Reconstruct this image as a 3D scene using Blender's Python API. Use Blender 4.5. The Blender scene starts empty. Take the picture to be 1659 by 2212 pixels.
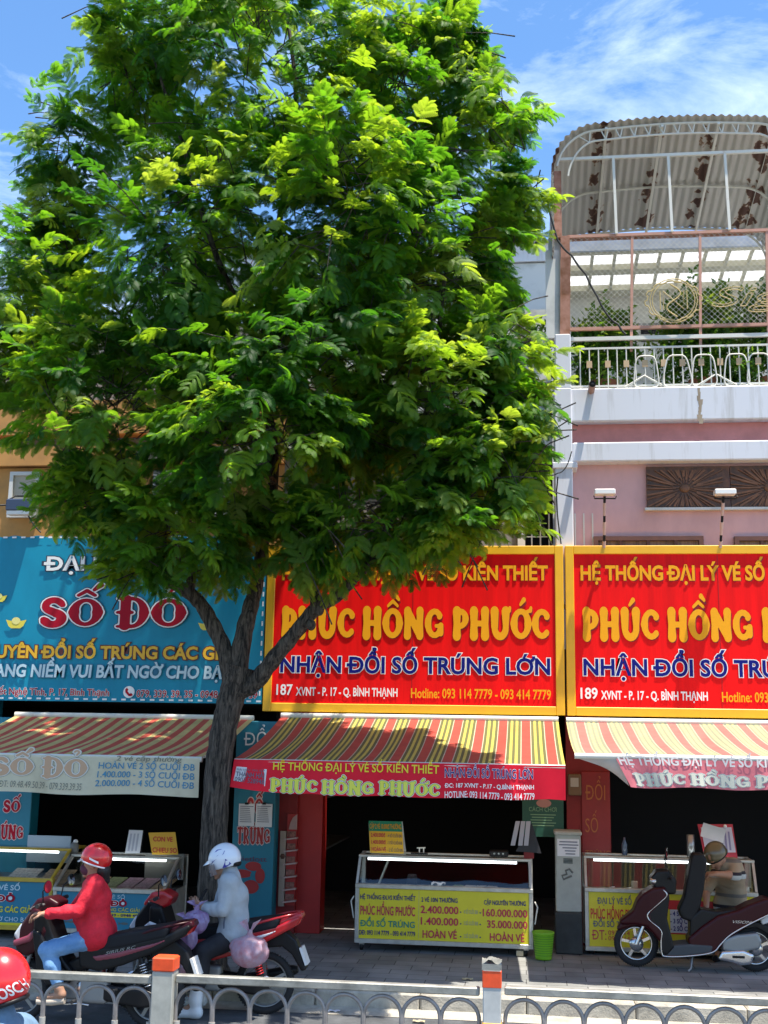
import bpy, math, random, unicodedata
import numpy as np
from mathutils import Vector, Matrix, Euler
random.seed(7); rng = np.random.default_rng(7)
R = math.radians
scene = bpy.context.scene
COL = scene.collection
# ------------------------------------------------------------------ camera
YAW, PITCH, ROLL, FPX, CAMH = R(7.0), R(11.2), R(1.0), 2500.0, 2.5
CAM_M = Matrix.Rotation(YAW, 3, 'Z') @ Matrix.Rotation(math.pi/2 + PITCH, 3, 'X') @ Matrix.Rotation(ROLL, 3, 'Z')
cam_d = bpy.data.cameras.new('camera'); cam = bpy.data.objects.new('camera', cam_d); COL.objects.link(cam)
cam.matrix_world = Matrix.Translation((0, 0, CAMH)) @ CAM_M.to_4x4()
cam_d.sensor_fit = 'HORIZONTAL'; cam_d.sensor_width = 36; cam_d.lens = 36*FPX/1659
cam_d.clip_start = 0.1; cam_d.clip_end = 2000
scene.camera = cam
# ------------------------------------------------------------------ sky, sun, exposure
SUN = Vector((0.21, -0.14, 1.0)).normalized()
world = bpy.data.worlds.new('World'); scene.world = world; world.use_nodes = True
nt = world.node_tree; nt.nodes.clear()
wo = nt.nodes.new('ShaderNodeOutputWorld'); bg = nt.nodes.new('ShaderNodeBackground')
sky = nt.nodes.new('ShaderNodeTexSky'); sky.sky_type = 'NISHITA'; sky.sun_disc = False
sky.sun_elevation = math.asin(SUN.z); sky.sun_rotation = math.atan2(SUN.x, SUN.y)
sky.air_density = 1.0; sky.dust_density = 0.6; sky.ozone_density = 2.0
tc = nt.nodes.new('ShaderNodeTexCoord'); mp = nt.nodes.new('ShaderNodeMapping')
mp.inputs['Scale'].default_value = (2.2, 2.2, 5.5); mp.inputs['Rotation'].default_value = (0.5, 0.35, 0.3); mp.inputs['Location'].default_value = (3.1, 0.4, 1.7)
ns = nt.nodes.new('ShaderNodeTexNoise'); ns.inputs['Scale'].default_value = 2.6; ns.inputs['Detail'].default_value = 9; ns.inputs['Roughness'].default_value = 0.62; ns.inputs['Distortion'].default_value = 0.35
cr = nt.nodes.new('ShaderNodeValToRGB'); cr.color_ramp.elements[0].position = 0.50; cr.color_ramp.elements[1].position = 0.94
cr.color_ramp.elements[0].color = (0, 0, 0, 1); cr.color_ramp.elements[1].color = (0.58, 0.58, 0.58, 1)
mx = nt.nodes.new('ShaderNodeMix'); mx.data_type = 'RGBA'; mx.inputs[7].default_value = (9.0, 9.6, 10.4, 1)
hs = nt.nodes.new('ShaderNodeHueSaturation'); hs.inputs['Saturation'].default_value = 1.2; hs.inputs['Value'].default_value = 0.96
L = nt.links.new
L(tc.outputs['Generated'], mp.inputs['Vector']); L(mp.outputs[0], ns.inputs['Vector']); L(ns.outputs['Fac'], cr.inputs['Fac'])
L(cr.outputs['Color'], mx.inputs[0]); L(sky.outputs[0], hs.inputs['Color']); L(hs.outputs[0], mx.inputs[6]); L(mx.outputs[2], bg.inputs['Color']); L(bg.outputs[0], wo.inputs['Surface'])
bg.inputs['Strength'].default_value = 0.125
sd = bpy.data.lights.new('sun', 'SUN'); sd.energy = 4.6; sd.angle = R(0.5); sd.color = (1.0, 0.93, 0.82)
so = bpy.data.objects.new('sun', sd); COL.objects.link(so); so.rotation_euler = SUN.to_track_quat('Z', 'Y').to_euler(); so.location = (0, 0, 30)
scene.view_settings.view_transform = 'Standard'; scene.view_settings.look = 'None'; scene.view_settings.gamma = 1
scene.view_settings.exposure = 1.22
scene.cycles.max_bounces = 8; scene.cycles.transparent_max_bounces = 12
scene.cycles.use_denoising = True
# ------------------------------------------------------------------ helpers
def ray(u, v): return CAM_M @ Vector(((u-829.5)/FPX, -(v-1106)/FPX, -1.0))
def at(u, v, Y):                       # the point on the facade-parallel plane y=Y seen at (u, v) of the 1659x2212 picture
    d = ray(u, v); t = Y/d.y; return Vector((d.x*t, Y, CAMH + d.z*t))
def zw(x0, y0, s):                     # a measuring grid: zoomed picture coordinates -> point at depth Y
    return lambda zx, zy, Y: at((x0 + zx/s)*0.8641, (y0 + zy/s)*0.8641, Y)
Z1 = zw(0, 2060, 4.1475); Z2 = zw(400, 2060, 4.425); Z3 = zw(1480, 2040, 3.770); Z4 = zw(0, 1880, 2.183)
Z5 = zw(560, 1860, 1.975); Z6 = zw(1300, 1780, 2.676); Z7 = zw(1300, 280, 2.676); ZA = zw(0, 1300, 2.37)
ZB = zw(560, 1300, 1.8433); ZC = zw(1360, 1150, 2.9625); ZD = zw(560, 1960, 4.1475); ZE = zw(860, 2200, 3.19)

def tag(o, label=None, cat=None, group=None, kind=None):
    if label: o['label'] = label
    if cat: o['category'] = cat
    if group: o['group'] = group
    if kind: o['kind'] = kind
    return o
def thing(name, loc, label, cat, group=None, rz=0.0):
    o = bpy.data.objects.new(name, None); COL.objects.link(o); o.location = loc; o.rotation_euler = (0, 0, rz); o.empty_display_size = 0.1
    return tag(o, label, cat, group)

MATS = {}
def mat(name, col, rough=0.6, metal=0.0, var=0.0, vscale=4.0, col2=None, bump=0.0, bscale=30.0, stretch=(1, 1, 1), trans=0.0, emit=0.0, ramp=(0.35, 0.65), coat=0.0, alpha=1.0, spec=0.5):
    if name in MATS: return MATS[name]
    m = bpy.data.materials.new(name); m.use_nodes = True; n = m.node_tree; N = n.nodes; K = n.links.new
    b = N['Principled BSDF']; out = N['Material Output']
    b.inputs['Base Color'].default_value = (*col, 1); b.inputs['Roughness'].default_value = rough; b.inputs['Metallic'].default_value = metal
    b.inputs['Specular IOR Level'].default_value = spec
    if coat: b.inputs['Coat Weight'].default_value = coat; b.inputs['Coat Roughness'].default_value = 0.08
    if alpha < 1: b.inputs['Alpha'].default_value = alpha
    t = None
    if var or col2 or bump:
        t = N.new('ShaderNodeTexCoord'); mm = N.new('ShaderNodeMapping'); mm.inputs['Scale'].default_value = stretch; K(t.outputs['Object'], mm.inputs['Vector'])
    csock = None
    if var or col2:
        z = N.new('ShaderNodeTexNoise'); z.inputs['Scale'].default_value = vscale; z.inputs['Detail'].default_value = 6; z.inputs['Roughness'].default_value = 0.65
        K(mm.outputs[0], z.inputs['Vector'])
        r = N.new('ShaderNodeValToRGB'); r.color_ramp.elements[0].position = ramp[0]; r.color_ramp.elements[1].position = ramp[1]
        if col2 is None:
            r.color_ramp.elements[0].color = (*[c*(1-var) for c in col], 1); r.color_ramp.elements[1].color = (*[min(1, c*(1+var)) for c in col], 1)
        else:
            r.color_ramp.elements[0].color = (*col, 1); r.color_ramp.elements[1].color = (*col2, 1)
        K(z.outputs['Fac'], r.inputs['Fac']); K(r.outputs['Color'], b.inputs['Base Color']); csock = r.outputs['Color']
    if bump:
        z2 = N.new('ShaderNodeTexNoise'); z2.inputs['Scale'].default_value = bscale; z2.inputs['Detail'].default_value = 4; K(mm.outputs[0], z2.inputs['Vector'])
        bp = N.new('ShaderNodeBump'); bp.inputs['Strength'].default_value = bump; bp.inputs['Distance'].default_value = 0.02; K(z2.outputs['Fac'], bp.inputs['Height']); K(bp.outputs[0], b.inputs['Normal'])
    if emit: b.inputs['Emission Color'].default_value = (*col, 1); b.inputs['Emission Strength'].default_value = emit
    if trans:
        tr = N.new('ShaderNodeBsdfTranslucent'); tr.inputs['Color'].default_value = (*col, 1)
        if csock: K(csock, tr.inputs['Color'])
        ms = N.new('ShaderNodeMixShader'); ms.inputs[0].default_value = trans
        K(b.outputs[0], ms.inputs[1]); K(tr.outputs[0], ms.inputs[2]); K(ms.outputs[0], out.inputs['Surface'])
    MATS[name] = m; return m
def glass(name, col=(0.9, 0.95, 0.95), refl=0.12):
    if name in MATS: return MATS[name]
    m = bpy.data.materials.new(name); m.use_nodes = True; n = m.node_tree; N = n.nodes; K = n.links.new; N.clear()
    out = N.new('ShaderNodeOutputMaterial'); tr = N.new('ShaderNodeBsdfTransparent'); tr.inputs[0].default_value = (*col, 1)
    gl = N.new('ShaderNodeBsdfGlossy'); gl.inputs['Roughness'].default_value = 0.03; fr = N.new('ShaderNodeFresnel'); fr.inputs[0].default_value = 1.5
    ad = N.new('ShaderNodeMath'); ad.operation = 'ADD'; ad.inputs[1].default_value = refl*0.3; K(fr.outputs[0], ad.inputs[0])
    ms = N.new('ShaderNodeMixShader'); K(ad.outputs[0], ms.inputs[0]); K(tr.outputs[0], ms.inputs[1]); K(gl.outputs[0], ms.inputs[2]); K(ms.outputs[0], out.inputs['Surface'])
    MATS[name] = m; return m

class MB:
    """collects shapes and links them as ONE mesh object"""
    def __init__(s): s.v = []; s.f = []; s.m = []; s.sm = []; s.mats = []; s.n = 0
    def mi(s, m):
        if m not in s.mats: s.mats.append(m)
        return s.mats.index(m)
    def add(s, verts, faces, m, smooth=False):
        k = s.mi(m); o = s.n
        s.v.extend([tuple(p) for p in verts]); s.n += len(verts)
        for f in faces: s.f.append([i+o for i in f]); s.m.append(k); s.sm.append(smooth)
        return s
    def box(s, a, b, m):               # between two corners
        x0, x1 = sorted((a[0], b[0])); y0, y1 = sorted((a[1], b[1])); z0, z1 = sorted((a[2], b[2]))
        return s.add([(x0,y0,z0),(x1,y0,z0),(x1,y1,z0),(x0,y1,z0),(x0,y0,z1),(x1,y0,z1),(x1,y1,z1),(x0,y1,z1)],
                     [(0,3,2,1),(4,5,6,7),(0,1,5,4),(1,2,6,5),(2,3,7,6),(3,0,4,7)], m)
    def bbox(s, a, b, m, r=0.01):      # box with chamfered vertical and horizontal edges
        x0, x1 = sorted((a[0], b[0])); y0, y1 = sorted((a[1], b[1])); z0, z1 = sorted((a[2], b[2]))
        r = min(r, (x1-x0)*.45, (y1-y0)*.45, (z1-z0)*.45); vs = []
        for z, q in ((z0, r), (z0+r, 0), (z1-r, 0), (z1, r)):
            X0, X1, Y0, Y1 = x0+q, x1-q, y0+q, y1-q; c = r
            vs += [(X0+c,Y0,z),(X1-c,Y0,z),(X1,Y0+c,z),(X1,Y1-c,z),(X1-c,Y1,z),(X0+c,Y1,z),(X0,Y1-c,z),(X0,Y0+c,z)]
        fs = [tuple(range(7, -1, -1)), tuple(range(24, 32))]
        for k in range(3):
            for i in range(8): j = (i+1) % 8; fs.append((k*8+i, k*8+j, k*8+8+j, k*8+8+i))
        return s.add(vs, fs, m)
    def obox(s, c, ax, ay, az, m):     # centre and three half axes
        c, ax, ay, az = map(Vector, (c, ax, ay, az))
        vs = [c+ax*i+ay*j+az*k for k in (-1, 1) for i, j in ((-1,-1),(1,-1),(1,1),(-1,1))]
        return s.add(vs, [(0,3,2,1),(4,5,6,7),(0,1,5,4),(1,2,6,5),(2,3,7,6),(3,0,4,7)], m)
    def bar(s, p, q, w, h, m, up=(0, 0, 1)):
        p, q = Vector(p), Vector(q); d = (q-p)
        if d.length < 1e-6: return s
        dn = d.normalized(); up = Vector(up)
        if abs(dn.dot(up)) > 0.98: up = Vector((0, 1, 0))
        sx = dn.cross(up).normalized(); sz = sx.cross(dn).normalized()
        return s.obox((p+q)/2, d/2, sx*w/2, sz*h/2, m)
    def tube(s, pts, rad, m, seg=8, smooth=True, cap=True, jit=0.0, flat=None):
        pts = [Vector(p) for p in pts]; n = len(pts)
        rad = [rad]*n if isinstance(rad, (int, float)) else list(rad)
        t0 = (pts[1]-pts[0]).normalized(); a = Vector((0, 0, 1)) if abs(t0.z) < 0.9 else Vector((1, 0, 0))
        nx = t0.cross(a).normalized(); vs = []
        for i in range(n):
            t = (pts[min(i+1, n-1)] - pts[max(i-1, 0)]).normalized()
            nx = (nx - t*nx.dot(t)).normalized(); ny = t.cross(nx)
            for k in range(seg):
                an = 2*math.pi*k/seg; r = rad[i]*(1 + (random.uniform(-jit, jit) if jit else 0))
                vs.append(pts[i] + nx*math.cos(an)*r + ny*math.sin(an)*r)
        fs = []
        for i in range(n-1):
            for k in range(seg): j = (k+1) % seg; fs.append((i*seg+k, i*seg+j, (i+1)*seg+j, (i+1)*seg+k))
        s.add(vs, fs, m, smooth)
        if cap: s.add(vs[:seg], [tuple(range(seg-1, -1, -1))], m); s.add(vs[-seg:], [tuple(range(seg))], m)
        return s
    def lathe(s, c, prof, m, axis=(0, 0, 1), seg=20, smooth=True):   # prof: (radius, height) along axis from c
        c = Vector(c); ax = Vector(axis).normalized(); a = Vector((0, 0, 1)) if abs(ax.z) < 0.9 else Vector((1, 0, 0))
        nx = ax.cross(a).normalized(); ny = ax.cross(nx); vs = []
        for r, h in prof:
            for k in range(seg): an = 2*math.pi*k/seg; vs.append(c + ax*h + nx*math.cos(an)*r + ny*math.sin(an)*r)
        fs = []
        for i in range(len(prof)-1):
            for k in range(seg): j = (k+1) % seg; fs.append((i*seg+k, i*seg+j, (i+1)*seg+j, (i+1)*seg+k))
        return s.add(vs, fs, m, smooth)
    def torus(s, c, rad, r, m, axis=(0, 1, 0), seg=32, ring=10, a0=0.0, a1=2*math.pi, sx=1.0):
        c = Vector(c); ax = Vector(axis).normalized(); a = Vector((0, 0, 1)) if abs(ax.z) < 0.9 else Vector((1, 0, 0))
        nx = a.cross(ax).normalized(); ny = a - ax*a.dot(ax); ny.normalize()
        pts = [c + nx*math.cos(a0+(a1-a0)*i/seg)*rad*sx + ny*math.sin(a0+(a1-a0)*i/seg)*rad for i in range(seg+1)]
        return s.tube(pts, r, m, ring, True, abs(a1-a0) < 6.28)
    def prism(s, poly, y0, y1, m, plane='xz'):   # side outline extruded across y
        if plane == 'xz': A = [(x, y0, z) for x, z in poly]; B = [(x, y1, z) for x, z in poly]
        else: A = [(x, z, y0) for x, z in poly]; B = [(x, z, y1) for x, z in poly]
        n = len(poly); fs = [tuple(range(n)), tuple(range(2*n-1, n-1, -1))]
        for i in range(n): j = (i+1) % n; fs.append((i, i+n, j+n, j))
        return s.add(A+B, fs, m)
    def grid(s, fn, nu, nv, m, smooth=True, mfn=None):
        vs = [fn(i/nu, j/nv) for j in range(nv+1) for i in range(nu+1)]
        if mfn is None: return s.add(vs, [(j*(nu+1)+i, j*(nu+1)+i+1, (j+1)*(nu+1)+i+1, (j+1)*(nu+1)+i) for j in range(nv) for i in range(nu)], m, smooth)
        o = s.n; s.v.extend([tuple(p) for p in vs]); s.n += len(vs)
        for j in range(nv):
            for i in range(nu):
                s.f.append([o+j*(nu+1)+i, o+j*(nu+1)+i+1, o+(j+1)*(nu+1)+i+1, o+(j+1)*(nu+1)+i]); s.m.append(s.mi(mfn(i, j))); s.sm.append(smooth)
        return s
    def ball(s, c, r, m, seg=16, rings=10):
        r = (r, r, r) if isinstance(r, (int, float)) else r; c = Vector(c)
        return s.grid(lambda a, b: c + Vector((r[0]*math.cos(2*math.pi*a)*math.sin(math.pi*b), r[1]*math.sin(2*math.pi*a)*math.sin(math.pi*b), -r[2]*math.cos(math.pi*b))), seg, rings, m)
    def build(s, name, parent=None, origin=None, local=False, kind=None):
        off = Vector((0, 0, 0))
        if origin is not None: off = Vector(origin)
        elif parent is not None and not local:
            p = parent
            while p is not None: off += p.location; p = p.parent
        me = bpy.data.meshes.new(name)
        V = np.array(s.v, dtype=np.float64) - np.array(off)
        me.from_pydata(V.tolist(), [], s.f)
        for m in s.mats: me.materials.append(m)
        me.polygons.foreach_set('material_index', s.m); me.polygons.foreach_set('use_smooth', s.sm); me.update()
        o = bpy.data.objects.new(name, me); COL.objects.link(o)
        if origin is not None: o.location = off
        if parent is not None: o.parent = parent
        if kind: o['kind'] = kind
        return o
# ------------------------------------------------------------------ lettering (filled outlines, a few mm thick layers)
_TX = {}
def text_mesh(st, off=0.0, shear=0.0):
    key = (st, round(off, 4), shear)
    if key not in _TX and any('\u031b' in unicodedata.normalize('NFD', c) for c in st):     # horned vowels: plain letter plus its horn
        plain = ''.join(unicodedata.normalize('NFC', unicodedata.normalize('NFD', c).replace('\u031b', '').replace('\u0301', '')) if '\u031b' in unicodedata.normalize('NFD', c) else c for c in st)
        V, F = text_mesh(plain, off, shear); V = [tuple(p) for p in V]; F = list(F)
        for i, ch in enumerate(st):
            if '\u031b' in unicodedata.normalize('NFD', ch):
                big = ch.isupper(); h = CAP if big else CAP*.74; base = unicodedata.normalize('NFD', ch)[0]
                xr = text_mesh(plain[:i].replace('Đ', 'D')+base, off)[0][:, 0].max() + shear*h - (CAP*.10 if base in 'Oo' else 0); n = len(V); w = max(0, off)
                V += [(xr-CAP*.06-w, h*.80-w, .6), (xr+CAP*.08, h*.84-w, .6), (xr+CAP*.19+w, h*1.0, .6), (xr+CAP*.17+w, h*1.12+w, .6), (xr+CAP*.05-w, h*1.12+w, .6), (xr+CAP*.04-w, h*1.0, .6), (xr-CAP*.06-w, h*.95+w, .6)]; F.append(tuple(range(n, n+7)))
                if '\u0301' in unicodedata.normalize('NFD', ch):
                    bw = text_mesh(base, off)[0]; xc = xr-(bw[:, 0].max()-bw[:, 0].min())/2; n = len(V); V += [(xc-CAP*.03-w, h+CAP*.07-w, .6), (xc+CAP*.09+w*.5, h+CAP*.07-w, .6), (xc+CAP*.27+w, h+CAP*.27+w, .6), (xc+CAP*.09-w*.5, h+CAP*.27+w, .6)]; F.append((n, n+1, n+2, n+3))
        _TX[key] = (np.array(V), F)
    if key not in _TX and 'Đ' in st:       # the stroke of the Đ is laid a hair in front of a plain D
        V, F = text_mesh(st.replace('Đ', 'D'), off, shear); V = [tuple(p) for p in V]; F = list(F)
        dw = text_mesh('D', off)[0]; dl, dr = dw[:, 0].min(), dw[:, 0].max()
        for i, ch in enumerate(st):
            if ch == 'Đ':
                xr = text_mesh(st[:i].replace('Đ', 'D')+'D', off)[0][:, 0].max() - (dr-dl) if i else dl
                t = CAP*.07 + max(0, off); zc = CAP*.5; sh = shear*zc
                a = xr-CAP*.13-off+sh; b = xr+CAP*.48+off+sh; n = len(V); V += [(a, zc-t, .55), (b, zc-t, .55), (b, zc+t, .55), (a, zc+t, .55)]; F.append((n, n+1, n+2, n+3))
        _TX[key] = (np.array(V), F)
    if key not in _TX:
        c = bpy.data.curves.new('t', 'FONT'); c.body = st; c.size = 1; c.fill_mode = 'FRONT'; c.resolution_u = 3; c.offset = off; c.shear = shear
        o = bpy.data.objects.new('t', c); COL.objects.link(o); bpy.context.view_layer.update()
        me = bpy.data.meshes.new_from_object(o.evaluated_get(bpy.context.evaluated_depsgraph_get()))
        V = np.array([p.co[:2] for p in me.vertices]).reshape(-1, 2); F = [tuple(p.vertices) for p in me.polygons]
        bpy.data.objects.remove(o); bpy.data.curves.remove(c); bpy.data.meshes.remove(me)
        par = list(range(len(V)))        # neighbouring letters get a hair's breadth of depth between them
        def find(a):
            while par[a] != a: par[a] = par[par[a]]; a = par[a]
            return a
        for f in F:
            for q in f[1:]:
                a, b = find(f[0]), find(q)
                if a != b: par[a] = b
        root = [find(i) for i in range(len(V))]; first = {}
        for i, r_ in enumerate(root): first[r_] = min(first.get(r_, 1e9), V[i, 0])
        order = {r_: k for k, r_ in enumerate(sorted(first, key=first.get))}
        V = np.column_stack([V, [(order[r_] % 4)*0.12 for r_ in root]]) if len(V) else np.zeros((0, 3))
        _TX[key] = (V, F)
    return _TX[key]
CAP = 0.729
CAP = float(text_mesh('H')[0][:, 1].max())
class Flat(MB):
    """a flat sign in the plane y=Y: x right, z up; layer n lies n*2.5 mm in front of layer 0"""
    def __init__(s, Y, step=0.0025): super().__init__(); s.Y = Y; s.step = step; s.warp = None
    def pt(s, x, z, l):
        p = (x, s.Y - l*s.step, z); return s.warp(p) if s.warp else p
    def rect(s, x0, z0, x1, z1, m, l=1): return s.poly([(x0, z0), (x1, z0), (x1, z1), (x0, z1)], m, l)
    def poly(s, pts, m, l=1): return s.add([s.pt(x, z, l) for x, z in pts], [tuple(range(len(pts)))], m)
    def disc(s, x, z, rx, rz, m, l=1, n=20, a0=0, a1=2*math.pi): return s.poly([(x+rx*math.cos(a0+(a1-a0)*i/n), z+rz*math.sin(a0+(a1-a0)*i/n)) for i in range(n + (0 if a1-a0 > 6.28 else 1))], m, l)
    def text(s, st, x0, x1, z, cap, m, l=2, bold=0.0, out=None, ow=0.03, shear=0.0, out2=None, ow2=0.06):
        base, _ = text_mesh(st, bold, shear); a, b = base[:, 0].min(), base[:, 0].max(); sx = (x1-x0)/(b-a); sz = cap/CAP
        for mm, w, dl in ((out2, ow2, 0), (out, ow, 1), (m, 0, 2)):
            if mm is None: continue
            V, F = text_mesh(st, bold+w, shear)
            s.add([s.pt(x0+(p[0]-a)*sx, z+p[1]*sz, l+dl+p[2]) for p in V], F, mm)
        return s
    def glyphs(s, st, x0, x1, z, cap, m, style='flare', l=2, out=None, ow=0.05, out2=None, ow2=0.09):
        x = 0.0; items = []
        for ch in st:
            if ch == ' ': x += 0.30; continue
            pr, w = glyph(ch, style); items.append((pr, x)); x += w + 0.05
        tot = x-0.05; sx = (x1-x0)/tot
        for gi, (pr, gx) in enumerate(items):
            V0, D = glyph_field(pr)
            for mm, w, dl in ((out2, ow2, 0), (out, ow, 1), (m, 0, 2)):
                if mm is None: continue
                V, F = iso_fill(V0, D - w)
                s.add([s.pt(x0+(p[0]+gx)*sx, z+p[1]*cap, l+dl+(gi % 3)*0.15) for p in V], F, mm)
        return s
def arc(cx, cy, rx, ry, a0, a1, r, r2=None, n=12, thick=None):
    out = []; 
    for i in range(n):
        A = R(a0+(a1-a0)*i/n); B = R(a0+(a1-a0)*(i+1)/n)
        def rr(t):
            if r2 is None: return r
            return r + (r2-r)*abs(math.sin(t))
        out.append((cx+rx*math.cos(A), cy+ry*math.sin(A), cx+rx*math.cos(B), cy+ry*math.sin(B), rr(A), rr(B)))
    return out
def stem(x, y0, y1, r, fl, sl):
    o = [(x, y0, x, (y0+y1)/2, r*fl, r), (x, (y0+y1)/2, x, y1, r, r*fl)]
    if sl: o += [(x-sl, y0-.0, x+sl, y0, .045, .045), (x-sl, y1, x+sl, y1, .045, .045)]
    return o
def glyph(ch, style):
    dec = unicodedata.normalize('NFD', ch); b = dec[0]; marks = dec[1:]
    if style == 'flare': r, fl, sl, th = .138, 1.22, 0, .09; lo, hi = .12, .88
    else: r, fl, sl, th = .125, 1.0, .17, .06; lo, hi = .05, .95
    p = []; w = .7
    if b in 'ĐD':
        w = .78; p += stem(.2, lo, hi, r, fl, sl) + [(.2, hi, .35, hi, th, th), (.2, lo, .35, lo, th, th)] + arc(.35, .5, .3, (hi-lo)/2, 90, -90, r, th)
        if b == 'Đ': p += [(.02, .5, .36, .5, .05, .05)]
    elif b in 'PR':
        w = .68; p += stem(.2, lo, hi, r, fl, sl) + [(.2, hi, .33, hi, th, th), (.2, .42, .33, .42, th, th)] + arc(.33, (hi+.42)/2, .23, (hi-.42)/2, 90, -90, r, th)
        if b == 'R': w = .78; p += [(.36, .42, .62, lo, th, r)]
    elif b == 'H': w = .82; p += stem(.18, lo, hi, r, fl, sl) + stem(.64, lo, hi, r, fl, sl) + [(.18, .5, .64, .5, th, th)]
    elif b == 'N': w = .86; p += stem(.17, lo, hi, r*.9, fl, sl) + stem(.69, lo, hi, r*.9, fl, sl) + [(.17, hi, .69, lo, r, r)]
    elif b == 'U':
        w = .8; p += [(.17, .4, .17, hi, r, r*fl), (.63, .4, .63, hi, r*.85, r*fl)] + arc(.4, .38, .23, .38-lo+.02, 180, 360, r*.9, th+.03)
        if sl: p += [(.0, hi, .34, hi, .045, .045), (.48, hi, .78, hi, .045, .045)]
    elif b == 'C': w = .7; p += arc(.4, .5, .28, .38, 48, 312, r*1.05, th) + [(.58, .78, .60, .74, .09, .12), (.58, .22, .61, .26, .07, .06)]
    elif b == 'G': w = .78; p += arc(.4, .5, .28, .38, 48, 330, r*1.05, th) + [(.58, .78, .60, .74, .09, .12), (.46, .42, .68, .42, .06, .06), (.66, .42, .66, .2, r*.8, r*.8)]
    elif b == 'O': w = .82; p += arc(.41, .5, .29, .39, 0, 360, r*1.1, th, 20)
    elif b == 'S':
        w = .66; p += arc(.33, .70, .2, .19, 30, 270, r*.75, r*.8) + arc(.33, .30, .21, .2, 90, -150, r*1.05, r*.9) + [(.52, .78, .54, .74, .06, .08), (.13, .22, .11, .26, .06, .09), (.25, .55, .42, .45, r*.95, r*1.0)]
    elif b == 'T': w = .7; p += stem(.35, lo, hi, r, fl, 0) + [(.06, hi, .64, hi, th+.01, th+.01)]; p += [(.22, lo, .48, lo, .045, .045), (.06, hi, .06, .74, .05, .04), (.64, hi, .64, .74, .05, .04)] if sl else []
    elif b == 'I': w = .36; p += stem(.18, lo, hi, r, fl, sl*.9)
    cx = w/2
    for mk in marks:
        if mk == '\u031b': p += [(w-.17, hi, w-.02, hi+.03, .05, .07), (w-.02, hi+.03, w-.0, hi+.12, .07, .055)]
        if mk == '\u0302': p += [(cx-.2, 1.05, cx, 1.2, .05, .06), (cx, 1.2, cx+.2, 1.05, .06, .05)]
        dx = .2 if '\u0302' in marks else 0; dz = .13 if '\u0302' in marks else 0
        if mk == '\u0301': p += [(cx+dx-.02, 1.1+dz, cx+dx+.12, 1.25+dz, .05, .085)]
        if mk == '\u0300': p += [(cx+dx+.05, 1.12+dz, cx+dx-.08, 1.25+dz, .05, .085)]
        if mk == '\u0309': p += arc(cx+dx*.3, 1.27+dz*.6, .08, .08, 170, -60, .04, None, 6) + [(cx+.04+dx*.3, 1.2+dz*.6, cx+dx*.3, 1.13+dz*.5, .04, .035)]
        if mk == '\u0323': p += [(cx, -.18, cx+.001, -.18, .08, .08)]
    return p, w
_GF = {}
def glyph_field(pr):
    key = repr(pr)
    if key in _GF: return _GF[key]
    h = 0.03; xs = np.arange(-.25, 1.2, h); ys = np.arange(-.35, 1.62, h); X, Y = np.meshgrid(xs, ys, indexing='ij'); D = np.full(X.shape, 9.0)
    for x0, y0, x1, y1, r0, r1 in pr:
        dx, dy = x1-x0, y1-y0; L2 = dx*dx+dy*dy+1e-9; t = np.clip(((X-x0)*dx+(Y-y0)*dy)/L2, 0, 1)
        D = np.minimum(D, np.hypot(X-x0-t*dx, Y-y0-t*dy) - (r0+(r1-r0)*t))
    _GF[key] = ((X, Y), D); return _GF[key]
def iso_fill(XY, D):
    X, Y = XY; vs = []; idx = {}; fs = []
    def vid(k, p):
        if k not in idx: idx[k] = len(vs); vs.append(p)
        return idx[k]
    ins = D < 0; act = ins[:-1, :-1] | ins[1:, :-1] | ins[1:, 1:] | ins[:-1, 1:]
    for i, j in zip(*np.nonzero(act)):
        c = [(i, j), (i+1, j), (i+1, j+1), (i, j+1)]; poly = []
        for k in range(4):
            a, b = c[k], c[(k+1) % 4]; da, db = D[a], D[b]
            if da < 0: poly.append(vid(a, (X[a], Y[a])))
            if (da < 0) != (db < 0):
                t = da/(da-db); e = (min(a, b), max(a, b)); poly.append(vid(e, (X[a]+(X[b]-X[a])*t, Y[a]+(Y[b]-Y[a])*t)))
        if len(poly) > 2: fs.append(tuple(poly))
    return vs, fs
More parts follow.
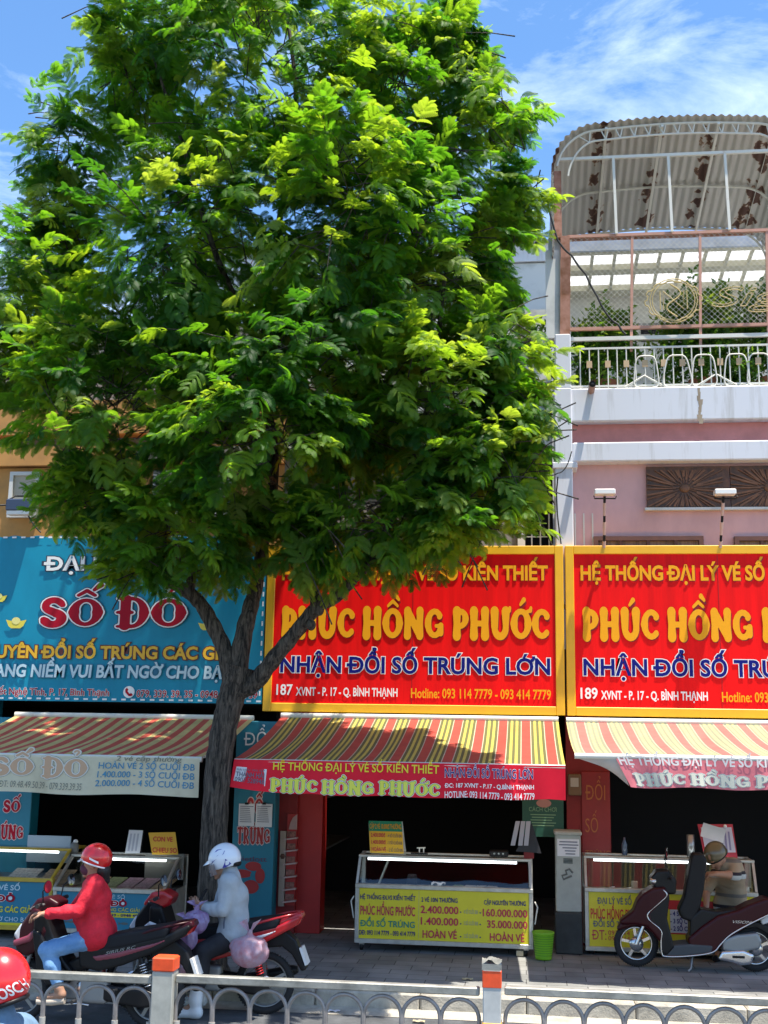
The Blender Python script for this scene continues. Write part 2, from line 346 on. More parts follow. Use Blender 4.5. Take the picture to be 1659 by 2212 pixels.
# ------------------------------------------------------------------ smooth solids from distance fields (bodies, clothes, helmets, fairings, bags)
class SDF:
    def __init__(s, h=0.01): s.h = h; s.p = []
    def cone(s, p, q, r0, r1=None, m=0, k=0.02): s.p.append(('c', np.array(p, float), np.array(q, float), r0, r0 if r1 is None else r1, m, k)); return s
    def ell(s, c, r, m=0, k=0.02, rot=(0, 0, 0)):
        r = (r,)*3 if isinstance(r, (int, float)) else r
        s.p.append(('e', np.array(c, float), np.array(r, float), np.array(Euler(rot).to_matrix()), None, m, k)); return s
    def box(s, c, hf, r=0.01, m=0, k=0.005, rot=(0, 0, 0)): s.p.append(('b', np.array(c, float), np.array(hf, float), np.array(Euler(rot).to_matrix()), r, m, k)); return s
    def prof(s, poly, hw, r=0.02, m=0, k=0.005, y0=0.0, taper=None): s.p.append(('p', np.array(poly, float), hw, r, (y0, taper), m, k)); return s
    def cut(s, c, r, rot=(0, 0, 0), kind='e', rr=0.01): s.p.append(('x', kind, np.array(c, float), np.array(r, float), np.array(Euler(rot).to_matrix()), rr, 0)); return s
    def shell(s, t): s.p.append(('s', t)); return s
    def folds(s, amp=.006, f=22.0, seed=0): s.p.append(('w', amp, f, seed)); return s
    def bounds(s, q):
        if q[0] == 'c': r = max(q[3], q[4]); return np.minimum(q[1], q[2])-r, np.maximum(q[1], q[2])+r
        if q[0] in 'eb': e = np.abs(q[3]) @ q[2] + (0 if q[0] == 'e' else q[4]); return q[1]-e, q[1]+e
        if q[0] == 'p':
            P = q[1]; y0 = q[4][0]; w = q[2]+q[3]
            return np.array([P[:, 0].min()-q[3], y0-w, P[:, 1].min()-q[3]]), np.array([P[:, 0].max()+q[3], y0+w, P[:, 1].max()+q[3]])
    def dist(s, q, X, Y, Z):
        if q[0] == 'c':
            d = q[2]-q[1]; L2 = d@d+1e-12; t = np.clip(((X-q[1][0])*d[0]+(Y-q[1][1])*d[1]+(Z-q[1][2])*d[2])/L2, 0, 1)
            return np.sqrt((X-q[1][0]-t*d[0])**2+(Y-q[1][1]-t*d[1])**2+(Z-q[1][2]-t*d[2])**2)-(q[3]+(q[4]-q[3])*t)
        if q[0] in 'eb':
            M = q[3].T; dx, dy, dz = X-q[1][0], Y-q[1][1], Z-q[1][2]
            a = M[0,0]*dx+M[0,1]*dy+M[0,2]*dz; b = M[1,0]*dx+M[1,1]*dy+M[1,2]*dz; c = M[2,0]*dx+M[2,1]*dy+M[2,2]*dz
            if q[0] == 'e':
                r = q[2]; k0 = np.sqrt((a/r[0])**2+(b/r[1])**2+(c/r[2])**2); k1 = np.sqrt((a/r[0]**2)**2+(b/r[1]**2)**2+(c/r[2]**2)**2)+1e-9; return k0*(k0-1)/k1
            h = q[2]; a, b, c = np.abs(a)-h[0], np.abs(b)-h[1], np.abs(c)-h[2]
            return np.sqrt(np.maximum(a,0)**2+np.maximum(b,0)**2+np.maximum(c,0)**2)+np.minimum(np.maximum(a,np.maximum(b,c)),0)-q[4]
        if q[0] == 'p':
            P = q[1]; x = X[:, 0, :]; z = Z[:, 0, :]; d = np.full(x.shape, 1e9); sg = np.zeros(x.shape, bool); n = len(P)
            for i in range(n):
                a, b = P[i], P[i-1]; e = b-a; t = np.clip(((x-a[0])*e[0]+(z-a[1])*e[1])/(e@e+1e-12), 0, 1)
                d = np.minimum(d, np.hypot(x-a[0]-t*e[0], z-a[1]-t*e[1]))
                cnd = ((a[1] > z) != (b[1] > z)) & (x < (b[0]-a[0])*(z-a[1])/((b[1]-a[1]) if b[1] != a[1] else 1e-9)+a[0]); sg ^= cnd
            d = np.where(sg, -d, d)[:, None, :]; y0, tp = q[4]
            hw = q[2] if tp is None else (q[2]*tp(x, z))[:, None, :]
            w = np.abs(Y-y0)-hw
            return np.sqrt(np.maximum(d,0)**2+np.maximum(w,0)**2)+np.minimum(np.maximum(d,w),0)-q[3]
    def mesh(s):
        h = s.h; B = [s.bounds(q) for q in s.p if q[0] in 'cebp']; lo = np.min([b[0] for b in B], 0)-4*h; hi = np.max([b[1] for b in B], 0)+4*h
        n = np.ceil((hi-lo)/h).astype(int)+1; ax = [lo[i]+h*np.arange(n[i]) for i in range(3)]
        D = np.full(n, 0.25, np.float32); Mt = np.zeros(n, np.int16); BD = np.full(n, 9.0, np.float32)
        for q in s.p:
            if q[0] == 's': D = np.abs(D + q[1]/2) - q[1]/2; continue
            if q[0] == 'w':     # cloth folds
                r_ = np.random.default_rng(q[3]); X, Y, Z = np.meshgrid(*ax, indexing='ij', sparse=True); W = 0
                for o_ in range(4):
                    a = r_.normal(size=3); a /= np.linalg.norm(a); b = r_.normal(size=3)*q[2]*.35; p0 = r_.uniform(0, 6); W = W + np.sin(q[2]*(.7+.35*o_)*(a[0]*X+a[1]*Y+a[2]*Z)+2.2*np.sin(b[0]*X+b[1]*Y+b[2]*Z+p0)+p0)/(1+.4*o_)
                D = (D + q[1]*(1-np.abs(W)*.8)).astype(np.float32); continue
            if q[0] == 'x':
                kind, c, r, M, rr = q[1:6]; qq = ('e', c, r, M, None) if kind == 'e' else ('b', c, r, M, rr); l, u = s.bounds(qq)
            else: l, u = s.bounds(q)
            mg = 0.05 if q[0] != 'x' else 2*h
            i0 = np.maximum(((l-mg-lo)/h).astype(int), 0); i1 = np.minimum(((u+mg-lo)/h).astype(int)+2, n)
            if np.any(i1 <= i0): continue
            sl = tuple(slice(a, b) for a, b in zip(i0, i1)); X, Y, Z = np.meshgrid(*[ax[i][i0[i]:i1[i]] for i in range(3)], indexing='ij')
            if q[0] == 'x': D[sl] = np.maximum(D[sl], -s.dist(qq, X, Y, Z)); continue
            d = s.dist(q, X, Y, Z).astype(np.float32); o = D[sl]; k = q[6]
            hh = np.maximum(k-np.abs(o-d), 0)/k if k > 0 else 0
            D[sl] = np.minimum(o, d) - hh*hh*k*0.25
            cl = d < BD[sl]; Mt[sl] = np.where(cl, q[5], Mt[sl]); BD[sl] = np.minimum(BD[sl], d)
        return surface_nets(D, lo, h, Mt)
    def to(s, mb, mats):
        V, F, mi = s.mesh(); o = mb.n; mb.v.extend(map(tuple, V)); mb.n += len(V); ids = [mb.mi(m) for m in mats]
        mb.f.extend((F+o).tolist()); mb.m.extend([ids[int(k)] for k in mi]); mb.sm.extend([True]*len(F)); return mb
def surface_nets(D, lo, h, Mt):
    nx, ny, nz = D.shape; I = D < 0
    c = np.zeros((nx-1, ny-1, nz-1), np.int8)
    offs = [(a, b, d) for a in (0, 1) for b in (0, 1) for d in (0, 1)]
    for a, b, d in offs: c += I[a:nx-1+a, b:ny-1+b, d:nz-1+d]
    act = (c > 0) & (c < 8); ci = np.argwhere(act); idx = -np.ones(act.shape, np.int64); idx[act] = np.arange(len(ci))
    S = np.zeros((len(ci), 3)); N = np.zeros(len(ci))
    for p in offs:
        for axn in range(3):
            if p[axn]: continue
            q = list(p); q[axn] = 1
            a = D[ci[:,0]+p[0], ci[:,1]+p[1], ci[:,2]+p[2]]; b = D[ci[:,0]+q[0], ci[:,1]+q[1], ci[:,2]+q[2]]
            cr_ = (a < 0) != (b < 0); t = np.where(cr_, a/np.where(cr_, a-b, 1), 0)
            pos = np.array(p, float)[None, :].repeat(len(ci), 0); pos[:, axn] += t
            S += pos*cr_[:, None]; N += cr_
    V = lo + h*(ci + S/N[:, None]); F = []; mm = []
    for axn in range(3):
        a = I[tuple(slice(0, -1) if i == axn else slice(None) for i in range(3))]; b = I[tuple(slice(1, None) if i == axn else slice(None) for i in range(3))]
        e = np.argwhere(a != b); o1, o2 = [i for i in range(3) if i != axn]
        e = e[(e[:, o1] > 0) & (e[:, o2] > 0) & (e[:, o1] < D.shape[o1]-1) & (e[:, o2] < D.shape[o2]-1)]
        if not len(e): continue
        def cell(d1, d2): q = e.copy(); q[:, o1] += d1; q[:, o2] += d2; return idx[q[:,0], q[:,1], q[:,2]]
        f = np.stack([cell(-1,-1), cell(0,-1), cell(0,0), cell(-1,0)], 1); fl = a[e[:,0], e[:,1], e[:,2]]
        if axn == 1: fl = ~fl
        f[~fl] = f[~fl][:, ::-1]; F.append(f); mm.append(Mt[e[:,0], e[:,1], e[:,2]])
    return V, np.concatenate(F), np.concatenate(mm)
def solid(name, parent, mats, sdf, local=True):
    b = MB(); sdf.to(b, mats if isinstance(mats, (list, tuple)) else [mats]); return b.build(name, parent, local=local)
# ================================================================== materials
ASPHALT = mat('asphalt', (0.075, 0.08, 0.085), 0.9, var=0.35, vscale=3.0, bump=0.4, bscale=160)
CONC = mat('kerb_concrete', (0.36, 0.33, 0.27), 0.9, var=0.25, vscale=5, bump=0.3, bscale=60)
STEEL = mat('stainless_steel', (0.55, 0.55, 0.53), 0.35, 0.9, var=0.15, vscale=8)
GALV = mat('galvanised_rail', (0.29, 0.285, 0.25), 0.5, 0.35, var=0.3, vscale=6, bump=0.1)
POSTW = mat('pale_painted_post', (0.42, 0.41, 0.35), 0.5, 0.1, var=0.2, vscale=5)
REDP = mat('red_paint', (0.80, 0.085, 0.02), 0.4, var=0.15, vscale=9)
YELP = mat('yellow_paint', (0.75, 0.38, 0.02), 0.5, var=0.25, vscale=9)
DARK = mat('dark_interior', (0.012, 0.012, 0.013), 0.9)  # near-black colour: the shade of deep rooms and openings is painted in
BLACK = mat('black_plastic', (0.010, 0.010, 0.011), 0.55, spec=.25)
RUBBER = mat('tyre_rubber', (0.016, 0.016, 0.017), 0.85)
WHITE = mat('white_paint', (0.78, 0.78, 0.76), 0.5)
PINKW = mat('pink_wall', (0.62, 0.37, 0.36), 0.85, var=0.12, vscale=1.6, stretch=(1, 1, .5))
PINKD = mat('pink_band', (0.66, 0.25, 0.22), 0.8, var=0.12, vscale=3)
BLUEW = mat('bluish_white_wall', (0.62, 0.63, 0.66), 0.85, col2=(0.40, 0.39, 0.37), vscale=2.4, stretch=(3.2, 1, .35), ramp=(0.54, 0.80))
WWALL = mat('weathered_white_wall', (0.60, 0.60, 0.57), 0.9, col2=(0.36, 0.36, 0.33), vscale=1.5, ramp=(0.5, 0.75))
OCHRE = mat('ochre_wall', (0.52, 0.26, 0.075), 0.85, col2=(0.30, 0.16, 0.06), vscale=1.8, ramp=(0.45, 0.8))
GREYW = mat('grey_plaster', (0.22, 0.21, 0.19), 0.9, var=0.3, vscale=1.6)
BROWNF = mat('brown_window_frame', (0.10, 0.04, 0.028), 0.6, var=0.2)
DGLASS = mat('dark_window_glass', (0.03, 0.035, 0.04), 0.12)
CURT = mat('curtain', (0.22, 0.16, 0.14), 0.9, var=0.4, vscale=9, stretch=(5, 1, .4))
WOODR = mat('carved_wood', (0.14, 0.055, 0.022), 0.55, col2=(0.05, 0.022, 0.012), vscale=14)
REDS = mat('red_sign', (0.80, 0.004, 0.004), 0.5, spec=.15, var=0.13, vscale=1.6, stretch=(5, 1, .3))
YELS = mat('yellow_frame', (0.80, 0.42, 0.008), 0.42, var=0.06, vscale=3)
YTXT = mat('yellow_lettering', (0.82, 0.36, 0.008), 0.5, spec=.2)
NAVY = mat('navy_lettering', (0.004, 0.008, 0.17), 0.5, spec=.15)
WTXT = mat('white_lettering', (0.82, 0.82, 0.80), 0.45)
TEAL = mat('blue_banner', (0.006, 0.25, 0.39), 0.45, spec=.25, var=0.08, vscale=1.3, stretch=(2, 1, 1))
TEALD = mat('teal_board', (0.008, 0.17, 0.25), 0.5, var=0.08, vscale=2)
CRIM = mat('crimson_lettering', (0.40, 0.004, 0.02), 0.5, spec=.15)
DKRED = mat('dark_red_edge', (0.10, 0.01, 0.012), 0.5)
LBLUE = mat('pale_blue_lettering', (0.50, 0.66, 0.72), 0.45)
CREAM = mat('cream_tarpaulin', (0.72, 0.67, 0.48), 0.7, col2=(0.52, 0.46, 0.30), vscale=2.5, ramp=(0.5, 0.85), trans=0.25)
PAPER = mat('paper', (0.70, 0.70, 0.72), 0.8, var=0.05)
INK = mat('printing_ink', (0.12, 0.13, 0.18), 0.8)
YPAN = mat('yellow_panel', (0.72, 0.62, 0.02), 0.4, var=0.05, vscale=3)
GRN = mat('green_lettering', (0.01, 0.22, 0.16), 0.5)
MAG = mat('magenta_lettering', (0.50, 0.012, 0.06), 0.5)
GREYT = mat('grey_lettering', (0.30, 0.32, 0.30), 0.6)
LAMPM = mat('lit_tube', (0.95, 0.98, 1.0), 0.5, emit=2.2)
GLASS = glass('clear_glass')
ALU = mat('aluminium_frame', (0.48, 0.47, 0.42), 0.4, 0.5, var=0.15, vscale=9)
RUST = mat('rusty_steel', (0.40, 0.20, 0.14), 0.8, 0.1, col2=(0.22, 0.085, 0.035), vscale=9, ramp=(0.4, 0.7))
SALMON = mat('salmon_painted_steel', (0.50, 0.26, 0.19), 0.75, col2=(0.36, 0.21, 0.12), vscale=8, ramp=(0.5, 0.8))
WSTEEL = mat('white_painted_steel', (0.66, 0.64, 0.56), 0.6, col2=(0.42, 0.30, 0.18), vscale=9, ramp=(0.6, 0.85))
REDW = mat('dark_red_wall', (0.22, 0.008, 0.008), 0.6, var=0.15, vscale=2.5)
REDF = mat('red_jamb', (0.38, 0.012, 0.01), 0.5, var=0.12, vscale=2)

def corrugated():
    m = bpy.data.materials.new('rusty_corrugated_sheet'); m.use_nodes = True; n = m.node_tree; N = n.nodes; K = n.links.new; b = N['Principled BSDF']
    t = N.new('ShaderNodeTexCoord'); z = N.new('ShaderNodeTexNoise'); z.inputs['Scale'].default_value = 3.0; z.inputs['Detail'].default_value = 5; z.inputs['Roughness'].default_value = 0.6
    mp = N.new('ShaderNodeMapping'); mp.inputs['Scale'].default_value = (2.2, 1.9, 1.0); K(t.outputs['Object'], mp.inputs[0]); K(mp.outputs[0], z.inputs['Vector'])
    w = N.new('ShaderNodeTexWave'); w.wave_type = 'BANDS'; w.bands_direction = 'X'; w.inputs['Scale'].default_value = 0.43; w.inputs['Distortion'].default_value = 0.6; w.inputs['Phase Offset'].default_value = 3.4; K(t.outputs['Object'], w.inputs['Vector'])
    a = N.new('ShaderNodeMath'); a.operation = 'MULTIPLY'; K(z.outputs['Fac'], a.inputs[0]); K(w.outputs['Fac'], a.inputs[1])
    r = N.new('ShaderNodeValToRGB'); r.color_ramp.elements[0].position = 0.40; r.color_ramp.elements[0].color = (0.47, 0.45, 0.40, 1); r.color_ramp.elements[1].position = 0.47; r.color_ramp.elements[1].color = (0.085, 0.035, 0.02, 1)
    e = r.color_ramp.elements.new(0.43); e.color = (0.26, 0.15, 0.08, 1)
    z3 = N.new('ShaderNodeTexNoise'); z3.inputs['Scale'].default_value = 1.5; z3.inputs['Detail'].default_value = 2; K(mp.outputs[0], z3.inputs['Vector']); mr = N.new('ShaderNodeMapRange'); mr.inputs[1].default_value = .38; mr.inputs[2].default_value = .62; mr.inputs[3].default_value = .62; mr.inputs[4].default_value = 1.12; K(z3.outputs['Fac'], mr.inputs[0]); a2 = N.new('ShaderNodeMath'); a2.operation = 'MULTIPLY'; K(a.outputs[0], a2.inputs[0]); K(mr.outputs[0], a2.inputs[1]); K(a2.outputs[0], r.inputs['Fac']); K(r.outputs['Color'], b.inputs['Base Color']); b.inputs['Roughness'].default_value = 0.6; b.inputs['Metallic'].default_value = 0.15; return m
CORR = corrugated()
def paver():
    m = bpy.data.materials.new('pavement_slabs'); m.use_nodes = True; n = m.node_tree; N = n.nodes; K = n.links.new; b = N['Principled BSDF']
    t = N.new('ShaderNodeTexCoord'); br = N.new('ShaderNodeTexBrick'); br.inputs['Scale'].default_value = 2.5; br.inputs['Brick Width'].default_value = 1.0; br.inputs['Row Height'].default_value = 0.6
    br.inputs['Color1'].default_value = (0.31, 0.31, 0.295, 1); br.inputs['Color2'].default_value = (0.22, 0.225, 0.215, 1); br.inputs['Mortar'].default_value = (0.06, 0.06, 0.06, 1); br.inputs['Mortar Size'].default_value = 0.012
    K(t.outputs['Object'], br.inputs['Vector']); z = N.new('ShaderNodeTexNoise'); z.inputs['Scale'].default_value = 2.2; z.inputs['Detail'].default_value = 7; K(t.outputs['Object'], z.inputs['Vector'])
    mx = N.new('ShaderNodeMix'); mx.data_type = 'RGBA'; mx.blend_type = 'MULTIPLY'; mx.inputs[0].default_value = 0.8
    r = N.new('ShaderNodeValToRGB'); r.color_ramp.elements[0].position = 0.3; r.color_ramp.elements[0].color = (0.45, 0.45, 0.45, 1); r.color_ramp.elements[1].position = 0.7; r.color_ramp.elements[1].color = (1, 1, 1, 1)
    K(z.outputs['Fac'], r.inputs['Fac']); K(br.outputs['Color'], mx.inputs[6]); K(r.outputs['Color'], mx.inputs[7]); K(mx.outputs[2], b.inputs['Base Color']); b.inputs['Roughness'].default_value = 0.8
    bp = N.new('ShaderNodeBump'); bp.inputs['Strength'].default_value = 0.3; bp.inputs['Distance'].default_value = 0.01; K(br.outputs['Fac'], bp.inputs['Height']); bp.invert = True; K(bp.outputs[0], b.inputs['Normal']); return m
PAVE = paver()
# ================================================================== ground, road, kerb, pavement
PZ = 0.17; KY = 11.54
g = MB().add([(-400, -400, -0.02), (400, -400, -0.02), (400, 400, -0.02), (-400, 400, -0.02)], [(0, 1, 2, 3)], mat('bare_ground', (0.16, 0.15, 0.13), 0.95, var=0.3, vscale=0.5)); g.build('ground', kind='structure')
MB().add([(-80, -12, 0), (80, -12, 0), (80, KY-0.2, 0), (-80, KY-0.2, 0)], [(0, 1, 2, 3)], ASPHALT).build('road', kind='structure')
kb = MB()
for i in range(-20, 20): kb.bbox((i*1.0+.004, KY, -0.1), (i*1.0+.996, KY+0.28, PZ), CONC, 0.018)
kb.add([(-20, KY-0.22, 0.004), (20, KY-0.22, 0.004), (20, KY+0.01, 0.03), (-20, KY+0.01, 0.03)], [(0, 1, 2, 3)], CONC)
kb.build('kerb', kind='structure')
MB().box((-20, KY+0.285, -0.1), (20, 19.0, PZ-0.006), PAVE).build('pavement', kind='structure')
# ================================================================== sign planes and building lines
YS = 14.40; YW = 14.62
xb = at(572, 1400, YS).x       # boundary blue banner / red sign
xm = at(1221, 1400, YS).x      # boundary between the two red signs
XL, XR = -9.5, 6.0
# ------------------------------------------------------------------ left ochre house
ho = thing('shop_house', (-6.4, YW, PZ), 'narrow ochre house with grey beams rising behind the blue banner', 'house')
b = MB(); b.box((XL, YW+.1, PZ), (-6.9, YW+.3, 3.0), TEALD); b.box((XL, YW+.12, 3.001), (xb+.1, YW+.3, 4.499), GREYW)
za, zb_ = at(0, 1150, YW).z, 12.4
b.box((XL, YW+.05, 4.5), (xb+.12, YW+.25, at(0, 1010, YW).z), OCHRE); b.box((XL, YW-.05, at(0, 1008, YW).z), (xb+.12, YW+.25, at(0, 968, YW).z), OCHRE)
b.box((XL, YW+.3, at(0, 968, YW).z), (xb+.12, YW+.5, at(0, 940, YW).z), GREYW); b.box((XL, YW, at(0, 940, YW).z), (xb+.12, YW+.25, at(0, 868, YW).z), OCHRE)
b.box((XL, YW+.4, at(0, 868, YW).z), (xb+.12, YW+.6, 8.2), GREYW); b.build('wall', ho)
b = MB(); b.box((XL, YW-.12, at(0, 1128, YW).z-.9), (xb+.12, YW+.05, at(0, 1128, YW).z-.62), GREYW); b.box((at(300, 1000, YW).x, YW-.12, at(0, 1000, YW).z), (xb+.1, YW+.0, at(0, 990, YW).z+.1), GREYW); b.build('concrete_beam', ho)
for u0, u1 in ((20, 84), (330, 400), (428, 500)):
    x0, x1 = at(u0, 1060, YW).x, at(u1, 1060, YW).x; z0, z1 = at(0, 1118, YW).z, at(0, 1020, YW).z
    f = MB(); w = .05
    f.box((x0, YW-.02, z0), (x0+w, YW+.045, z1), WWALL); f.box((x1-w, YW-.02, z0), (x1, YW+.045, z1), WWALL); f.box((x0+w, YW-.02, z0), (x1-w, YW+.045, z0+w), WWALL); f.box((x0+w, YW-.02, z1-w), (x1-w, YW+.045, z1), WWALL)
    fo = f.build('window', ho); p = MB()
    for k in range(7): zz = z0+w+(z1-z0-2*w)*k/7; p.box((x0+w, YW+.01+.003*(k%2), zz), (x1-w, YW+.03, zz+(z1-z0-2*w)/7), mat('beige_shutter', (0.42, 0.38, 0.30), 0.7))
    p.build('shutter', fo)
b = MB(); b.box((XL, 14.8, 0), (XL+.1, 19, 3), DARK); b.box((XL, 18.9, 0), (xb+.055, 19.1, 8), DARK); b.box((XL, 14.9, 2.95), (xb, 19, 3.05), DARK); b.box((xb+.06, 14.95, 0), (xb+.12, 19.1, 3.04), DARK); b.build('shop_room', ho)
# ------------------------------------------------------------------ middle grey house behind the tree
hm = thing('shop_house', ((xb+xm)/2, YW, PZ), 'grey white house behind the tree with a dark barred upper opening', 'house')
b = MB(); xr = at(1197, 1000, YW).x; x0 = xb+.12
b.box((x0, YW+.05, 4.2), (at(1120, 1100, YW).x, YW+.25, at(0, 960, YW).z), GREYW); b.box((x0, YW-.05, at(0, 985, YW).z), (xr-.02, YW+.25, at(0, 958, YW).z), WWALL)
b.box((x0, YW+.9, 4.2), (xr, YW+1.1, 7.0), DARK); b.box((x0, YW-.03, at(0, 850, YW).z), (xr-.03, YW+1, at(0, 815, YW).z), WWALL); b.box((x0, YW+2.4, 6.9), (xr, YW+2.6, at(0, 700, YW+2.4).z), WWALL)
b.box((x0, YW+.9, at(0,958,YW).z-.0), (at(1100, 900, YW).x, YW+1.1, 6.9), GREYW)
b.build('wall', hm)
b = MB(); x1 = xr-.05
for k in range(9): xx = at(1130, 1150, YW).x+k*.11; b.bar((xx, YW+.1, 4.3), (xx, YW+.1, 5.4), .018, .018, WSTEEL)
for zz in (4.5, 4.8, 5.1): b.bar((at(1130, 1150, YW).x, YW+.1, zz), (x1, YW+.1, zz), .014, .014, WSTEEL)
b.box((at(1118,1100,YW).x, YW, 4.2), (at(1134,1100,YW).x, YW+.2, 5.5), WWALL)
b.build('window_bars', hm)
b = MB(); zt = at(1180, 716, YW).z; zb2 = at(1180, 838, YW).z
b.tube([(x0, YW+.15, zt), (x1-.02, YW+.15, zt)], .03, WSTEEL); b.tube([(x1-.06, YW+.15, zb2), (x1-.06, YW+.15, zt)], .045, WSTEEL)
for k in range(26): xx = x1-.2-k*.14; b.tube([(xx, YW+.15, zb2), (xx, YW+.15, zt)], .014, WSTEEL, 6)
b.build('balcony_railing', hm)
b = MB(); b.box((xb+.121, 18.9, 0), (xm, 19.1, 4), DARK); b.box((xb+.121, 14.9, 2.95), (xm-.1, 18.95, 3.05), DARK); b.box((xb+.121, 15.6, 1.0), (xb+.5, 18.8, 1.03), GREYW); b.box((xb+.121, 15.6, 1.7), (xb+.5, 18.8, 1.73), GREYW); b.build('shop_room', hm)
x0w, x1w = at(1110, 600, 19).x, at(1200, 600, 19).x
wb = thing('white_building', (x0w-1, 20, 0), 'pale bluish building with a moss stained parapet far behind the balcony', 'building')
b = MB(); b.box((x0w-6, 19.6, 0), (x1w+.4, 23, at(0, 605, 19.6).z), WWALL); b.build('wall', wb)
b = MB(); b.box((x0w-6, 19.55, at(0, 603, 19.6).z), (x1w+.4, 23, at(0, 568, 19.6).z), BLUEW); b.grid(lambda a, c: Vector((x0w-6+(x1w+6.4-x0w)*a, 19.4+3*c, at(0, 566, 19.6).z+.03*math.sin(a*420)+.5*c)), 260, 2, BLUEW); b.build('roof', wb)
# ------------------------------------------------------------------ right pink house
hp = thing('pink_house', (at(1450, 900, YW).x, YW, PZ), 'pink house with bluish white ledges, a planted balcony and a carved wood panel', 'house')
px0, px1 = at(1197, 950, YW).x, at(1235, 950, YW).x
def zv(v, Y=YW, u=1240): return at(u, v, Y).z
b = MB(); b.box((px1, YW+.10, 4.0), (XR, YW+.3, zv(995)), PINKW); b.build('wall', hp)
b = MB(); b.box((px1, YW+.04, zv(958)), (XR, YW+.3, zv(916)), PINKD); b.build('pink_band', hp)
b = MB(); b.bbox((px1, YW-.10, zv(1001)), (XR, YW+.3, zv(960)), BLUEW, .015); b.build('ledge', hp)
b = MB(); b.bbox((px1-.02, YW-.12, zv(916)), (XR, YW+.35, zv(845)), BLUEW, .015); b.box((px1, YW+.35, zv(860)), (XR, 19.5, zv(846)), BLUEW); b.build('balcony_slab', hp)
b = MB(); b.bbox((px0, YW-.16, 4.2), (px1, YW+.3, zv(845)), BLUEW, .012); b.bbox((px0+.02, YW-.15, zv(845)), (px1-.0, YW+.25, zv(729)), BLUEW, .012)
b.bbox((px0-.03, YW-.18, zv(1018)), (px1+.06, YW+.1, zv(1005)), BLUEW, .01); b.build('pillar', hp)
b = MB(); pc = Vector((at(1276, 855, YW).x, YW-.42, zv(851)))
b.lathe(pc, [(.043, 0), (.043, .32)], mat('brown_pipe', (0.30, 0.17, 0.12), 0.6), axis=(0, 1, -.0), seg=18); b.lathe(pc+Vector((0, .004, 0)), [(.001, 0.0), (.036, 0.001), (.036, .1)], DARK, axis=(0, 1, 0), seg=18); b.build('drain_pipe', hp)
wx0, wx1 = at(1398, 1050, YW).x, at(1578, 1050, YW).x; z0, z1 = zv(1095, YW, 1400), zv(1006, YW, 1400)
b = MB(); span = wx1-wx0
for k in range(3):
    X0 = wx0+k*(span+.012); b.box((X0, YW+.06, z0), (X0+span, YW+.1, z1), WOODR)
    for a in range(44):     # carved rays around a boss
        an = 2*math.pi*a/44 + (a % 2)*.04; r0, r1 = .07+.04*(a % 3), 1.2; cx, cz = X0+span*.46, (z0+z1)/2-.02
        dx, dz = math.cos(an), math.sin(an); t = min(r1, (span/2)/max(abs(dx), 1e-3)*.92, ((z1-z0)/2-.03)/max(abs(dz), 1e-3))
        if t > r0: b.bar((cx+dx*r0, YW+.055, cz+dz*r0), (cx+dx*t, YW+.05, cz+dz*t), .009+.008*(a % 3), .022, mat('wood_ray', (0.17, 0.07, 0.028), 0.6, var=.35), up=(0, 1, 0))
    b.ball(((X0+span*.46), YW+.06, (z0+z1)/2-.02), (.07, .022, .055), mat('wood_ray', (0.20, 0.085, 0.035), 0.5))
b.box((wx0-.03, YW+.03, z0-.035), (XR, YW+.1, z0-.002), WWALL); b.build('carved_panel', hp)
for u0, u1, n in ((1283, 1521, 4), (1588, 1830, 4)):
    x0, x1 = at(u0, 1170, YW).x, at(u1, 1170, YW).x; zt = zv(1157, YW, (u0+u1)/2); f = MB(); w = .055
    f.box((x0, YW+.03, 4.1), (x0+w, YW+.098, zt), BROWNF); f.box((x1-w, YW+.03, 4.1), (x1, YW+.098, zt), BROWNF); f.box((x0+w, YW+.03, zt-w), (x1-w, YW+.098, zt), BROWNF)
    for k in range(1, n): xx = x0+(x1-x0)*k/n; f.box((xx-.02, YW+.04, 4.1), (xx+.02, YW+.097, zt-w), BROWNF)
    fo = f.build('window', hp); p = MB(); p.box((x0+w, YW+.085, 4.1), (x1-w, YW+.096, zt-w), CURT); p.build('curtain', fo)
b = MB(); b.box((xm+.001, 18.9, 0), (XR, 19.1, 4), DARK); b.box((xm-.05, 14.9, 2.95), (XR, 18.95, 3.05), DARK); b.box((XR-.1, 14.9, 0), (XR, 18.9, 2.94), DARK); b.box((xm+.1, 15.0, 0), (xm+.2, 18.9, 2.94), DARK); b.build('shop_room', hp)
b = MB(); yb = 18.4
b.box((px1, yb, zv(846)), (XR, yb+.2, at(1400, 636, yb).z), mat('beige_wall', (0.50, 0.48, 0.42), 0.9, var=.15, vscale=1.2)); b.box((px1, yb-.02, at(1300, 707, yb).z), (XR, yb, at(1300, 705, yb).z+.03), GREYW)
for k in range(14):
    xx = at(1240, 715, yb).x+k*.36; zz = at(1400, 738, yb).z
    for d in (0, .13): b.box((xx, yb-.015, zz+d), (xx+.28, yb, zz+d+.09), DARK)
b.build('back_wall', hp)
BEIGE = mat('beige_beam', (0.50, 0.48, 0.36), 0.85, var=.1)      # pergola roof of pale panels on beams, falling towards the back
def pg(v): Y = 16.95+(v-541)/92*1.35; return Y, at(1400, v, Y).z
def slope_bar(b, v0, v1, th, m, x0, x1, up=0.0):
    (Ya, za_), (Yb, zb_) = pg(v0), pg(v1); b.add([(x0, Ya, za_+up), (x1, Ya, za_+up), (x1, Yb, zb_+up), (x0, Yb, zb_+up), (x0, Ya, za_+th+up), (x1, Ya, za_+th+up), (x1, Yb, zb_+th+up), (x0, Yb, zb_+th+up)], [(0, 1, 2, 3), (7, 6, 5, 4), (0, 4, 5, 1), (1, 5, 6, 2), (2, 6, 7, 3), (3, 7, 4, 0)], m)
b = MB()
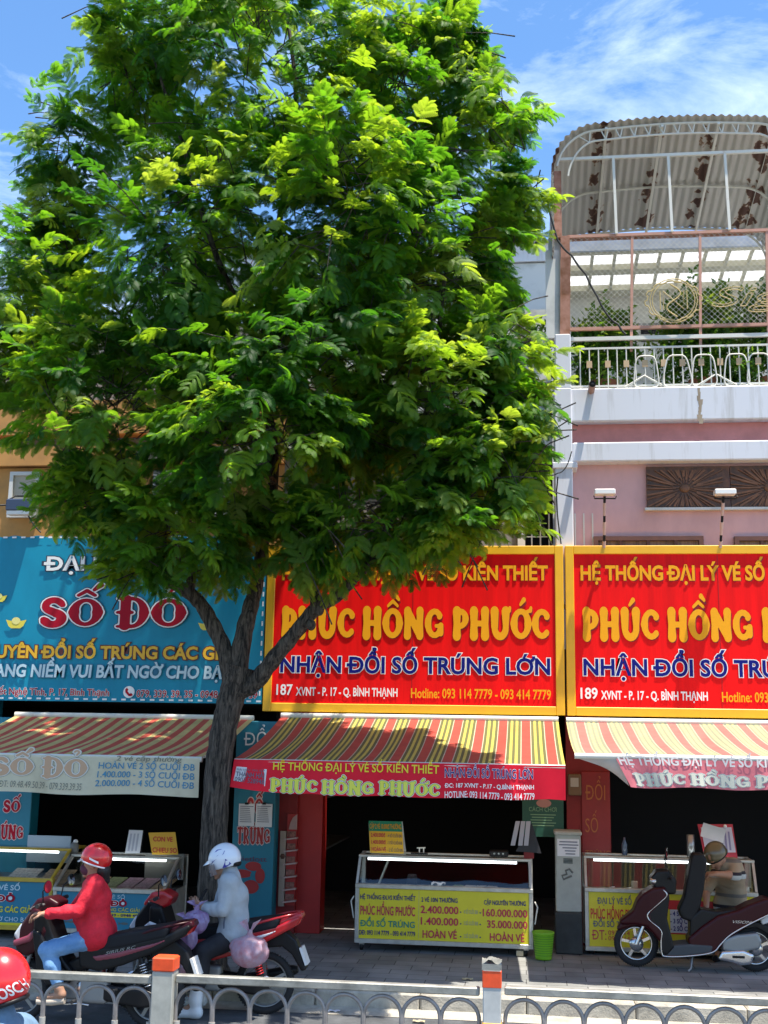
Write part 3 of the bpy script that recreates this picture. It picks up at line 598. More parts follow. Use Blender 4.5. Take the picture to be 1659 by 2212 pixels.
for v0, v1 in ((541, 548), (580, 592), (625, 640)): slope_bar(b, v0, v1, .10, BEIGE, px1-.05, XR)
for k in range(16):
    xx = px1+.10+.345*k
    for v0, v1 in ((548.2, 579.8), (592.2, 624.8)): slope_bar(b, v0, v1, .06, BEIGE, xx, xx+.045, .01)
b.build('pergola_beam', hp)
b = MB(); slope_bar(b, 543, 638, .01, mat('white_roof_sheet', (0.75, 0.75, 0.74), 0.6, trans=0.8, var=.08, vscale=3), px1, XR, .105); b.build('pergola_sheet', hp)
b = MB(); Ya, za_ = pg(541); b.box((px1-.02, Ya-.06, za_-.0), (XR, Ya-.005, at(1400, 520, Ya).z), mat('grey_blue_fascia', (0.40, 0.46, 0.55), 0.7, var=.15)); b.build('fascia', hp)
b = MB(); sx_, st_ = at(1512, 880, YW-.12).x, zv(846)
rs = random.Random(4)
for k in range(9):
    xx = sx_+.012*rs.uniform(-1, 1); w0 = .03*rs.uniform(.5, 1.2); zz0 = st_-.02-.05*k; b.add([(xx-w0, YW-.1216-.0002*k, zz0), (xx+w0, YW-.1216-.0002*k, zz0), (xx+w0*.7, YW-.1216-.0002*k, zz0-.07), (xx-w0*.8, YW-.1216-.0002*k, zz0-.07)], [(0, 3, 2, 1)], mat('rust_stain', (.34, .27, .19), .9, var=.2))
b.build('water_stain', hp)
# balustrade
b = MB(); YB = YW-.05; pA, pB = Z7(345, 1525, YB), Z7(1659, 1490, YB); zt = (pA.z+pB.z)/2; zl = zv(842, YB)
b.bar((px1, YB, zt), (XR, YB, zt), .045, .05, WSTEEL); b.bar((px1, YB, zt-.13), (XR, YB, zt-.13), .02, .025, WSTEEL); b.bar((px1, YB, zl+.04), (XR, YB, zl+.04), .02, .025, WSTEEL); b.build('handrail', hp)
k = 0; xx = px1+.12
while xx < 4.6:
    b = MB(); b.tube([(xx, YB, zl), (xx, YB, zt-.13)], .0095, WSTEEL, 6)
    if k % 2: b.box((xx-.035, YB-.012, (zl+zt)/2-.05), (xx+.035, YB-.011+.02, (zl+zt)/2+.04), mat('tan_plate', (0.52, 0.36, 0.20), .6))
    b.build('baluster', hp); xx += .118; k += 1
b = MB(); zc2 = (zl+zt-.13)/2; hh = (zt-.13-zl)/2
def loop(cx, w0, w1, rr=.009):
    pts = []
    for i in range(33):
        a = 2*math.pi*i/32; c, s = math.cos(a), math.sin(a); q = (abs(c)**.45)*(1 if c > 0 else -1); z = (abs(s)**.45)*(1 if s > 0 else -1)
        pts.append((cx+q*(w0+(w1-w0)*(z+1)/2), YB-.02, zc2-.06+z*hh*.78))
    b.tube(pts, rr, WSTEEL, 6)
for u_ in (1395, 1462, 1520, 1590, 1640): loop(at(u_, 790, YB).x, .17 if u_ != 1462 else .2, .12, .010)
for dx in (0, .9, 1.8):
    for sg in (-1, 1): b.tube([(at(1460, 800, YB).x+dx-.2*sg-.4, YB-.015, zl+.03), (at(1460, 800, YB).x+dx-.4, YB-.015, zl+.17), (at(1460, 800, YB).x+dx-.4+.25*sg, YB-.015, zl+.02)], .009, WSTEEL, 6)
b.build('scroll_ironwork', hp)
# cage front: rusty frame with chain link
YC = YW-.02; zA, zB = at(1380, 507, YC).z, at(1380, 708, YC).z; cxs = [Z7(322, 1100, YC).x, Z7(757, 1100, YC).x, Z7(1215, 1100, YC).x, Z7(1665, 1100, YC).x, 5.2]
b = MB()
for zz in (zA, zB): b.bar((cxs[0], YC, zz), (cxs[-1], YC, zz), .045, .04, SALMON)
for i, xx in enumerate(cxs): b.bar((xx-.05*(0 < i), YC, zB-(.32 if i else 0)), (xx, YC, zA), .034, .034, SALMON)
b.build('cage_frame', hp)
b = MB(); b.bar((px1-.07, YC+.01, zv(729)), (px1-.05, YC+.01, zv(560)), .13, .12, RUST); b.bar((px1-.05, YC, zv(640)), (px1-.05, YC, zA), .12, .10, RUST); b.bar((px1-.14, YC+.2, zv(560)), (px1-.14, YC+.2, at(1215, 510, YC).z), .26, .29, WWALL); b.bar((px1-.14, YC-.0, at(1215, 515, YC).z), (px1-.14, YC-.0, at(1215, 372, YC).z), .10, .08, RUST); b.bar((px1-.2, YC+.1, zv(730)), (px1-.2, YC+.1, zv(540)), .22, .2, WWALL); b.build('corner_post', hp)
b = MB(); s_ = .075; x_a, x_b = cxs[0], 4.4; H_ = zA-zB
for k in range(int((x_b-x_a+H_)/s_)):
    for sg in (1, -1):
        xs = x_a+k*s_-(H_ if sg > 0 else 0); t0, t1 = 0.0, H_
        lo_, hi_ = (max(0, x_a-xs), min(H_, x_b-xs)) if sg > 0 else (max(0, xs-x_b), min(H_, xs-x_a))
        if hi_ > lo_: b.bar((xs+sg*lo_, YC+.01*sg, zB+lo_), (xs+sg*hi_, YC+.01*sg, zB+hi_), .0028, .0028, WSTEEL)
b.build('wire_mesh', hp)
# rusty barrel roof above the balcony
rc = thing('rooftop_canopy', (px0, YC, at(1215, 345, YC).z), 'rust stained corrugated metal canopy with rounded corners over the balcony', 'canopy')
xl, xr_ = at(1193, 400, YC).x, at(1662, 520, 16.75).x; zt = at(1400, 281, YC).z; zs = at(1200, 372, YC).z; zlow = at(1200, 560, YC).z; rad = .62; prof = []
n = 16
for i in range(9): prof.append((xl, zlow+(zt-rad-zlow)*i/8))
for i in range(1, n+1): a = math.pi-math.pi/2*i/n; prof.append((xl+rad+rad*math.cos(a), zt-rad+rad*math.sin(a)))
m_ = 64
for i in range(1, m_+1): prof.append((xl+rad+(xr_-xl-2*rad)*i/m_, zt+.05*math.sin(math.pi*i/m_)))
for i in range(1, n+1): a = math.pi/2-math.pi/2*i/n; prof.append((xr_-rad+rad*math.cos(a), zt-rad+rad*math.sin(a)))
fine = []; acc = 0
for i in range(len(prof)-1):
    p, q = Vector((prof[i][0], prof[i][1])), Vector((prof[i+1][0], prof[i+1][1])); L_ = (q-p).length; k = max(2, int(L_/.0155)); nrm = Vector((-(q-p).y, (q-p).x)).normalized()
    for j in range(k): t = j/k; c = p.lerp(q, t)+nrm*.016*math.sin((acc+L_*t)*2*math.pi/.11); fine.append(c)
    acc += L_
YBK = 16.75; SL = (zt-at(1400, 500, YBK).z)/(YBK-YC)
b = MB(); nf = len(fine); vs = [(c.x, y, c.y-SL*(y-YC)) for y in (YC-.18, YBK) for c in fine]
b.add(vs, [(i, i+1, nf+i+1, nf+i) for i in range(nf-1)], CORR, True); b.build('roof_sheet', rc)
def archpts(ins, y, zbot): return [(x + (ins if x < xl+rad else (-ins if x > xr_-rad else 0))*(1 if z < zt-rad+.01 else abs(math.cos(math.atan2(z-(zt-rad), min(x-xl-rad, 0) if x < xl+rad else max(x-xr_+rad, 0))))), y, z-(ins if z > zt-rad else 0)-SL*(y-YC)) for x, z in prof if z >= zbot]
for y in (YC-.1, 15.75, YBK-.05):
    b = MB(); b.tube(archpts(.05, y, zs), .017, WSTEEL, 6)
    if y < 15:
        o2 = archpts(.2, y, zs); b.tube(o2, .014, WSTEEL, 6); o1 = archpts(.05, y, zs)
        for i in range(9, min(len(o1), len(o2))-4, 3): b.tube([o1[i], o2[min(i+(2 if i % 2 else -1), len(o2)-1)]], .01, WSTEEL, 5)
    b.build('arch_rib', rc)
for k in range(5): xx = xl+.72+.72*k*1.02; b = MB(); b.bar((xx, YC-.15, zt-.06+SL*.15), (xx, YBK, zt-.06-SL*(YBK-YC)), .035, .035, WSTEEL); b.build('purlin', rc)
b = MB(); zz = at(1400, 341, YC).z; b.bar((xl+.1, YC-.05, zz), (xr_, YC-.05, zz), .04, .04, WSTEEL); b.build('cross_bar', rc); b = MB(); b.bar((xl+.05, YBK-.04, zt-.10-SL*(YBK-YC)), (xr_, YBK-.04, zt-.10-SL*(YBK-YC)), .05, .06, RUST); b.build('eaves_beam', rc)
for u_ in (1329, 1448, 1571): xx = at(u_, 420, YC).x; b = MB(); b.bar((xx, YC-.05, zA), (xx-.02, YC-.05, zz), .035, .035, WSTEEL); b.build('strut', rc)
# neon emblem and script on the cage
GOLD = mat('gold_tube', (0.52, 0.40, 0.17), 0.7)
ns_ = thing('neon_sign', (at(1453, 655, YC).x, YC-.09, at(1453, 655, YC).z), 'gold tube neon sign with a gear emblem and script on the balcony cage', 'neon sign')
c = Vector((at(1453, 655, YC).x, YC-.09, at(1453, 655, YC).z)); b = MB(); pts = []
for i in range(121):
    a = 2*math.pi*i/120; r = 1.0 if (i//5) % 2 else 1.09; pts.append(c+Vector((math.cos(a)*.335*r, 0, math.sin(a)*.255*r)))
b.tube(pts, .0075, GOLD, 6)
for r in (.80, .72): b.torus(c, .27*r/.72, .0065, GOLD, seg=40, ring=6, sx=1.0)
for pts in ([(-.17, -.12), (-.17, .13)], [(-.13, -.12), (-.13, .13), (.13, -.12), (.13, .13)], [(.17, .13), (.17, -.12)]): b.tube([c+Vector((x, -.005, z)) for x, z in pts], .008, GOLD, 6)
b.tube([c+Vector((.09*math.sin(t*1.0)*(1 if t < 0 else 1), -.012, .2*t/3.2)) for t in np.linspace(-3.6, 3.6, 22)], .009, GOLD, 6)
b.build('emblem', ns_)
def outline_text(st, x0, x1, z, cap, y, m, r=.0062, shear=.3):
    c = bpy.data.curves.new('t', 'FONT'); c.body = st; c.size = 1; c.fill_mode = 'NONE'; c.resolution_u = 4; c.shear = shear
    o = bpy.data.objects.new('t', c); COL.objects.link(o); bpy.context.view_layer.update(); me = bpy.data.meshes.new_from_object(o.evaluated_get(bpy.context.evaluated_depsgraph_get()))
    V = np.array([p.co[:2] for p in me.vertices]); E = [tuple(e.vertices) for e in me.edges]; bpy.data.objects.remove(o); bpy.data.curves.remove(c); bpy.data.meshes.remove(me)
    a, bb = V[:, 0].min(), V[:, 0].max(); P = [(x0+(p[0]-a)/(bb-a)*(x1-x0), y, z+p[1]/CAP*cap) for p in V]; mb = MB()
    for i, j in E: mb.tube([P[i], P[j]], r, m, 5, cap=False)
    return mb
outline_text('Sign', at(1535, 660, YC).x, at(1745, 660, YC).x, at(1540, 668, YC).z, .26, YC-.09, GOLD).build('script', ns_)
# building line columns at pavement level
rcol = MB(); x0, x1 = at(1226, 1900, YW).x, Z6(608, 800, YW).x
rcol.box((xm+.0, YW, PZ), (x1, YW+.3, 2.95), REDW); co = rcol.build('red_pillar', origin=(x0, YW, PZ)); tag(co, 'dark red pillar between the two red shops, behind the grey cabinet', 'pillar')
# ================================================================== signboards
def fx(u, v, Y=YS): return at(u, v, Y).x
def fz(u, v, Y=YS): return at(u, v, Y).z
zT, zBt = fz(900, 1180), fz(900, 1541)
MLAM = mat('lamp_white', (0.75, 0.75, 0.72), 0.5); MBAND = mat('pole_pink', (0.62, 0.42, 0.34), 0.6)
def red_sign(x0, x1, num, label):
    t = thing('shop_sign', ((x0+x1)/2, YS, zBt), label, 'shop sign', 'red lottery shop signs')
    b = MB(); w = .105; d = .12
    b.bbox((x0, YS-.015, zBt), (x0+w, YS+d, zT), YELS, .006); b.bbox((x1-w, YS-.015, zBt), (x1, YS+d, zT), YELS, .006)
    b.bbox((x0+w, YS-.014, zBt), (x1-w, YS+d, zBt+w), YELS, .006); b.bbox((x0+w, YS-.014, zT-w), (x1-w, YS+d, zT), YELS, .006); b.build('border', t)
    f = Flat(YS+.01); f.box((x0+w-.01, YS+.011, zBt+w-.01), (x1-w+.01, YS+.1, zT-w+.01), REDS)
    s = (x1-x0)/3.7; a = x0
    k = lambda u: a + (u-572)*s*(3.7/649)
    zz = lambda v: zBt + (1541-v)*(zT-zBt)/361
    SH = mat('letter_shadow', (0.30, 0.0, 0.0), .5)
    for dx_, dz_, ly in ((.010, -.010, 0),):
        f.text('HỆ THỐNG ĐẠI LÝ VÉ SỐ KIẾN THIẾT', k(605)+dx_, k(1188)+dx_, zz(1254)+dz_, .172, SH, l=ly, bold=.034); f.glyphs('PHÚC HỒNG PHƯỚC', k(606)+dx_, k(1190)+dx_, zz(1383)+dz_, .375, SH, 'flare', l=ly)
    f.text('HỆ THỐNG ĐẠI LÝ VÉ SỐ KIẾN THIẾT', k(605), k(1188), zz(1254), .172, YTXT, bold=.034)
    f.glyphs('PHÚC HỒNG PHƯỚC', k(606), k(1190), zz(1383), .395, YTXT, 'flare')
    f.text('NHẬN ĐỔI SỐ TRÚNG LỚN', k(608), k(1191), zz(1456), .190, NAVY, bold=.026, out=WTXT, ow=.036)
    f.text(num, k(601), k(637), zz(1505), .125, WTXT, bold=.02); f.text('XVNT - P. 17 - Q. BÌNH THẠNH', k(644), k(866), zz(1506), .098, WTXT, bold=.024)
    f.text('Hotline: 093 114 7779 - 093 414 7779', k(895), k(1192), zz(1508), .112, YTXT, bold=.018)
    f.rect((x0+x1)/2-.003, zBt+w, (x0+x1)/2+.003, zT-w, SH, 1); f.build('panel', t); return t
xe = xm-.012
red_sign(xb, xe, '187', 'red lottery sign numbered 187 in a yellow frame, half hidden by the tree')
red_sign(xm+.012, xm+3.7, '189', 'red lottery sign numbered 189 in a yellow frame under the two floodlights')
# floodlights on poles over the right sign
for i, (u0, vb, u1, vt, hu0, hu1, lab) in enumerate(((1305, 1180, 1306, 1072, 1284, 1329, 'white bar floodlight on a straight striped pole above red sign 189'), (1556, 1180, 1563, 1072, 1543, 1589, 'white bar floodlight on a leaning striped pole before the carved wood panel'))):
    p0, p1 = at(u0, vb+3, YS-.0), at(u1, vt, YS-.28); t = thing('floodlight', p0, lab, 'floodlight', 'floodlights above the red sign')
    b = MB(); n = 8
    for k in range(n): q0, q1 = p0.lerp(p1, k/n), p0.lerp(p1, (k+1)/n); b.tube([q0, q1], .016 if k % 3 else .02, BLACK if k % 3 == 1 and k else MBAND, 8)
    b.build('pole', t); b = MB(); h0, h1 = at(hu0, 1064, YS-.3), at(hu1, 1064, YS-.3); b.bbox((h0.x, YS-.36, h0.z-.03), (h1.x, YS-.22, h0.z+.035), MLAM, .008); b.build('lamp_head', t)
    b = MB(); b.tube([(h0.x-.01, YS-.34, h0.z-.05), (h0.x, YS-.3, h0.z-.075), (h1.x, YS-.3, h1.z-.075), (h1.x+.01, YS-.34, h1.z-.05)], .008, BLACK, 6); b.build('bracket', t)
# blue banner
t = thing('banner', (xb-1.8, YS, fz(300, 1516)), 'blue tarpaulin banner with big crimson letters laced to a frame, at the left', 'banner')
xl_, zt_, zb_ = fx(-98, 1400), fz(300, 1158), fz(300, 1517); f = Flat(YS-.005); yT = YS-.005
f.grid(lambda a, c: Vector((xl_+(xb-.015-xl_)*a, yT+.006*math.sin(a*23+c*5)*math.sin(c*9+a*4), zb_+(zt_-zb_)*c + .012*math.sin(a*math.pi*26)*(1 if c > .99 else 0))), 104, 12, TEAL)
bx = lambda zx, zy=800: at((zx/2.37)*.8641, (1300+zy/2.37)*.8641, YS).x
bz = lambda zy, zx=650: at((zx/2.37)*.8641, (1300+zy/2.37)*.8641, YS).z
f.Y = yT-.012
f.text('ĐẠI LÝ VÉ SỐ', bx(225), bx(1085), bz(298), .172, WTXT, bold=.03, out=mat('dark_edge', (.02, .03, .06), .5), ow=.05)
f.glyphs('SỐ ĐỎ', bx(222), bx(1092), bz(640), .40, CRIM, 'slab', out=WTXT, ow=.035, out2=mat('dark_edge', (.02, .03, .06), .5), ow2=.055)
f.text('CHUYÊN ĐỔI SỐ TRÚNG CÁC GIẢI', bx(-158), bx(1392), bz(820), .150, mat('amber_lettering', (0.78, 0.43, 0.01), .45), bold=.035, out=DKRED, ow=.06)
f.text('MANG NIỀM VUI BẤT NGỜ CHO BẠN', bx(-80), bx(1392), bz(933), .150, LBLUE, bold=.03, out=mat('teal_edge', (0.004, 0.13, 0.24), .5), ow=.05, shear=.08)
f.text('166 Xô Viết Nghệ Tĩnh, P. 17, Bình Thạnh', bx(-175), bx(664), bz(1042), .082, CRIM, bold=.012, out=WTXT, ow=.04)
f.text('079. 339. 39. 35 - 0948. 49. 50. 39', bx(826), bx(1536), bz(1046), .085, CRIM, bold=.012, out=WTXT, ow=.04)
px, pz = bx(780), bz(1018)       # telephone receiver mark
f.disc(px, pz, .075, .075, WTXT, 2, 24); f.poly([(px-.05, pz+.03), (px-.03, pz+.055), (px-.008, pz+.03), (px-.02, pz+.012), (px+.01, pz-.022), (px+.032, pz-.012), (px+.055, pz-.035), (px+.03, pz-.055), (px-.0, pz-.05), (px-.045, pz-.005)], CRIM, 3)
GOLDI = mat('ingot_yellow', (0.75, 0.62, 0.06), .4)
for zx, zy, s in ((84, 612, 1), (-30, 462, .8), (1222, 622, .85)):
    cx, cz = bx(zx), bz(zy); w, h = .14*s, .085*s
    f.poly([(cx-w, cz+h*.45), (cx-w*.55, cz+h*.3), (cx-w*.3, cz+h*.25), (cx+w*.3, cz+h*.25), (cx+w*.55, cz+h*.3), (cx+w, cz+h*.45), (cx+w*.72, cz-h*.5), (cx+w*.45, cz-h*.85), (cx-w*.45, cz-h*.85), (cx-w*.72, cz-h*.5)], GOLDI, 2)
    f.disc(cx, cz+h*.28, w*.42, h*.55, mat('ingot_pale', (0.78, 0.70, 0.22), .4), 3, 16)
k = xl_+.05
while k < xb-.06:
    for z in (zb_+.02, zt_-.025): f.rect(k, z, k+.06, z+.022, WTXT, 1)
    k += .125
z = zb_+.1
while z < zt_: f.rect(xb-.05, z, xb-.03, z+.06, WTXT, 1); z += .125
f.build('tarpaulin', t); b = MB()
for zz in (zt_-.03, zb_+.03): b.bar((xl_, YS+.05, zz), (xb-.02, YS+.05, zz), .04, .04, STEEL)
for k in range(6): xx = xl_+.1+(xb-xl_-.2)*k/5; b.bar((xx, YS+.05, zb_+.05), (xx, YS+.05, zt_-.05), .03, .03, STEEL)
b.build('frame', t)
# ================================================================== awnings
AY = 12.08
def stripes_red(i, n):      # red / yellow-dark repeat, in cells of 2 cm
    q = i % 27
    return ('red' if q < 10 else 'pale' if q < 11 else 'dk' if q < 14 else 'yl' if q < 17 else 'dk' if q < 20 else 'yl' if q < 23 else 'dk' if q < 26 else 'pale')
def awning_mats(tone):
    return {'red': mat('awning_red'+tone, (0.55, 0.075, 0.05) if tone == '' else (0.60, 0.17, 0.14), .7, trans=.3, var=.08, vscale=5), 'yl': mat('awning_yellow'+tone, (0.66, 0.52, 0.10) if tone == '' else (0.66, 0.58, 0.24), .7, trans=.3, var=.08, vscale=5),
            'dk': mat('awning_olive'+tone, (0.12, 0.125, 0.04) if tone == '' else (0.27, 0.28, 0.18), .7, trans=.2), 'pale': mat('awning_pale'+tone, (0.62, 0.52, 0.36), .7, trans=.3)}
def awning_sheet(x0, x1, zt, ze, ye, fn, mats, cell=.01, sag=.05, ph=0):
    n = int((x1-x0)/cell); b = MB(); yt = YS-.03
    def s(a, c):
        y = yt+(ye-yt)*c; z = zt+(ze-zt)*c - sag*math.sin(math.pi*c)*(1+.25*math.sin(a*n*cell*5.3+1)) + .012*math.sin(a*n*cell*11+c*3)*math.sin(math.pi*c)
        return Vector((x0+(x1-x0)*a, y, z))
    b.grid(s, n, 10, None, mfn=lambda i, j: mats[fn(i+ph, n)])
    b.grid(lambda a, c: s(a, 1)+Vector((0, -.012*math.sin(c*3), -.05*c)), n, 2, None, mfn=lambda i, j: mats[fn(i+ph, n)])
    return b
def arms(root, x0, x1, zt, ze, ye):
    for xx in (x0+.25, x1-.25):
        b = MB(); b.tube([(xx, YS+.0, zt-.18), (xx+.12, (YS+ye)/2, (zt+ze)/2-.2), (xx, ye+.05, ze-.04)], .022, WSTEEL, 8); b.build('folding_arm', root)
    b = MB(); b.tube([(x0, ye+.0, ze-.03), (x1, ye, ze-.03)], .03, WSTEEL, 10); b.build('front_bar', root)
    b = MB(); b.tube([(x0, YS-.04, zt+.015), (x1, YS-.04, zt+.015)], .035, WSTEEL, 10); b.build('roller', root)
def valance(root, x0, x1, ztop, zbot, ye, m, slant0=0.0, drop=None, nx=90, nz=8):
    """hanging strip with gentle folds; returns the Flat carrying its lettering"""
    f = Flat(ye-.03, .002)
    H = ztop-zbot
    def wp(p):
        x, y, z = p; c = (ztop-z)/H; a = (x-x0)/(x1-x0)
        return (x - slant0*c*(1-a)**6, y + .018*math.sin(x*7.0)*c + .010*math.sin(x*17+1)*c, z - (drop(a)*c if drop else 0))
    f.warp = wp; o = f.n
    f.grid(lambda a, c: Vector(wp((x0+(x1-x0)*a, ye-.03, zbot+H*c))), nx, nz, m)
    return f
# middle awning
ze = at(860, 1645, AY).z; zt = at(860, 1552, YS).z; x0, x1 = at(507, 1645, AY).x, at(1221, 1645, AY).x
am = thing('awning', ((x0+x1)/2, YS, zt), 'red and olive striped awning of shop 187, open over the yellow counter', 'awning', 'striped shop awnings')
awning_sheet(x0, x1, zt, ze, AY, stripes_red, awning_mats('')).build('canopy', am); arms(am, x0, x1, zt, ze, AY)
VRED = mat('valance_red', (0.72, 0.010, 0.03), .5, spec=.2, var=.08, vscale=2)
zvt, zvb = at(860, 1647, AY).z-.0, at(860, 1712, AY).z
scal = lambda a: .05*min(1, a*5) + .015*abs(math.sin(a*math.pi*4.2))
f = valance(am, x0, x1, zvt, zvb, AY, VRED, .03, lambda a: scal(a)-.02)
w5 = lambda zx: at((560+zx/1.8433)*.8641, 1690, AY).x
vz = lambda zy: at(860, (1300+zy/1.8433)*.8641, AY).z
GRNE = mat('lime_edge', (0.10, 0.30, 0.02), .5); VY = mat('valance_yellow', (0.75, 0.62, 0.02), .5)
f.text('HỆ THỐNG ĐẠI LÝ VÉ SỐ KIẾN THIẾT', w5(228), w5(992), vz(1158), .070, VY, bold=.015)
f.glyphs('PHÚC HỒNG PHƯỚC', w5(220), w5(994), vz(1250), .115, mat('lemon_lettering', (0.72, 0.70, 0.08), .5), 'slab', out=GRNE, ow=.03, out2=WTXT, ow2=.06)
f.text('NHẬN ĐỔI SỐ TRÚNG LỚN', w5(1018), w5(1424), vz(1172), .078, NAVY, bold=.006, out=WTXT, ow=.03)
f.text('ĐC: 187 XVNT - P.17 - Q.BÌNH THẠNH', w5(1018), w5(1428), vz(1214), .036, WTXT, bold=.02); f.text('HOTLINE: 093 114 7779 - 093 414 7779', w5(1018), w5(1430), vz(1256), .056, WTXT, bold=.01)
f.poly([(w5(57), vz(1222)), (w5(198), vz(1232)), (w5(200), vz(1158)), (w5(62), vz(1152))], PAPER, 1)
f.text('MÁI HIÊN  MÁI XẾP', w5(66), w5(192), vz(1171), .022, INK, l=2); f.text('THÀNH HẢI', w5(64), w5(192), vz(1198), .046, INK, l=2, bold=.02); f.text('0907 528948', w5(62), w5(194), vz(1224), .046, INK, l=2, bold=.01)
f.build('valance', am)
# right awning, its printed strip folded back at the corner
ze2 = at(1450, 1630, AY).z; zt2 = at(1450, 1562, YS).z; x0, x1 = at(1241, 1620, AY).x, at(1241, 1620, AY).x+3.4
ar = thing('awning', ((x0+x1)/2, YS, zt2), 'sun faded pink striped awning of shop 189 with one corner folded', 'awning', 'striped shop awnings')
awning_sheet(x0, x1, zt2, ze2, AY, stripes_red, awning_mats('_faded'), ph=16).build('canopy', ar); arms(ar, x0, x1, zt2, ze2, AY)
xf = Z6(640, 300, AY).x; xf2 = Z6(745, 500, AY).x
VPK = mat('valance_pink', (0.68, 0.17, 0.19), .6, var=.1, vscale=3)
zvt, zvb = ze2-.05, at(1500, 1703, AY).z
f = valance(ar, xf, x1, zvt, zvb, AY, VPK, -.14, lambda a: .01*math.sin(a*20))
v6z = lambda zy, zx=1100: Z6(zx, zy, AY).z; v6x = lambda zx, zy=400: Z6(zx, zy, AY).x
f.text('HỆ THỐNG ĐẠI LÝ VÉ SỐ KIẾN THIẾT', v6x(655), v6x(2010), v6z(358), .080, mat('faded_white', (0.70, 0.66, 0.62), .6), bold=.03)
f.glyphs('PHÚC HỒNG PHƯỚC', v6x(715), v6x(2050), v6z(492), .110, mat('faded_cream', (0.62, 0.60, 0.48), .6), 'slab', out=mat('faded_grey', (0.26, 0.33, 0.30), .6), ow=.03, out2=mat('faded_white', (0.7, .66, .62), .6), ow2=.06)
f.build('valance', ar)
b = MB(); A, B_, C_, D_ = Vector((x0+.02, AY-.0, ze2-.05)), Vector((xf+.03, AY-.02, zvt)), Vector((xf2-.02, AY+.03, zvb+.01)), Vector((x0+.34, AY+.05, zvt-.10))
b.grid(lambda a, c: A.lerp(B_, a).lerp(D_.lerp(C_, a), c)+Vector((0, .05*math.sin(a*3)*c, 0)), 12, 8, mat('tarpaulin_back', (0.55, 0.56, 0.55), .7, trans=.35, var=.1)); b.build('folded_corner', ar)
# left awning
ze3 = at(220, 1630, AY).z; zt3 = at(220, 1549, YS).z; x0, x1 = at(-170, 1630, AY).x, at(437, 1640, AY).x
al = thing('awning', ((x0+x1)/2, YS, zt3), 'red and tan striped awning with cream strip, left of the tree', 'awning', 'striped shop awnings')
ml = {'r': mat('awning_brick', (0.60, 0.10, 0.06), .75, trans=.25, var=.1, vscale=4), 't': mat('awning_tan', (0.66, 0.50, 0.19), .75, trans=.25, var=.1, vscale=4)}
awning_sheet(x0, x1, zt3, ze3, AY, lambda i, n: 'r' if (i//8) % 2 else 't', ml).build('canopy', al); arms(al, x0, x1, zt3, ze3, AY)
f = valance(al, x0, x1-.02, at(220, 1634, AY).z, at(220, 1716, AY).z, AY, CREAM, .0, lambda a: .01*math.sin(a*14))
lx = lambda zx: at((zx/2.37)*.8641, 1670, AY).x
lz = lambda zy: at(200, (1300+zy/2.37)*.8641, AY).z
FOR = mat('faded_orange', (0.52, 0.33, 0.20), .7); FBL = mat('faded_blue', (0.06, 0.24, 0.38), .7); FGR = mat('faded_dark', (0.22, 0.22, 0.17), .7)
f.glyphs('SỐ ĐỎ', lx(-45), lx(522), lz(1528), .205, FOR, 'slab', out=mat('faded_halo', (0.62, 0.60, 0.52), .7), ow=.05, out2=FGR, ow2=.065)
f.text('2 vé cặp thường', lx(690), lx(1080), lz(1422), .05, FGR, bold=.01, shear=.15)
for st, z, xa in (('HOÀN VÉ 2 SỐ CUỐI ĐB', 1470, 588), ('1.400.000 - 3 SỐ CUỐI ĐB', 1522, 583), ('2.000.000 - 4 SỐ CUỐI ĐB', 1574, 574)): f.text(st, lx(xa), lx(1158), lz(z), .062, FBL, bold=.012, shear=.06)
f.text('ĐT: 09.48.49.50.39 - 079.339.39.35', lx(10), lx(500), lz(1597), .068, FGR, shear=.12)
f.build('valance', al)
# ================================================================== boards and columns at pavement level
def column(name, x0, x1, z0, z1, y, depth, m, label, cat):
    t = thing(name, ((x0+x1)/2, y+depth/2, z0), label, cat); f = Flat(y); f.bbox((x0, y, z0), (x1, y+depth, z1), m, .008); return t, f
PINKO = mat('pink_outline', (0.62, 0.48, 0.48), .6); LRED = mat('dull_red_lettering', (0.36, 0.02, 0.02), .6)
yc = YS+.02; zd = lambda zy, zx=300: ZD(zx, zy, yc).z; xd = lambda zx, zy=500: ZD(zx, zy, yc).x
t, f = column('advert_column', xd(88), xd(522), PZ, 2.72, yc, .25, TEALD, 'teal advert column with pinned result sheets beside the red shop, right of the trunk', 'column')
f.glyphs('TRÚNG', xd(140), xd(480), zd(615), .185, LRED, 'slab', out=PINKO, ow=.06); f.glyphs('SỐ', xd(230), xd(400), zd(330), .22, LRED, 'slab', out=PINKO, ow=.06)
f.text('ĐỔI', xd(170), xd(450), 2.42, .16, WTXT); f.text('vietlott', xd(155), xd(455), zd(800), .055, mat('dull_violet', (0.10, 0.05, 0.10), .6), bold=.01)
cx, cz = xd(300), zd(950)
for k, (dx, dz, rx, rz) in enumerate(((-.12, .02, .13, .05), (.02, .11, .10, .055), (.11, .0, .06, .09), (.0, -.13, .10, .08))): f.disc(cx+dx, cz+dz, rx, rz, LRED, 1+k, 18)
f.disc(cx+.02, cz+.01, .03, .03, TEALD, 6, 10); f.build('board', t)
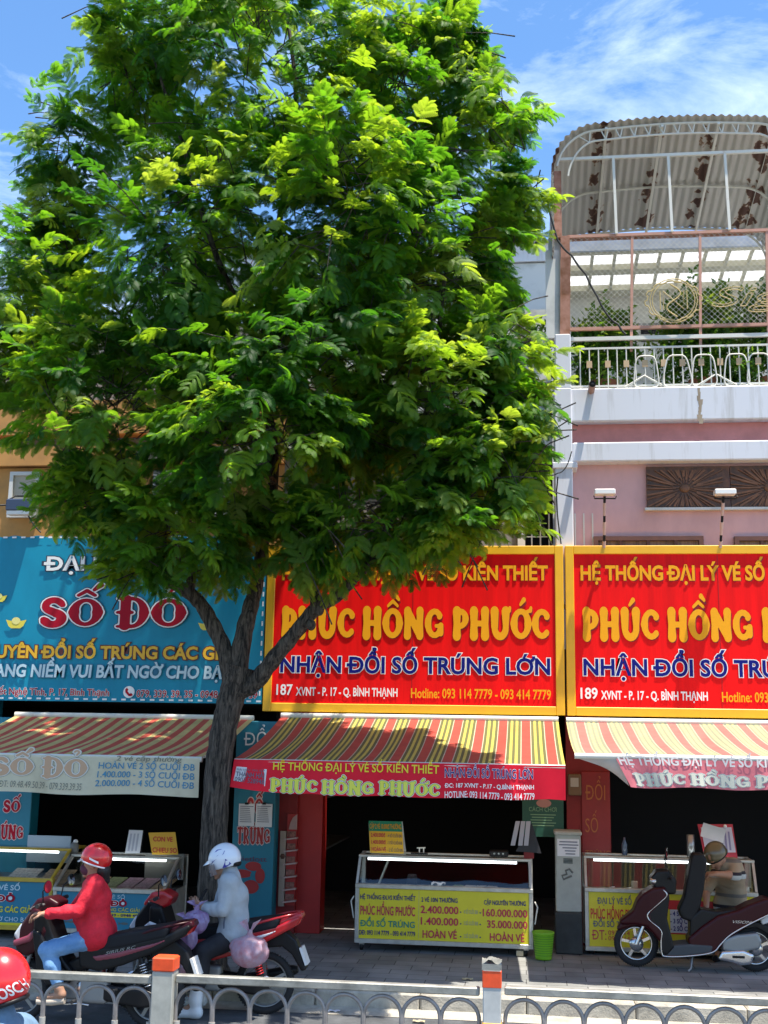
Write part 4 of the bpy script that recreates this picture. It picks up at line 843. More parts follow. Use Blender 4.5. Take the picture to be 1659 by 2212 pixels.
for k, (a, bx_, zt_, zb2) in enumerate(((150, 315, 205, 435), (330, 500, 200, 440))):
    f = Flat(yc-.03-.01*k, .001); f.box((xd(a), yc-.03-.01*k, zd(zb2)), (xd(bx_), yc-.026-.01*k, zd(zt_)), PAPER)
    for j in range(9): zz = zd(zt_+30+j*20); f.rect(xd(a+14), zz, xd(bx_-14-(j*37 % 40)), zz+.008, INK, 1)
    f.box((xd((a+bx_)/2-18), yc-.05-.01*k, zd(zt_+8)), (xd((a+bx_)/2+18), yc-.031-.01*k, zd(zt_-14)), BLACK)
    o = f.build('result_sheet', origin=(xd(a), yc-.03, zd(zb2))); tag(o, ('printed result sheet clipped to the teal column, the one nearer the trunk', 'printed result sheet clipped to the teal column, beside the red jamb')[k], 'paper sheet', 'result sheets on the teal column')
yl = YS+.02; z4z = lambda zy, zx=80: Z4(zx, zy, yl).z; z4x = lambda zx, zy=350: Z4(zx, zy, yl).x
t, f = column('advert_column', z4x(-150), z4x(166), PZ, 2.72, yl, .25, TEALD, 'teal advert column with crimson words behind the red helmeted rider', 'column')
f.glyphs('SỐ', z4x(15), z4x(108), z4z(330), .155, CRIM, 'slab', out=PINKO, ow=.06); f.glyphs('TRÚNG', z4x(-62), z4x(135), z4z(474), .165, CRIM, 'slab', out=PINKO, ow=.06); f.build('board', t)
# red jamb of shop 187 and its ticket rack
yj = YW+.1
b = MB(); b.box((ZD(545, 600, yj).x, yj-.05, PZ), (ZD(760, 600, yj).x, yj+.25, 2.9), REDW); b.box((ZD(761, 600, yj).x, yj+.02, PZ), (ZD(1010, 600, yj).x, yj+.35, 2.9), REDF)
o = b.build('red_jamb', origin=(ZD(760, 600, yj).x, yj, PZ)); tag(o, 'bright red door jamb wall between the teal column and the dark shop', 'wall')
yr = yj-.12; t = thing('ticket_rack', ZD(650, 1270, yr), 'narrow red wall rack for scratch cards on the red jamb', 'rack')
rx = lambda zx, zy=800: ZD(zx, zy, yr).x; rz_ = lambda zy: ZD(650, zy, yr).z
b = MB(); b.box((rx(575), yr, rz_(1270)), (rx(635), yr+.05, rz_(490)), mat('beige_card', (0.40, 0.30, 0.24), .7)); b.lathe((rx(606), yr-.002, rz_(750)), [(.001, 0), (.035, 0), (.035, .01)], mat('brown_mark', (.12, .05, .03), .7), axis=(0, 1, 0), seg=6); b.build('side_board', t)
b = MB(); b.box((rx(640), yr+.02, rz_(1260)), (rx(745), yr+.06, rz_(310)), REDF)
b.prism([(rx(660), rz_(470)), (rx(745), rz_(470)), (rx(745), rz_(310)), (rx(700), rz_(345)), (rx(675), rz_(400))], yr+.005, yr+.019, mat('pink_card', (0.42, 0.26, 0.24), .7)); b.build('back_board', t)
for zy in (545, 670, 805, 940, 1070, 1195): b = MB(); b.obox((rx(692), yr-.02, rz_(zy+18)), (.085, 0, .012), (0, .035, 0), (0, 0, .009), mat('shelf_edge', (0.45, 0.30, 0.28), .6)); b.box((rx(648), yr-.01, rz_(zy+14)+.012), (rx(735), yr+.01, rz_(zy-55)), mat('ticket_stack', (0.24, 0.10, 0.08), .8, var=.5, vscale=40)); b.build('shelf', t)
# red pillar board, meter box, green poster, electrical cabinet
yp = YW-.03; x6 = lambda zx, zy=700, y=yp: Z6(zx, zy, y).x; z6 = lambda zy, zx=500, y=yp: Z6(zx, zy, y).z
t, f = column('red_board', x6(412), x6(604), PZ+.02, z6(398), yp, .025, mat('deep_red_board', (0.24, 0.010, 0.010), .5, var=.1), 'tall red board with orange words in a column, behind the grey cabinet', 'sign board')
OR_ = mat('dull_orange', (0.42, 0.13, 0.03), .6)
f.text('ĐỔI', x6(440), x6(572), z6(588), .175, OR_, bold=-.005); f.text('SỐ', x6(436), x6(520), z6(805), .16, OR_, bold=-.005); f.text('TRÚNG', x6(432), x6(600), z6(960), .06, OR_); f.build('board', t)
ym = YW-.09; t = thing('meter_box', Z6(365, 560, ym), 'brown wall meter box with a pale dial beside the red board', 'meter box')
b = MB(); b.bbox((x6(322, 500, ym), ym, z6(558, 360, ym)), (x6(410, 500, ym), YW-.002, z6(415, 360, ym)), mat('meter_brown', (0.16, 0.10, 0.05), .6), .01); b.build('case', t); b = MB(); b.box((x6(338, 500, ym), ym-.006, z6(500, 360, ym)), (x6(392, 500, ym), ym-.001, z6(440, 360, ym)), mat('meter_dial', (0.40, 0.38, 0.32), .4)); b.build('dial', t)
yg = YW-.05; t = thing('poster', Z6(150, 840, yg), 'dark green poster with pale small print under the middle awning', 'poster'); f = Flat(yg); gx = lambda zx: Z6(zx, 700, yg).x; gz = lambda zy: Z6(150, zy, yg).z
f.box((gx(15), yg, gz(835)), (gx(292), YW-.002, gz(480)), mat('poster_green', (0.012, 0.085, 0.055), .5)); f.disc(gx(160), gz(610), .09, .05, mat('poster_pink', (0.45, 0.22, 0.18), .6), 1); f.text('CÁCH CHƠI', gx(60), gx(245), gz(665), .05, mat('poster_text', (0.20, 0.36, 0.20), .6))
for j in range(5): f.rect(gx(70+9*(j % 2)), gz(690+18*j), gx(240-13*(j % 3)), gz(684+18*j), mat('poster_text', (0.2, .36, .2), .6), 1)
f.build('sheet', t)
ye_ = 14.0; ex = lambda zx, zy=1000: Z6(zx, zy, ye_).x; ez = lambda zy: Z6(320, zy, ye_).z
t = thing('electrical_cabinet', (ex(320), ye_+.15, PZ), 'grey street electrical cabinet on a dark plinth with a pasted notice', 'electrical cabinet')
CAB = mat('cabinet_grey', (0.36, 0.38, 0.34), .6, var=.12, vscale=4)
b = MB(); b.bbox((ex(238), ye_, ez(1338)), (ex(408), ye_+.32, ez(812)), CAB, .01); b.build('body', t); b = MB(); b.bbox((ex(230), ye_-.03, ez(826)), (ex(416), ye_+.35, ez(798)), CAB, .012); b.build('cap', t)
b = MB(); b.bbox((ex(232), ye_-.02, PZ), (ex(410), ye_+.34, ez(1340)), mat('plinth_dark', (0.035, 0.04, 0.04), .8, var=.3), .01); b.build('plinth', t)
f = Flat(ye_-.001); f.box((ex(250), ye_-.004, ez(965)), (ex(398), ye_-.0005, ez(850)), PAPER)
for j, (a, c) in enumerate(((265, 385), (262, 392), (285, 380), (300, 372), (305, 370))): f.rect(ex(a), ez(872+20*j), ex(c), ez(865+20*j), INK, 3)
f.build('notice', t)
b = MB()
for j in range(4): b.box((ex(290), ye_-.006, ez(985+9*j)), (ex(352), ye_-.0005, ez(980+9*j)), BLACK)
b.build('vent', t); b = MB(); b.tube([Vector((ex(x), ye_-.003, ez(z))) for x, z in ((352, 1075), (330, 1050), (305, 1060), (312, 1085), (280, 1095), (290, 1120), (320, 1105), (345, 1095))], .012, mat('sprayed_mark', (0.12, 0.13, 0.12), .8), 6); b.build('painted_mark', t)
# ================================================================== loose cables and the small lamp by the ochre house
CBL = mat('black_cable', (.018, .018, .018), .6)
def cable(pts, r, label, name='cable'):
    b = MB(); Q = [at(*p) for p in pts]; Q2 = []
    for i in range(len(Q)-1):
        for k in range(6): t = k/6; Q2.append(Q[i].lerp(Q[i+1], t)+Vector((0, 0, -.02*math.sin(math.pi*t))))
    b.tube(Q2+[Q[-1]], r, CBL, 6); o = b.build(name, origin=Q[0]); tag(o, label, 'cable')
cable([(1180, 430, 14.3), (1205, 520, 14.35), (1235, 552, 14.4), (1265, 592, 14.42), (1290, 640, 14.42), (1312, 680, 14.42), (1335, 700, 14.42), (1352, 722, 14.42)], .014, 'thick black cable bundle running slantwise over the balcony cage')
cable([(1205, 1030, 14.3), (1202, 1060, 14.38), (1204, 1110, 14.4), (1212, 1175, 14.4)], .010, 'black cable hanging down the white pillar above the red sign')
cable([(1235, 975, 14.3), (1222, 1010, 14.32), (1205, 1022, 14.32), (1180, 1025, 14.35)], .008, 'short black cable looping round the pillar beside the tree')
cable([(-30, 1086, 14.2), (20, 1090, 14.3), (60, 1112, 14.35), (88, 1150, 14.38)], .012, 'black cable sagging above the blue banner at the left edge')
yq = YW-.35; q = lambda u, v: at(u, v, yq); t = thing('floodlight', q(48, 1105), 'dark blue floodlight on a bracket before the ochre house window', 'floodlight')
b = MB(); a, c = q(14, 1104), q(72, 1078); b.bbox((a.x, yq-.05, a.z), (c.x, yq+.12, c.z), mat('lamp_navy', (.03, .05, .10), .4), .015); b.build('lamp_head', t)
b = MB(); b.box((a.x+.02, yq-.04, a.z-.05), (c.x-.03, yq+.1, a.z-.002), MLAM); b.build('lens', t); b = MB(); b.tube([q(22, 1078), q(26, 1068)+Vector((0, .1, 0)), q(62, 1068)+Vector((0, .1, 0)), q(66, 1078)], .012, BLACK, 6); b.tube([q(44, 1068)+Vector((0, .1, 0)), Vector((q(44, 1068).x, YW+.05, q(44, 1060).z))], .012, BLACK, 6); b.build('bracket', t)
# ================================================================== median railing
YR = 7.5
def rz_at(u, v): return at(u, v, YR)
zr = (at(355, 2102, YR).z + at(900, 2118, YR).z)/2 - .012; pxs = [at(355, 2150, YR).x, at(1063, 2160, YR).x]; sec = pxs[1]-pxs[0]
DARKT = mat('arch_tube', (0.30, 0.27, 0.25), 0.45, 0.4, var=.2, vscale=10); COLLAR = mat('arch_collar', (0.48, 0.46, 0.41), .5, .3)
def rail_panel():
    t = thing('arched_railing', (pxs[0]+.075, YR, 0), '', 'railing', 'median railing panels'); w = sec-.15; r = t
    b = MB(); b.bbox((0, -.03, zr-.048), (w, .03, zr), GALV, .006); b.build('top_rail', r, local=True)
    b = MB(); b.bbox((0, -.02, .12), (w, .02, .16), GALV, .005); b.build('bottom_rail', r, local=True)
    n = 8; p = w/n
    for k in range(n):
        b = MB(); cx = p*(k+.5); rr = p/2-.004; zc = zr-.075-rr
        pts = [(cx-rr, 0, zc-.14)]+[(cx-rr*math.cos(math.pi*i/16), 0, zc+rr*math.sin(math.pi*i/16)) for i in range(17)]+[(cx+rr, 0, zc-.14)]
        b.tube(pts, .0125, DARKT, 8); b.build('arch', r, local=True)
    for k in range(n+1):
        b = MB(); x = min(max(p*k, .012), w-.012); zc = zr-.075-p/2
        b.tube([(x, 0, .16), (x, 0, zc-.08)], .015, GALV, 8); b.tube([(x, 0, zc-.17), (x, 0, zc-.08)], .021, COLLAR, 8); b.build('upright', r, local=True)
    return t
def copy_thing(o, loc, label, rz=None):
    c = o.copy(); COL.objects.link(c); c.location = loc; c['label'] = label
    if rz is not None: c.rotation_euler = (0, 0, rz)
    for ch in [q for q in scene.objects if q.parent == o]:
        d = ch.copy(); COL.objects.link(d); d.parent = c
        for gch in [q for q in scene.objects if q.parent == ch]: e = gch.copy(); COL.objects.link(e); e.parent = d
    return c
rp = rail_panel(); rp['label'] = 'grey arched railing panel between the two red topped posts'
copy_thing(rp, rp.location+Vector((sec, 0, .012)), 'grey arched railing panel from the yellow banded post to the right edge')
copy_thing(rp, rp.location-Vector((sec, 0, .015)), 'grey arched railing panel at the left, crossing before the red rider')
p = thing('railing_post', (pxs[0], YR, 0), 'pale square railing post with a plain red cap', 'post', 'median railing posts')
b = MB(); b.bbox((-.068, -.06, 0), (.068, .06, zr+.02), POSTW, .006); b.build('shaft', p, local=True); b = MB(); b.bbox((-.072, -.065, zr+.021), (.072, .065, zr+.105), REDP, .008); b.build('cap', p, local=True)
p = thing('railing_post', (pxs[1], YR, 0), 'grey railing post with red and yellow bands and a bent metal lid', 'post', 'median railing posts')
b = MB(); b.bbox((-.055, -.055, 0), (.055, .055, zr+.14), mat('post_grey', (0.45, 0.45, 0.42), .6, var=.2), .006); b.build('shaft', p, local=True)
b = MB(); b.bbox((-.058, -.058, zr+.005), (.058, .058, zr+.105), REDP, .005); b.build('red_band', p, local=True); b = MB(); b.bbox((-.058, -.058, zr-.35), (.058, .058, zr-.19), YELP, .005); b.build('yellow_band', p, local=True)
b = MB(); b.grid(lambda a, c: Vector((-.06+.12*a, -.06+.12*c, zr+.142+.03*math.sin(a*4+c*3)**2)), 6, 6, GALV); b.grid(lambda a, c: Vector((-.06+.12*a, -.061, zr+.11+.035*c)), 6, 2, GALV); b.build('lid', p, local=True)
# ================================================================== ticket counters
TICK = [mat('ticket_'+n, c, .8, var=.35, vscale=30) for n, c in (('green', (.18, .22, .10)), ('mauve', (.26, .16, .22)), ('tan', (.34, .24, .15)), ('white', (.42, .40, .36)))]
def counter(label, x0, x1, yf, zp0, zp1, ztop, depth, frame, sx=.0, lean=.12, lamp=True, castors=True, rot=0):
    """glass topped ticket counter; printed panel from zp0 to zp1, sloping glass case up to ztop"""
    root = thing('ticket_counter', ((x0+x1)/2, yf, PZ), label, 'ticket counter', 'lottery ticket counters'); w = .045
    b = MB(); yb = yf+depth; yt = yf+lean
    b.bbox((x0, yf-.004, zp0-.05), (x1, yf+.04, zp0), frame, .004); b.bbox((x0, yf-.02, zp1), (x1, yf+.06, zp1+.045), frame, .004)
    for xx in (x0, x1-w): b.bbox((xx, yf-.002, zp0), (xx+w, yf+.04, zp1), frame, .004); b.bbox((xx, yb-.04, zp0-.05), (xx+w, yb, ztop), frame, .004)
    for xx in (x0+w*.4+sx, x1-w*.4-sx): b.bar((xx+(-sx if xx < (x0+x1)/2 else sx), yf+.0, zp1+.045), (xx, yt, ztop-.02), .028, .028, frame, up=(0, 1, 0))
    b.bbox((x0+sx, yt-.02, ztop-.03), (x1-sx, yt+.03, ztop), frame, .004)
    for xx in (x0+sx, x1-w-sx): b.bbox((xx, yt+.03, ztop-.028), (xx+w*.8, yb-.041, ztop-.002), frame, .004)
    b.bbox((x0+sx, yb-.039, ztop-.03), (x1-sx, yb-.001, ztop), frame, .004); b.build('frame', root)
    b = MB(); b.add([(x0+w, yf+.005, zp1+.046), (x1-w, yf+.005, zp1+.046), (x1-w-sx, yt, ztop-.03), (x0+w+sx, yt, ztop-.03)], [(0, 1, 2, 3)], GLASS); b.build('front_glass', root)
    b = MB(); b.add([(x0+sx+.03, yt+.02, ztop-.01), (x1-sx-.03, yt+.02, ztop-.01), (x1-sx-.03, yb-.04, ztop-.01), (x0+sx+.03, yb-.04, ztop-.01)], [(0, 1, 2, 3)], GLASS); b.build('top_glass', root)
    for xx, s in ((x0+.01, 1), (x1-.01, -1)):
        b = MB(); b.add([(xx, yf+.02, zp1+.05), (xx, yb-.04, zp1+.05), (xx+s*sx, yb-.04, ztop-.03), (xx+s*sx, yt+.03, ztop-.03)], [(0, 1, 2, 3)], GLASS)
        b.build('side_glass', root)
    b = MB(); b.box((x0+w, yf+.06, zp1-.02), (x1-w, yb-.05, zp1+.0), mat('counter_shelf', (0.05, 0.05, 0.05), .5)); b.box((x0+w, yf+.06, zp0-.04), (x1-w, yb-.05, zp0-.02), ALU); b.box((x0+.01, yf+.041, zp0), (x0+.02, yb-.04, zp1), ALU); b.box((x1-.02, yf+.041, zp0), (x1-.01, yb-.04, zp1), ALU); b.build('shelf', root)
    if lamp:
        b = MB(); b.tube([(x0+.12, yt+.05, ztop-.05), (x1-.18, yt+.05, ztop-.05)], .014, LAMPM, 8); b.build('lamp_tube', root)
    if castors:
        for xx in (x0+.08, x1-.08):
            for yy in (yf+.06, yb-.08):
                b = MB(); b.lathe((xx-.02, yy, PZ+.04), [(.001, 0), (.04, 0), (.04, .035), (.001, .035)], BLACK, axis=(1, 0, 0), seg=14); b.bbox((xx-.03, yy-.03, PZ+.06), (xx+.03, yy+.03, zp0-.05), STEEL, .004); b.build('castor', root)
    return root
def loose(mb, name, label, cat, group=None):
    V = np.array(mb.v); c = V.mean(0); c[2] = V[:, 2].min(); o = mb.build(name, origin=c); return tag(o, label, cat, group)
# middle counter (yellow panel)
yf = 13.70; X = lambda zx, zy=300: ZE(zx, zy, yf).x; Zc = lambda zy, zx=600: ZE(zx, zy, yf).z
x0, x1 = X(86), X(1508); zp0, zp1 = Zc(490, 800), Zc(82, 800); ztop = at(960, 1850, yf+.12).z
cm = counter('lottery counter with one wide yellow price panel below the middle awning', x0, x1, yf, zp0, zp1, ztop, .55, ALU, .02, .10)
f = Flat(yf+.012, .0015); f.box((x0+.046, yf+.012, zp0+.001), (x1-.046, yf+.03, zp1-.001), YPAN); dz = lambda zx: 0
MT = dict(n=NAVY, m=MAG, g=GRN, k=GREYT)
for st, a, c, zy, cp, mk in (('HỆ THỐNG ĐLVS KIẾN THIẾT', 125, 568, 166, 36, 'n'), ('PHÚC HỒNG PHƯỚC', 128, 566, 290, 72, 'm'), ('ĐỔI SỐ TRÚNG', 126, 565, 384, 50, 'g'), ('DĐ: 093 114 7779 - 093 414 7779', 122, 568, 452, 38, 'n'),
        ('2 VÉ 10N THƯỜNG', 615, 905, 172, 36, 'n'), ('2.400.000', 610, 912, 262, 60, 'm'), ('1.400.000', 612, 912, 354, 60, 'm'), ('HOÀN VÉ', 627, 900, 458, 60, 'm'),
        ('4 SỐ CUỐI ĐB', 955, 1066, 255, 30, 'k'), ('3 SỐ CUỐI ĐB', 955, 1068, 346, 30, 'k'), ('2 SỐ CUỐI ĐB', 955, 1068, 448, 30, 'k'),
        ('CẶP NGUYÊN THƯỜNG', 1116, 1450, 178, 36, 'n'), ('160.000.000', 1106, 1462, 270, 60, 'm'), ('35.000.000', 1140, 1462, 360, 60, 'm'), ('HOÀN VÉ', 1162, 1438, 462, 60, 'm')):
    f.text(st, X(a), X(c), Zc(zy, 600), cp*.00128, MT[mk], bold=.02 if mk != 'k' else .0)
for zy in (246, 338, 440):
    for zx in (930, 1086): f.disc(X(zx), Zc(zy, 600), .008, .008, NAVY, 3, 10)
f.rect(X(594), zp0+.02, X(596), zp1-.02, GREYT, 2); f.build('price_panel', cm)
b = MB()
for k, xx in enumerate((x0-.02, x1+.02)): b.tube([(xx, yf+.05, zp1-.1), (xx+(-.03 if k == 0 else .03), yf+.02, zp1-.15), (xx, yf+.05, zp1-.34)], .008, WSTEEL, 6)
b.build('side_handle', cm)
# things in and on the middle counter
zsh = zp1+.001
for k, (zx, m) in enumerate(((890, 0), (985, 3), (1075, 3), (1165, 3))): b = MB(); c = X(zx); b.obox((c, yf+.26, zsh+.012), (.055, 0, 0), (.02, .10, 0), (0, 0, .01), TICK[m]); loose(b, 'ticket_stack', ('stack of green lottery tickets in the middle glass counter', 'white ticket stack next to the green one in the middle counter', 'middle one of the white ticket stacks in the glass counter', 'white ticket stack nearest the bin end of the middle counter')[k], 'ticket stack', 'ticket stacks in the middle counter')
b = MB(); b.grid(lambda a, c: Vector((X(680)+.16*a, yf+.2+.14*c, zsh+.004+.05*abs(math.sin(a*5+c*4)))), 8, 8, PAPER); loose(b, 'crumpled_paper', 'crumpled white paper inside the middle glass counter', 'paper')
b = MB(); b.lathe((X(520), yf+.3, zsh), [(.0, 0), (.055, 0), (.06, .09), (.05, .13), (.0, .13)], mat('dark_cloth', (0.02, 0.02, 0.025), .9), seg=14); loose(b, 'black_pouch', 'black pouch inside the middle glass counter', 'pouch')
b = MB(); b.bar((X(240), yf+.42, zsh), (X(330), yf+.35, ztop-.05), .02, .02, ALU); loose(b, 'support_bar', 'slanted metal bar inside the middle glass counter', 'bar')
# price board on top (folded A-board)
yb_ = yf+.3; q = lambda zx, zy: Z5(zx, zy, yb_)
t = thing('price_board', (q(800, 520).x, yb_, ztop), 'small folded price board, green over yellow, on the middle counter', 'price board')
A, B_, C_, D_ = q(722, 522), q(888, 520), q(876, 365), q(708, 365); f = Flat(yb_, .0015)
w = B_.x-A.x; base = ztop; Hh = C_.z-B_.z
f.warp = lambda p: (p[0]-.014*(p[2]-base)/Hh*3, p[1]+.12*(p[2]-base)/Hh, p[2])
f.rect(A.x, base, B_.x, base+Hh*.68, mat('board_amber', (0.74, 0.45, 0.03), .5), 0); f.rect(A.x, base+Hh*.68, B_.x, base+Hh, mat('board_green', (0.01, 0.24, 0.13), .5), 0)
f.text('CẶP 2 VÉ 10.000đ THƯỜNG', A.x+.01, B_.x-.01, base+Hh*.76, .052, YTXT, l=1, bold=.01)
for st, st2, z in (('2.400.000đ', '4 SỐ CUỐI ĐB', .50), ('1.400.000đ', '3 SỐ CUỐI ĐB', .28), ('HOÀN VÉ', '2 SỐ CUỐI ĐB', .06)): f.text(st, A.x+.02, A.x+w*.48, base+Hh*z, .042, MAG, l=1, bold=.02); f.text('- '+st2, A.x+w*.53, B_.x-.012, base+Hh*z, .032, NAVY, l=1)
f.build('front_sheet', t); b = MB(); b.add([(A.x, yb_+.26, base), (B_.x, yb_+.26, base), (C_.x-.0, yb_+.125, base+Hh), (D_.x, yb_+.125, base+Hh)], [(0, 1, 2, 3)], WHITE); b.add([(A.x-.001, yb_+.005, base), (A.x-.001, yb_+.25, base), (D_.x-.005, yb_+.12, base+Hh-.01)], [(0, 1, 2)], WHITE); b.build('back_sheet', t)
b = MB(); xx = q(965, 500).x
for dx in (0, .05): b.bar((xx+dx, yb_, ztop), (xx+dx, yb_, ztop+.075), .012, .012, WSTEEL)
b.bar((xx-.03, yb_, ztop+.07), (xx+.07, yb_, ztop+.075), .02, .012, WSTEEL); b.bar((xx-.1, yb_, ztop+.008), (xx+.1, yb_, ztop+.008), .06, .015, BLACK); loose(b, 'tape_dispenser', 'small metal rack on the top of the middle counter', 'rack')
b = MB(); xa = q(1310, 525).x; b.bbox((xa, yb_-.05, ztop), (xa+.22, yb_+.1, ztop+.07), BLACK, .012)
for k in range(3): b.lathe((xa+.06+.05*k, yb_-.051, ztop+.035), [(.0, 0), (.012, 0), (.012, -.004)], GREYT, axis=(0, 1, 0), seg=10)
loose(b, 'black_device', 'black device with three dials on the middle counter', 'device')
yq = yf+.12; q2 = lambda zx, zy: Z5(zx, zy, yq)
b = MB(); b.add([q2(1520, 390), q2(1567, 540), q2(1440, 530), q2(1500, 420)], [(0, 1, 2, 3)], mat('black_card', (.02, .02, .025), .6)); V = [p+Vector((0, .02, 0)) for p in (q2(1520, 390), q2(1567, 540), q2(1440, 530), q2(1500, 420))]; b.add(V, [(3, 2, 1, 0)], mat('black_card', (.02, .02, .025), .6)); b.box((q2(1480, 500).x, yq+.03, ztop), (q2(1530, 500).x, yq+.06, q2(1500, 450).z), REDW); loose(b, 'display_stand', 'black triangular display stand at the end of the middle counter', 'stand')
for k, (a, c) in enumerate(((1440, 1415), (1466, 1452), (1492, 1480))):
    b = MB(); b.grid(lambda s, r: q2(a+22*s+(c-a)*r, 380+120*r)+Vector((0, -.02-.01*k-.02*math.sin(r*3), 0)), 4, 6, mat('grey_leaflet', (0.40, 0.40, 0.44), .8))
    o = loose(b, 'leaflet', 'hanging grey leaflet, %s of the three clipped at the end of the middle counter' % ('outermost', 'middle', 'innermost')[k], 'leaflet', 'leaflets at the middle counter')
# waste bin
c = at(1174, 2060, 13.6); c.z = PZ; GB = mat('green_plastic', (0.27, 0.58, 0.03), .45, trans=.3); t = thing('waste_bin', c, 'bright green plastic mesh waste bin beside the middle counter', 'waste bin')
b = MB(); b.lathe(c, [(0.0, .004), (.088, .004), (.091, .02), (.117, .27), (.123, .275), (.123, .292), (.116, .292), (.085, .02)], GB, seg=28)
for k in range(9): b.torus(c+Vector((0, 0, .05+.025*k)), 0.0962+.0026*k, .0025, mat('green_shade', (0.07, 0.30, 0.02), .5), axis=(0, 0, 1), seg=28, ring=4)
b.build('body', t)
b = MB(); b.bbox((c.x-.30, 13.72, PZ), (c.x-.22, 13.79, PZ+.06), mat('wood_block', (.5, .4, .25), .8), .005); loose(b, 'wood_block', 'small pale wood block on the pavement beside the green bin', 'wood block')
# right counter
yf2 = 14.02; X = lambda zx, zy=1200: Z6(zx, zy, yf2).x; Zc = lambda zy, zx=700: Z6(zx, zy, yf2).z
x0, x1 = X(432), X(1592); zp0, zp1 = Zc(1575), Zc(1208); ztop = Z6(900, 972, yf2+.15).z
cr_ = counter('glass lottery counter with yellow and white panels behind the parked maroon scooter', x0, x1, yf2, zp0, zp1, ztop, .55, ALU, .0, .15)
f = Flat(yf2+.012, .0015); f.box((x0+.046, yf2+.012, zp0+.001), (x1-.046, yf2+.03, zp1-.001), YPAN)
f.text('ĐẠI LÝ VÉ SỐ', X(515), X(745), Zc(1288), .066, INK, bold=.02); f.text('PHÚC HỒNG PHƯỚC', X(470), X(830), Zc(1388), .105, LRED if False else mat('panel_red', (0.55, 0.02, 0.02), .5), bold=.02); f.text('ĐỔI SỐ TRÚNG', X(484), X(790), Zc(1442), .062, INK, bold=.02)
f.text('ĐT:', X(476), X(572), Zc(1530), .105, MAG, bold=.0); f.text('093 114 7779', X(585), X(830), Zc(1495), .048, MAG); f.text('093 414 7779', X(585), X(830), Zc(1532), .048, MAG)
f.rect(X(1000), Zc(1480, 1100), X(1500), Zc(1325, 1100), mat('panel_white', (.62, .62, .66), .5), 2); f.rect(X(990), Zc(1324, 1100), X(1500), Zc(1262, 1100), mat('panel_red', (0.55, 0.02, 0.02), .5), 2); f.rect(X(990), Zc(1490, 1100), X(1500), Zc(1481, 1100), mat('panel_red', (0.55, 0.02, 0.02), .5), 2)
for st, zy in (('- 4 SỐ CUỐI ĐB', 1366), ('- 3 SỐ CUỐI ĐB', 1416), ('- 2 SỐ CUỐI ĐB', 1466)): f.text(st, X(1000), X(1220), Zc(zy, 1100), .048, NAVY, l=3, bold=.02)
f.build('price_panel', cr_)
b = MB(); b.lathe(Z6(700, 965, yf2+.35)-Vector((0, 0, Z6(700, 965, yf2+.35).z-ztop)), [(.0, 0), (.032, 0), (.034, .12), (.014, .17), (.014, .2), (.0, .2)], mat('bottle_blue', (.05, .07, .11), .2, coat=.5), seg=14); loose(b, 'bottle', 'dark blue bottle on the top of the right counter', 'bottle')
b = MB(); b.lathe((X(1180), yf2+.35, ztop), [(.0, 0), (.045, 0), (.045, .25), (.0, .25)], mat('tin_can', (.35, .36, .36), .3, .7), seg=16); loose(b, 'tin_can', 'tall tin can on the right counter beside the red clipboard', 'tin can')
b = MB(); b.bbox((X(760), yf2+.25, zp1), (X(802), yf2+.3, zp1+.10), mat('card_box', (.35, .31, .22), .7), .003); loose(b, 'card_box', 'small upright tan box inside the right counter', 'box')
for k, zx in enumerate((605, 720)): b = MB(); b.obox((X(zx), yf2+.22, zp1+.02), (.06, 0, .01), (.01, .07, .0), (0, 0, .003), PAPER); loose(b, 'ticket_sheet', ('white ticket sheet in the right counter, nearer the grey cabinet', 'white ticket sheet in the right counter, next to the tan box')[k], 'ticket sheet', 'sheets in the right counter')
yk = yf2+.3; q3 = lambda zx, zy: Z6(zx, zy, yk); t = thing('clipboard', (q3(1340, 980).x, yk, ztop), 'red clipboard with white result sheets, one curling, on the right counter', 'clipboard')
RB = mat('clip_red', (0.48, 0.03, 0.05), .5)
def quad(m, ps, dy=0.0, th=.006): b = MB(); a = [p+Vector((0, dy, 0)) for p in ps]; c = [p+Vector((0, dy+th, 0)) for p in ps]; b.add(a+c, [(0, 1, 2, 3), (7, 6, 5, 4), (0, 4, 5, 1), (1, 5, 6, 2), (2, 6, 7, 3), (3, 7, 4, 0)], m); return b
quad(RB, [q3(1240, 985), q3(1460, 985), q3(1425, 752), q3(1190, 752)], .03, .012).build('board', t)
b = quad(mat('result_print', (0.52, 0.50, 0.58), .8), [q3(1245, 940), q3(1445, 940), q3(1415, 772), q3(1210, 772)], .012, .006)
for k in range(4): b.add([p+Vector((0, .0105, 0)) for p in (q3(1325+26*k, 925), q3(1338+26*k, 925), q3(1330+24*k, 800), q3(1318+24*k, 800))], [(0, 1, 2, 3)], mat('print_violet', (.22, .20, .33), .8))
b.build('result_sheet', t); b = MB(); b.grid(lambda a, c: q3(1205+150*a+(1300-1205-75)*c*.6, 830+45*a-c*95)+Vector((0, -.02-.10*c*c-.03*a, 0)), 8, 8, PAPER); b.build('curled_sheet', t)
b = MB(); b.ball(q3(1372, 764)+Vector((0, .0, 0)), .02, WHITE); b.build('clip', t)
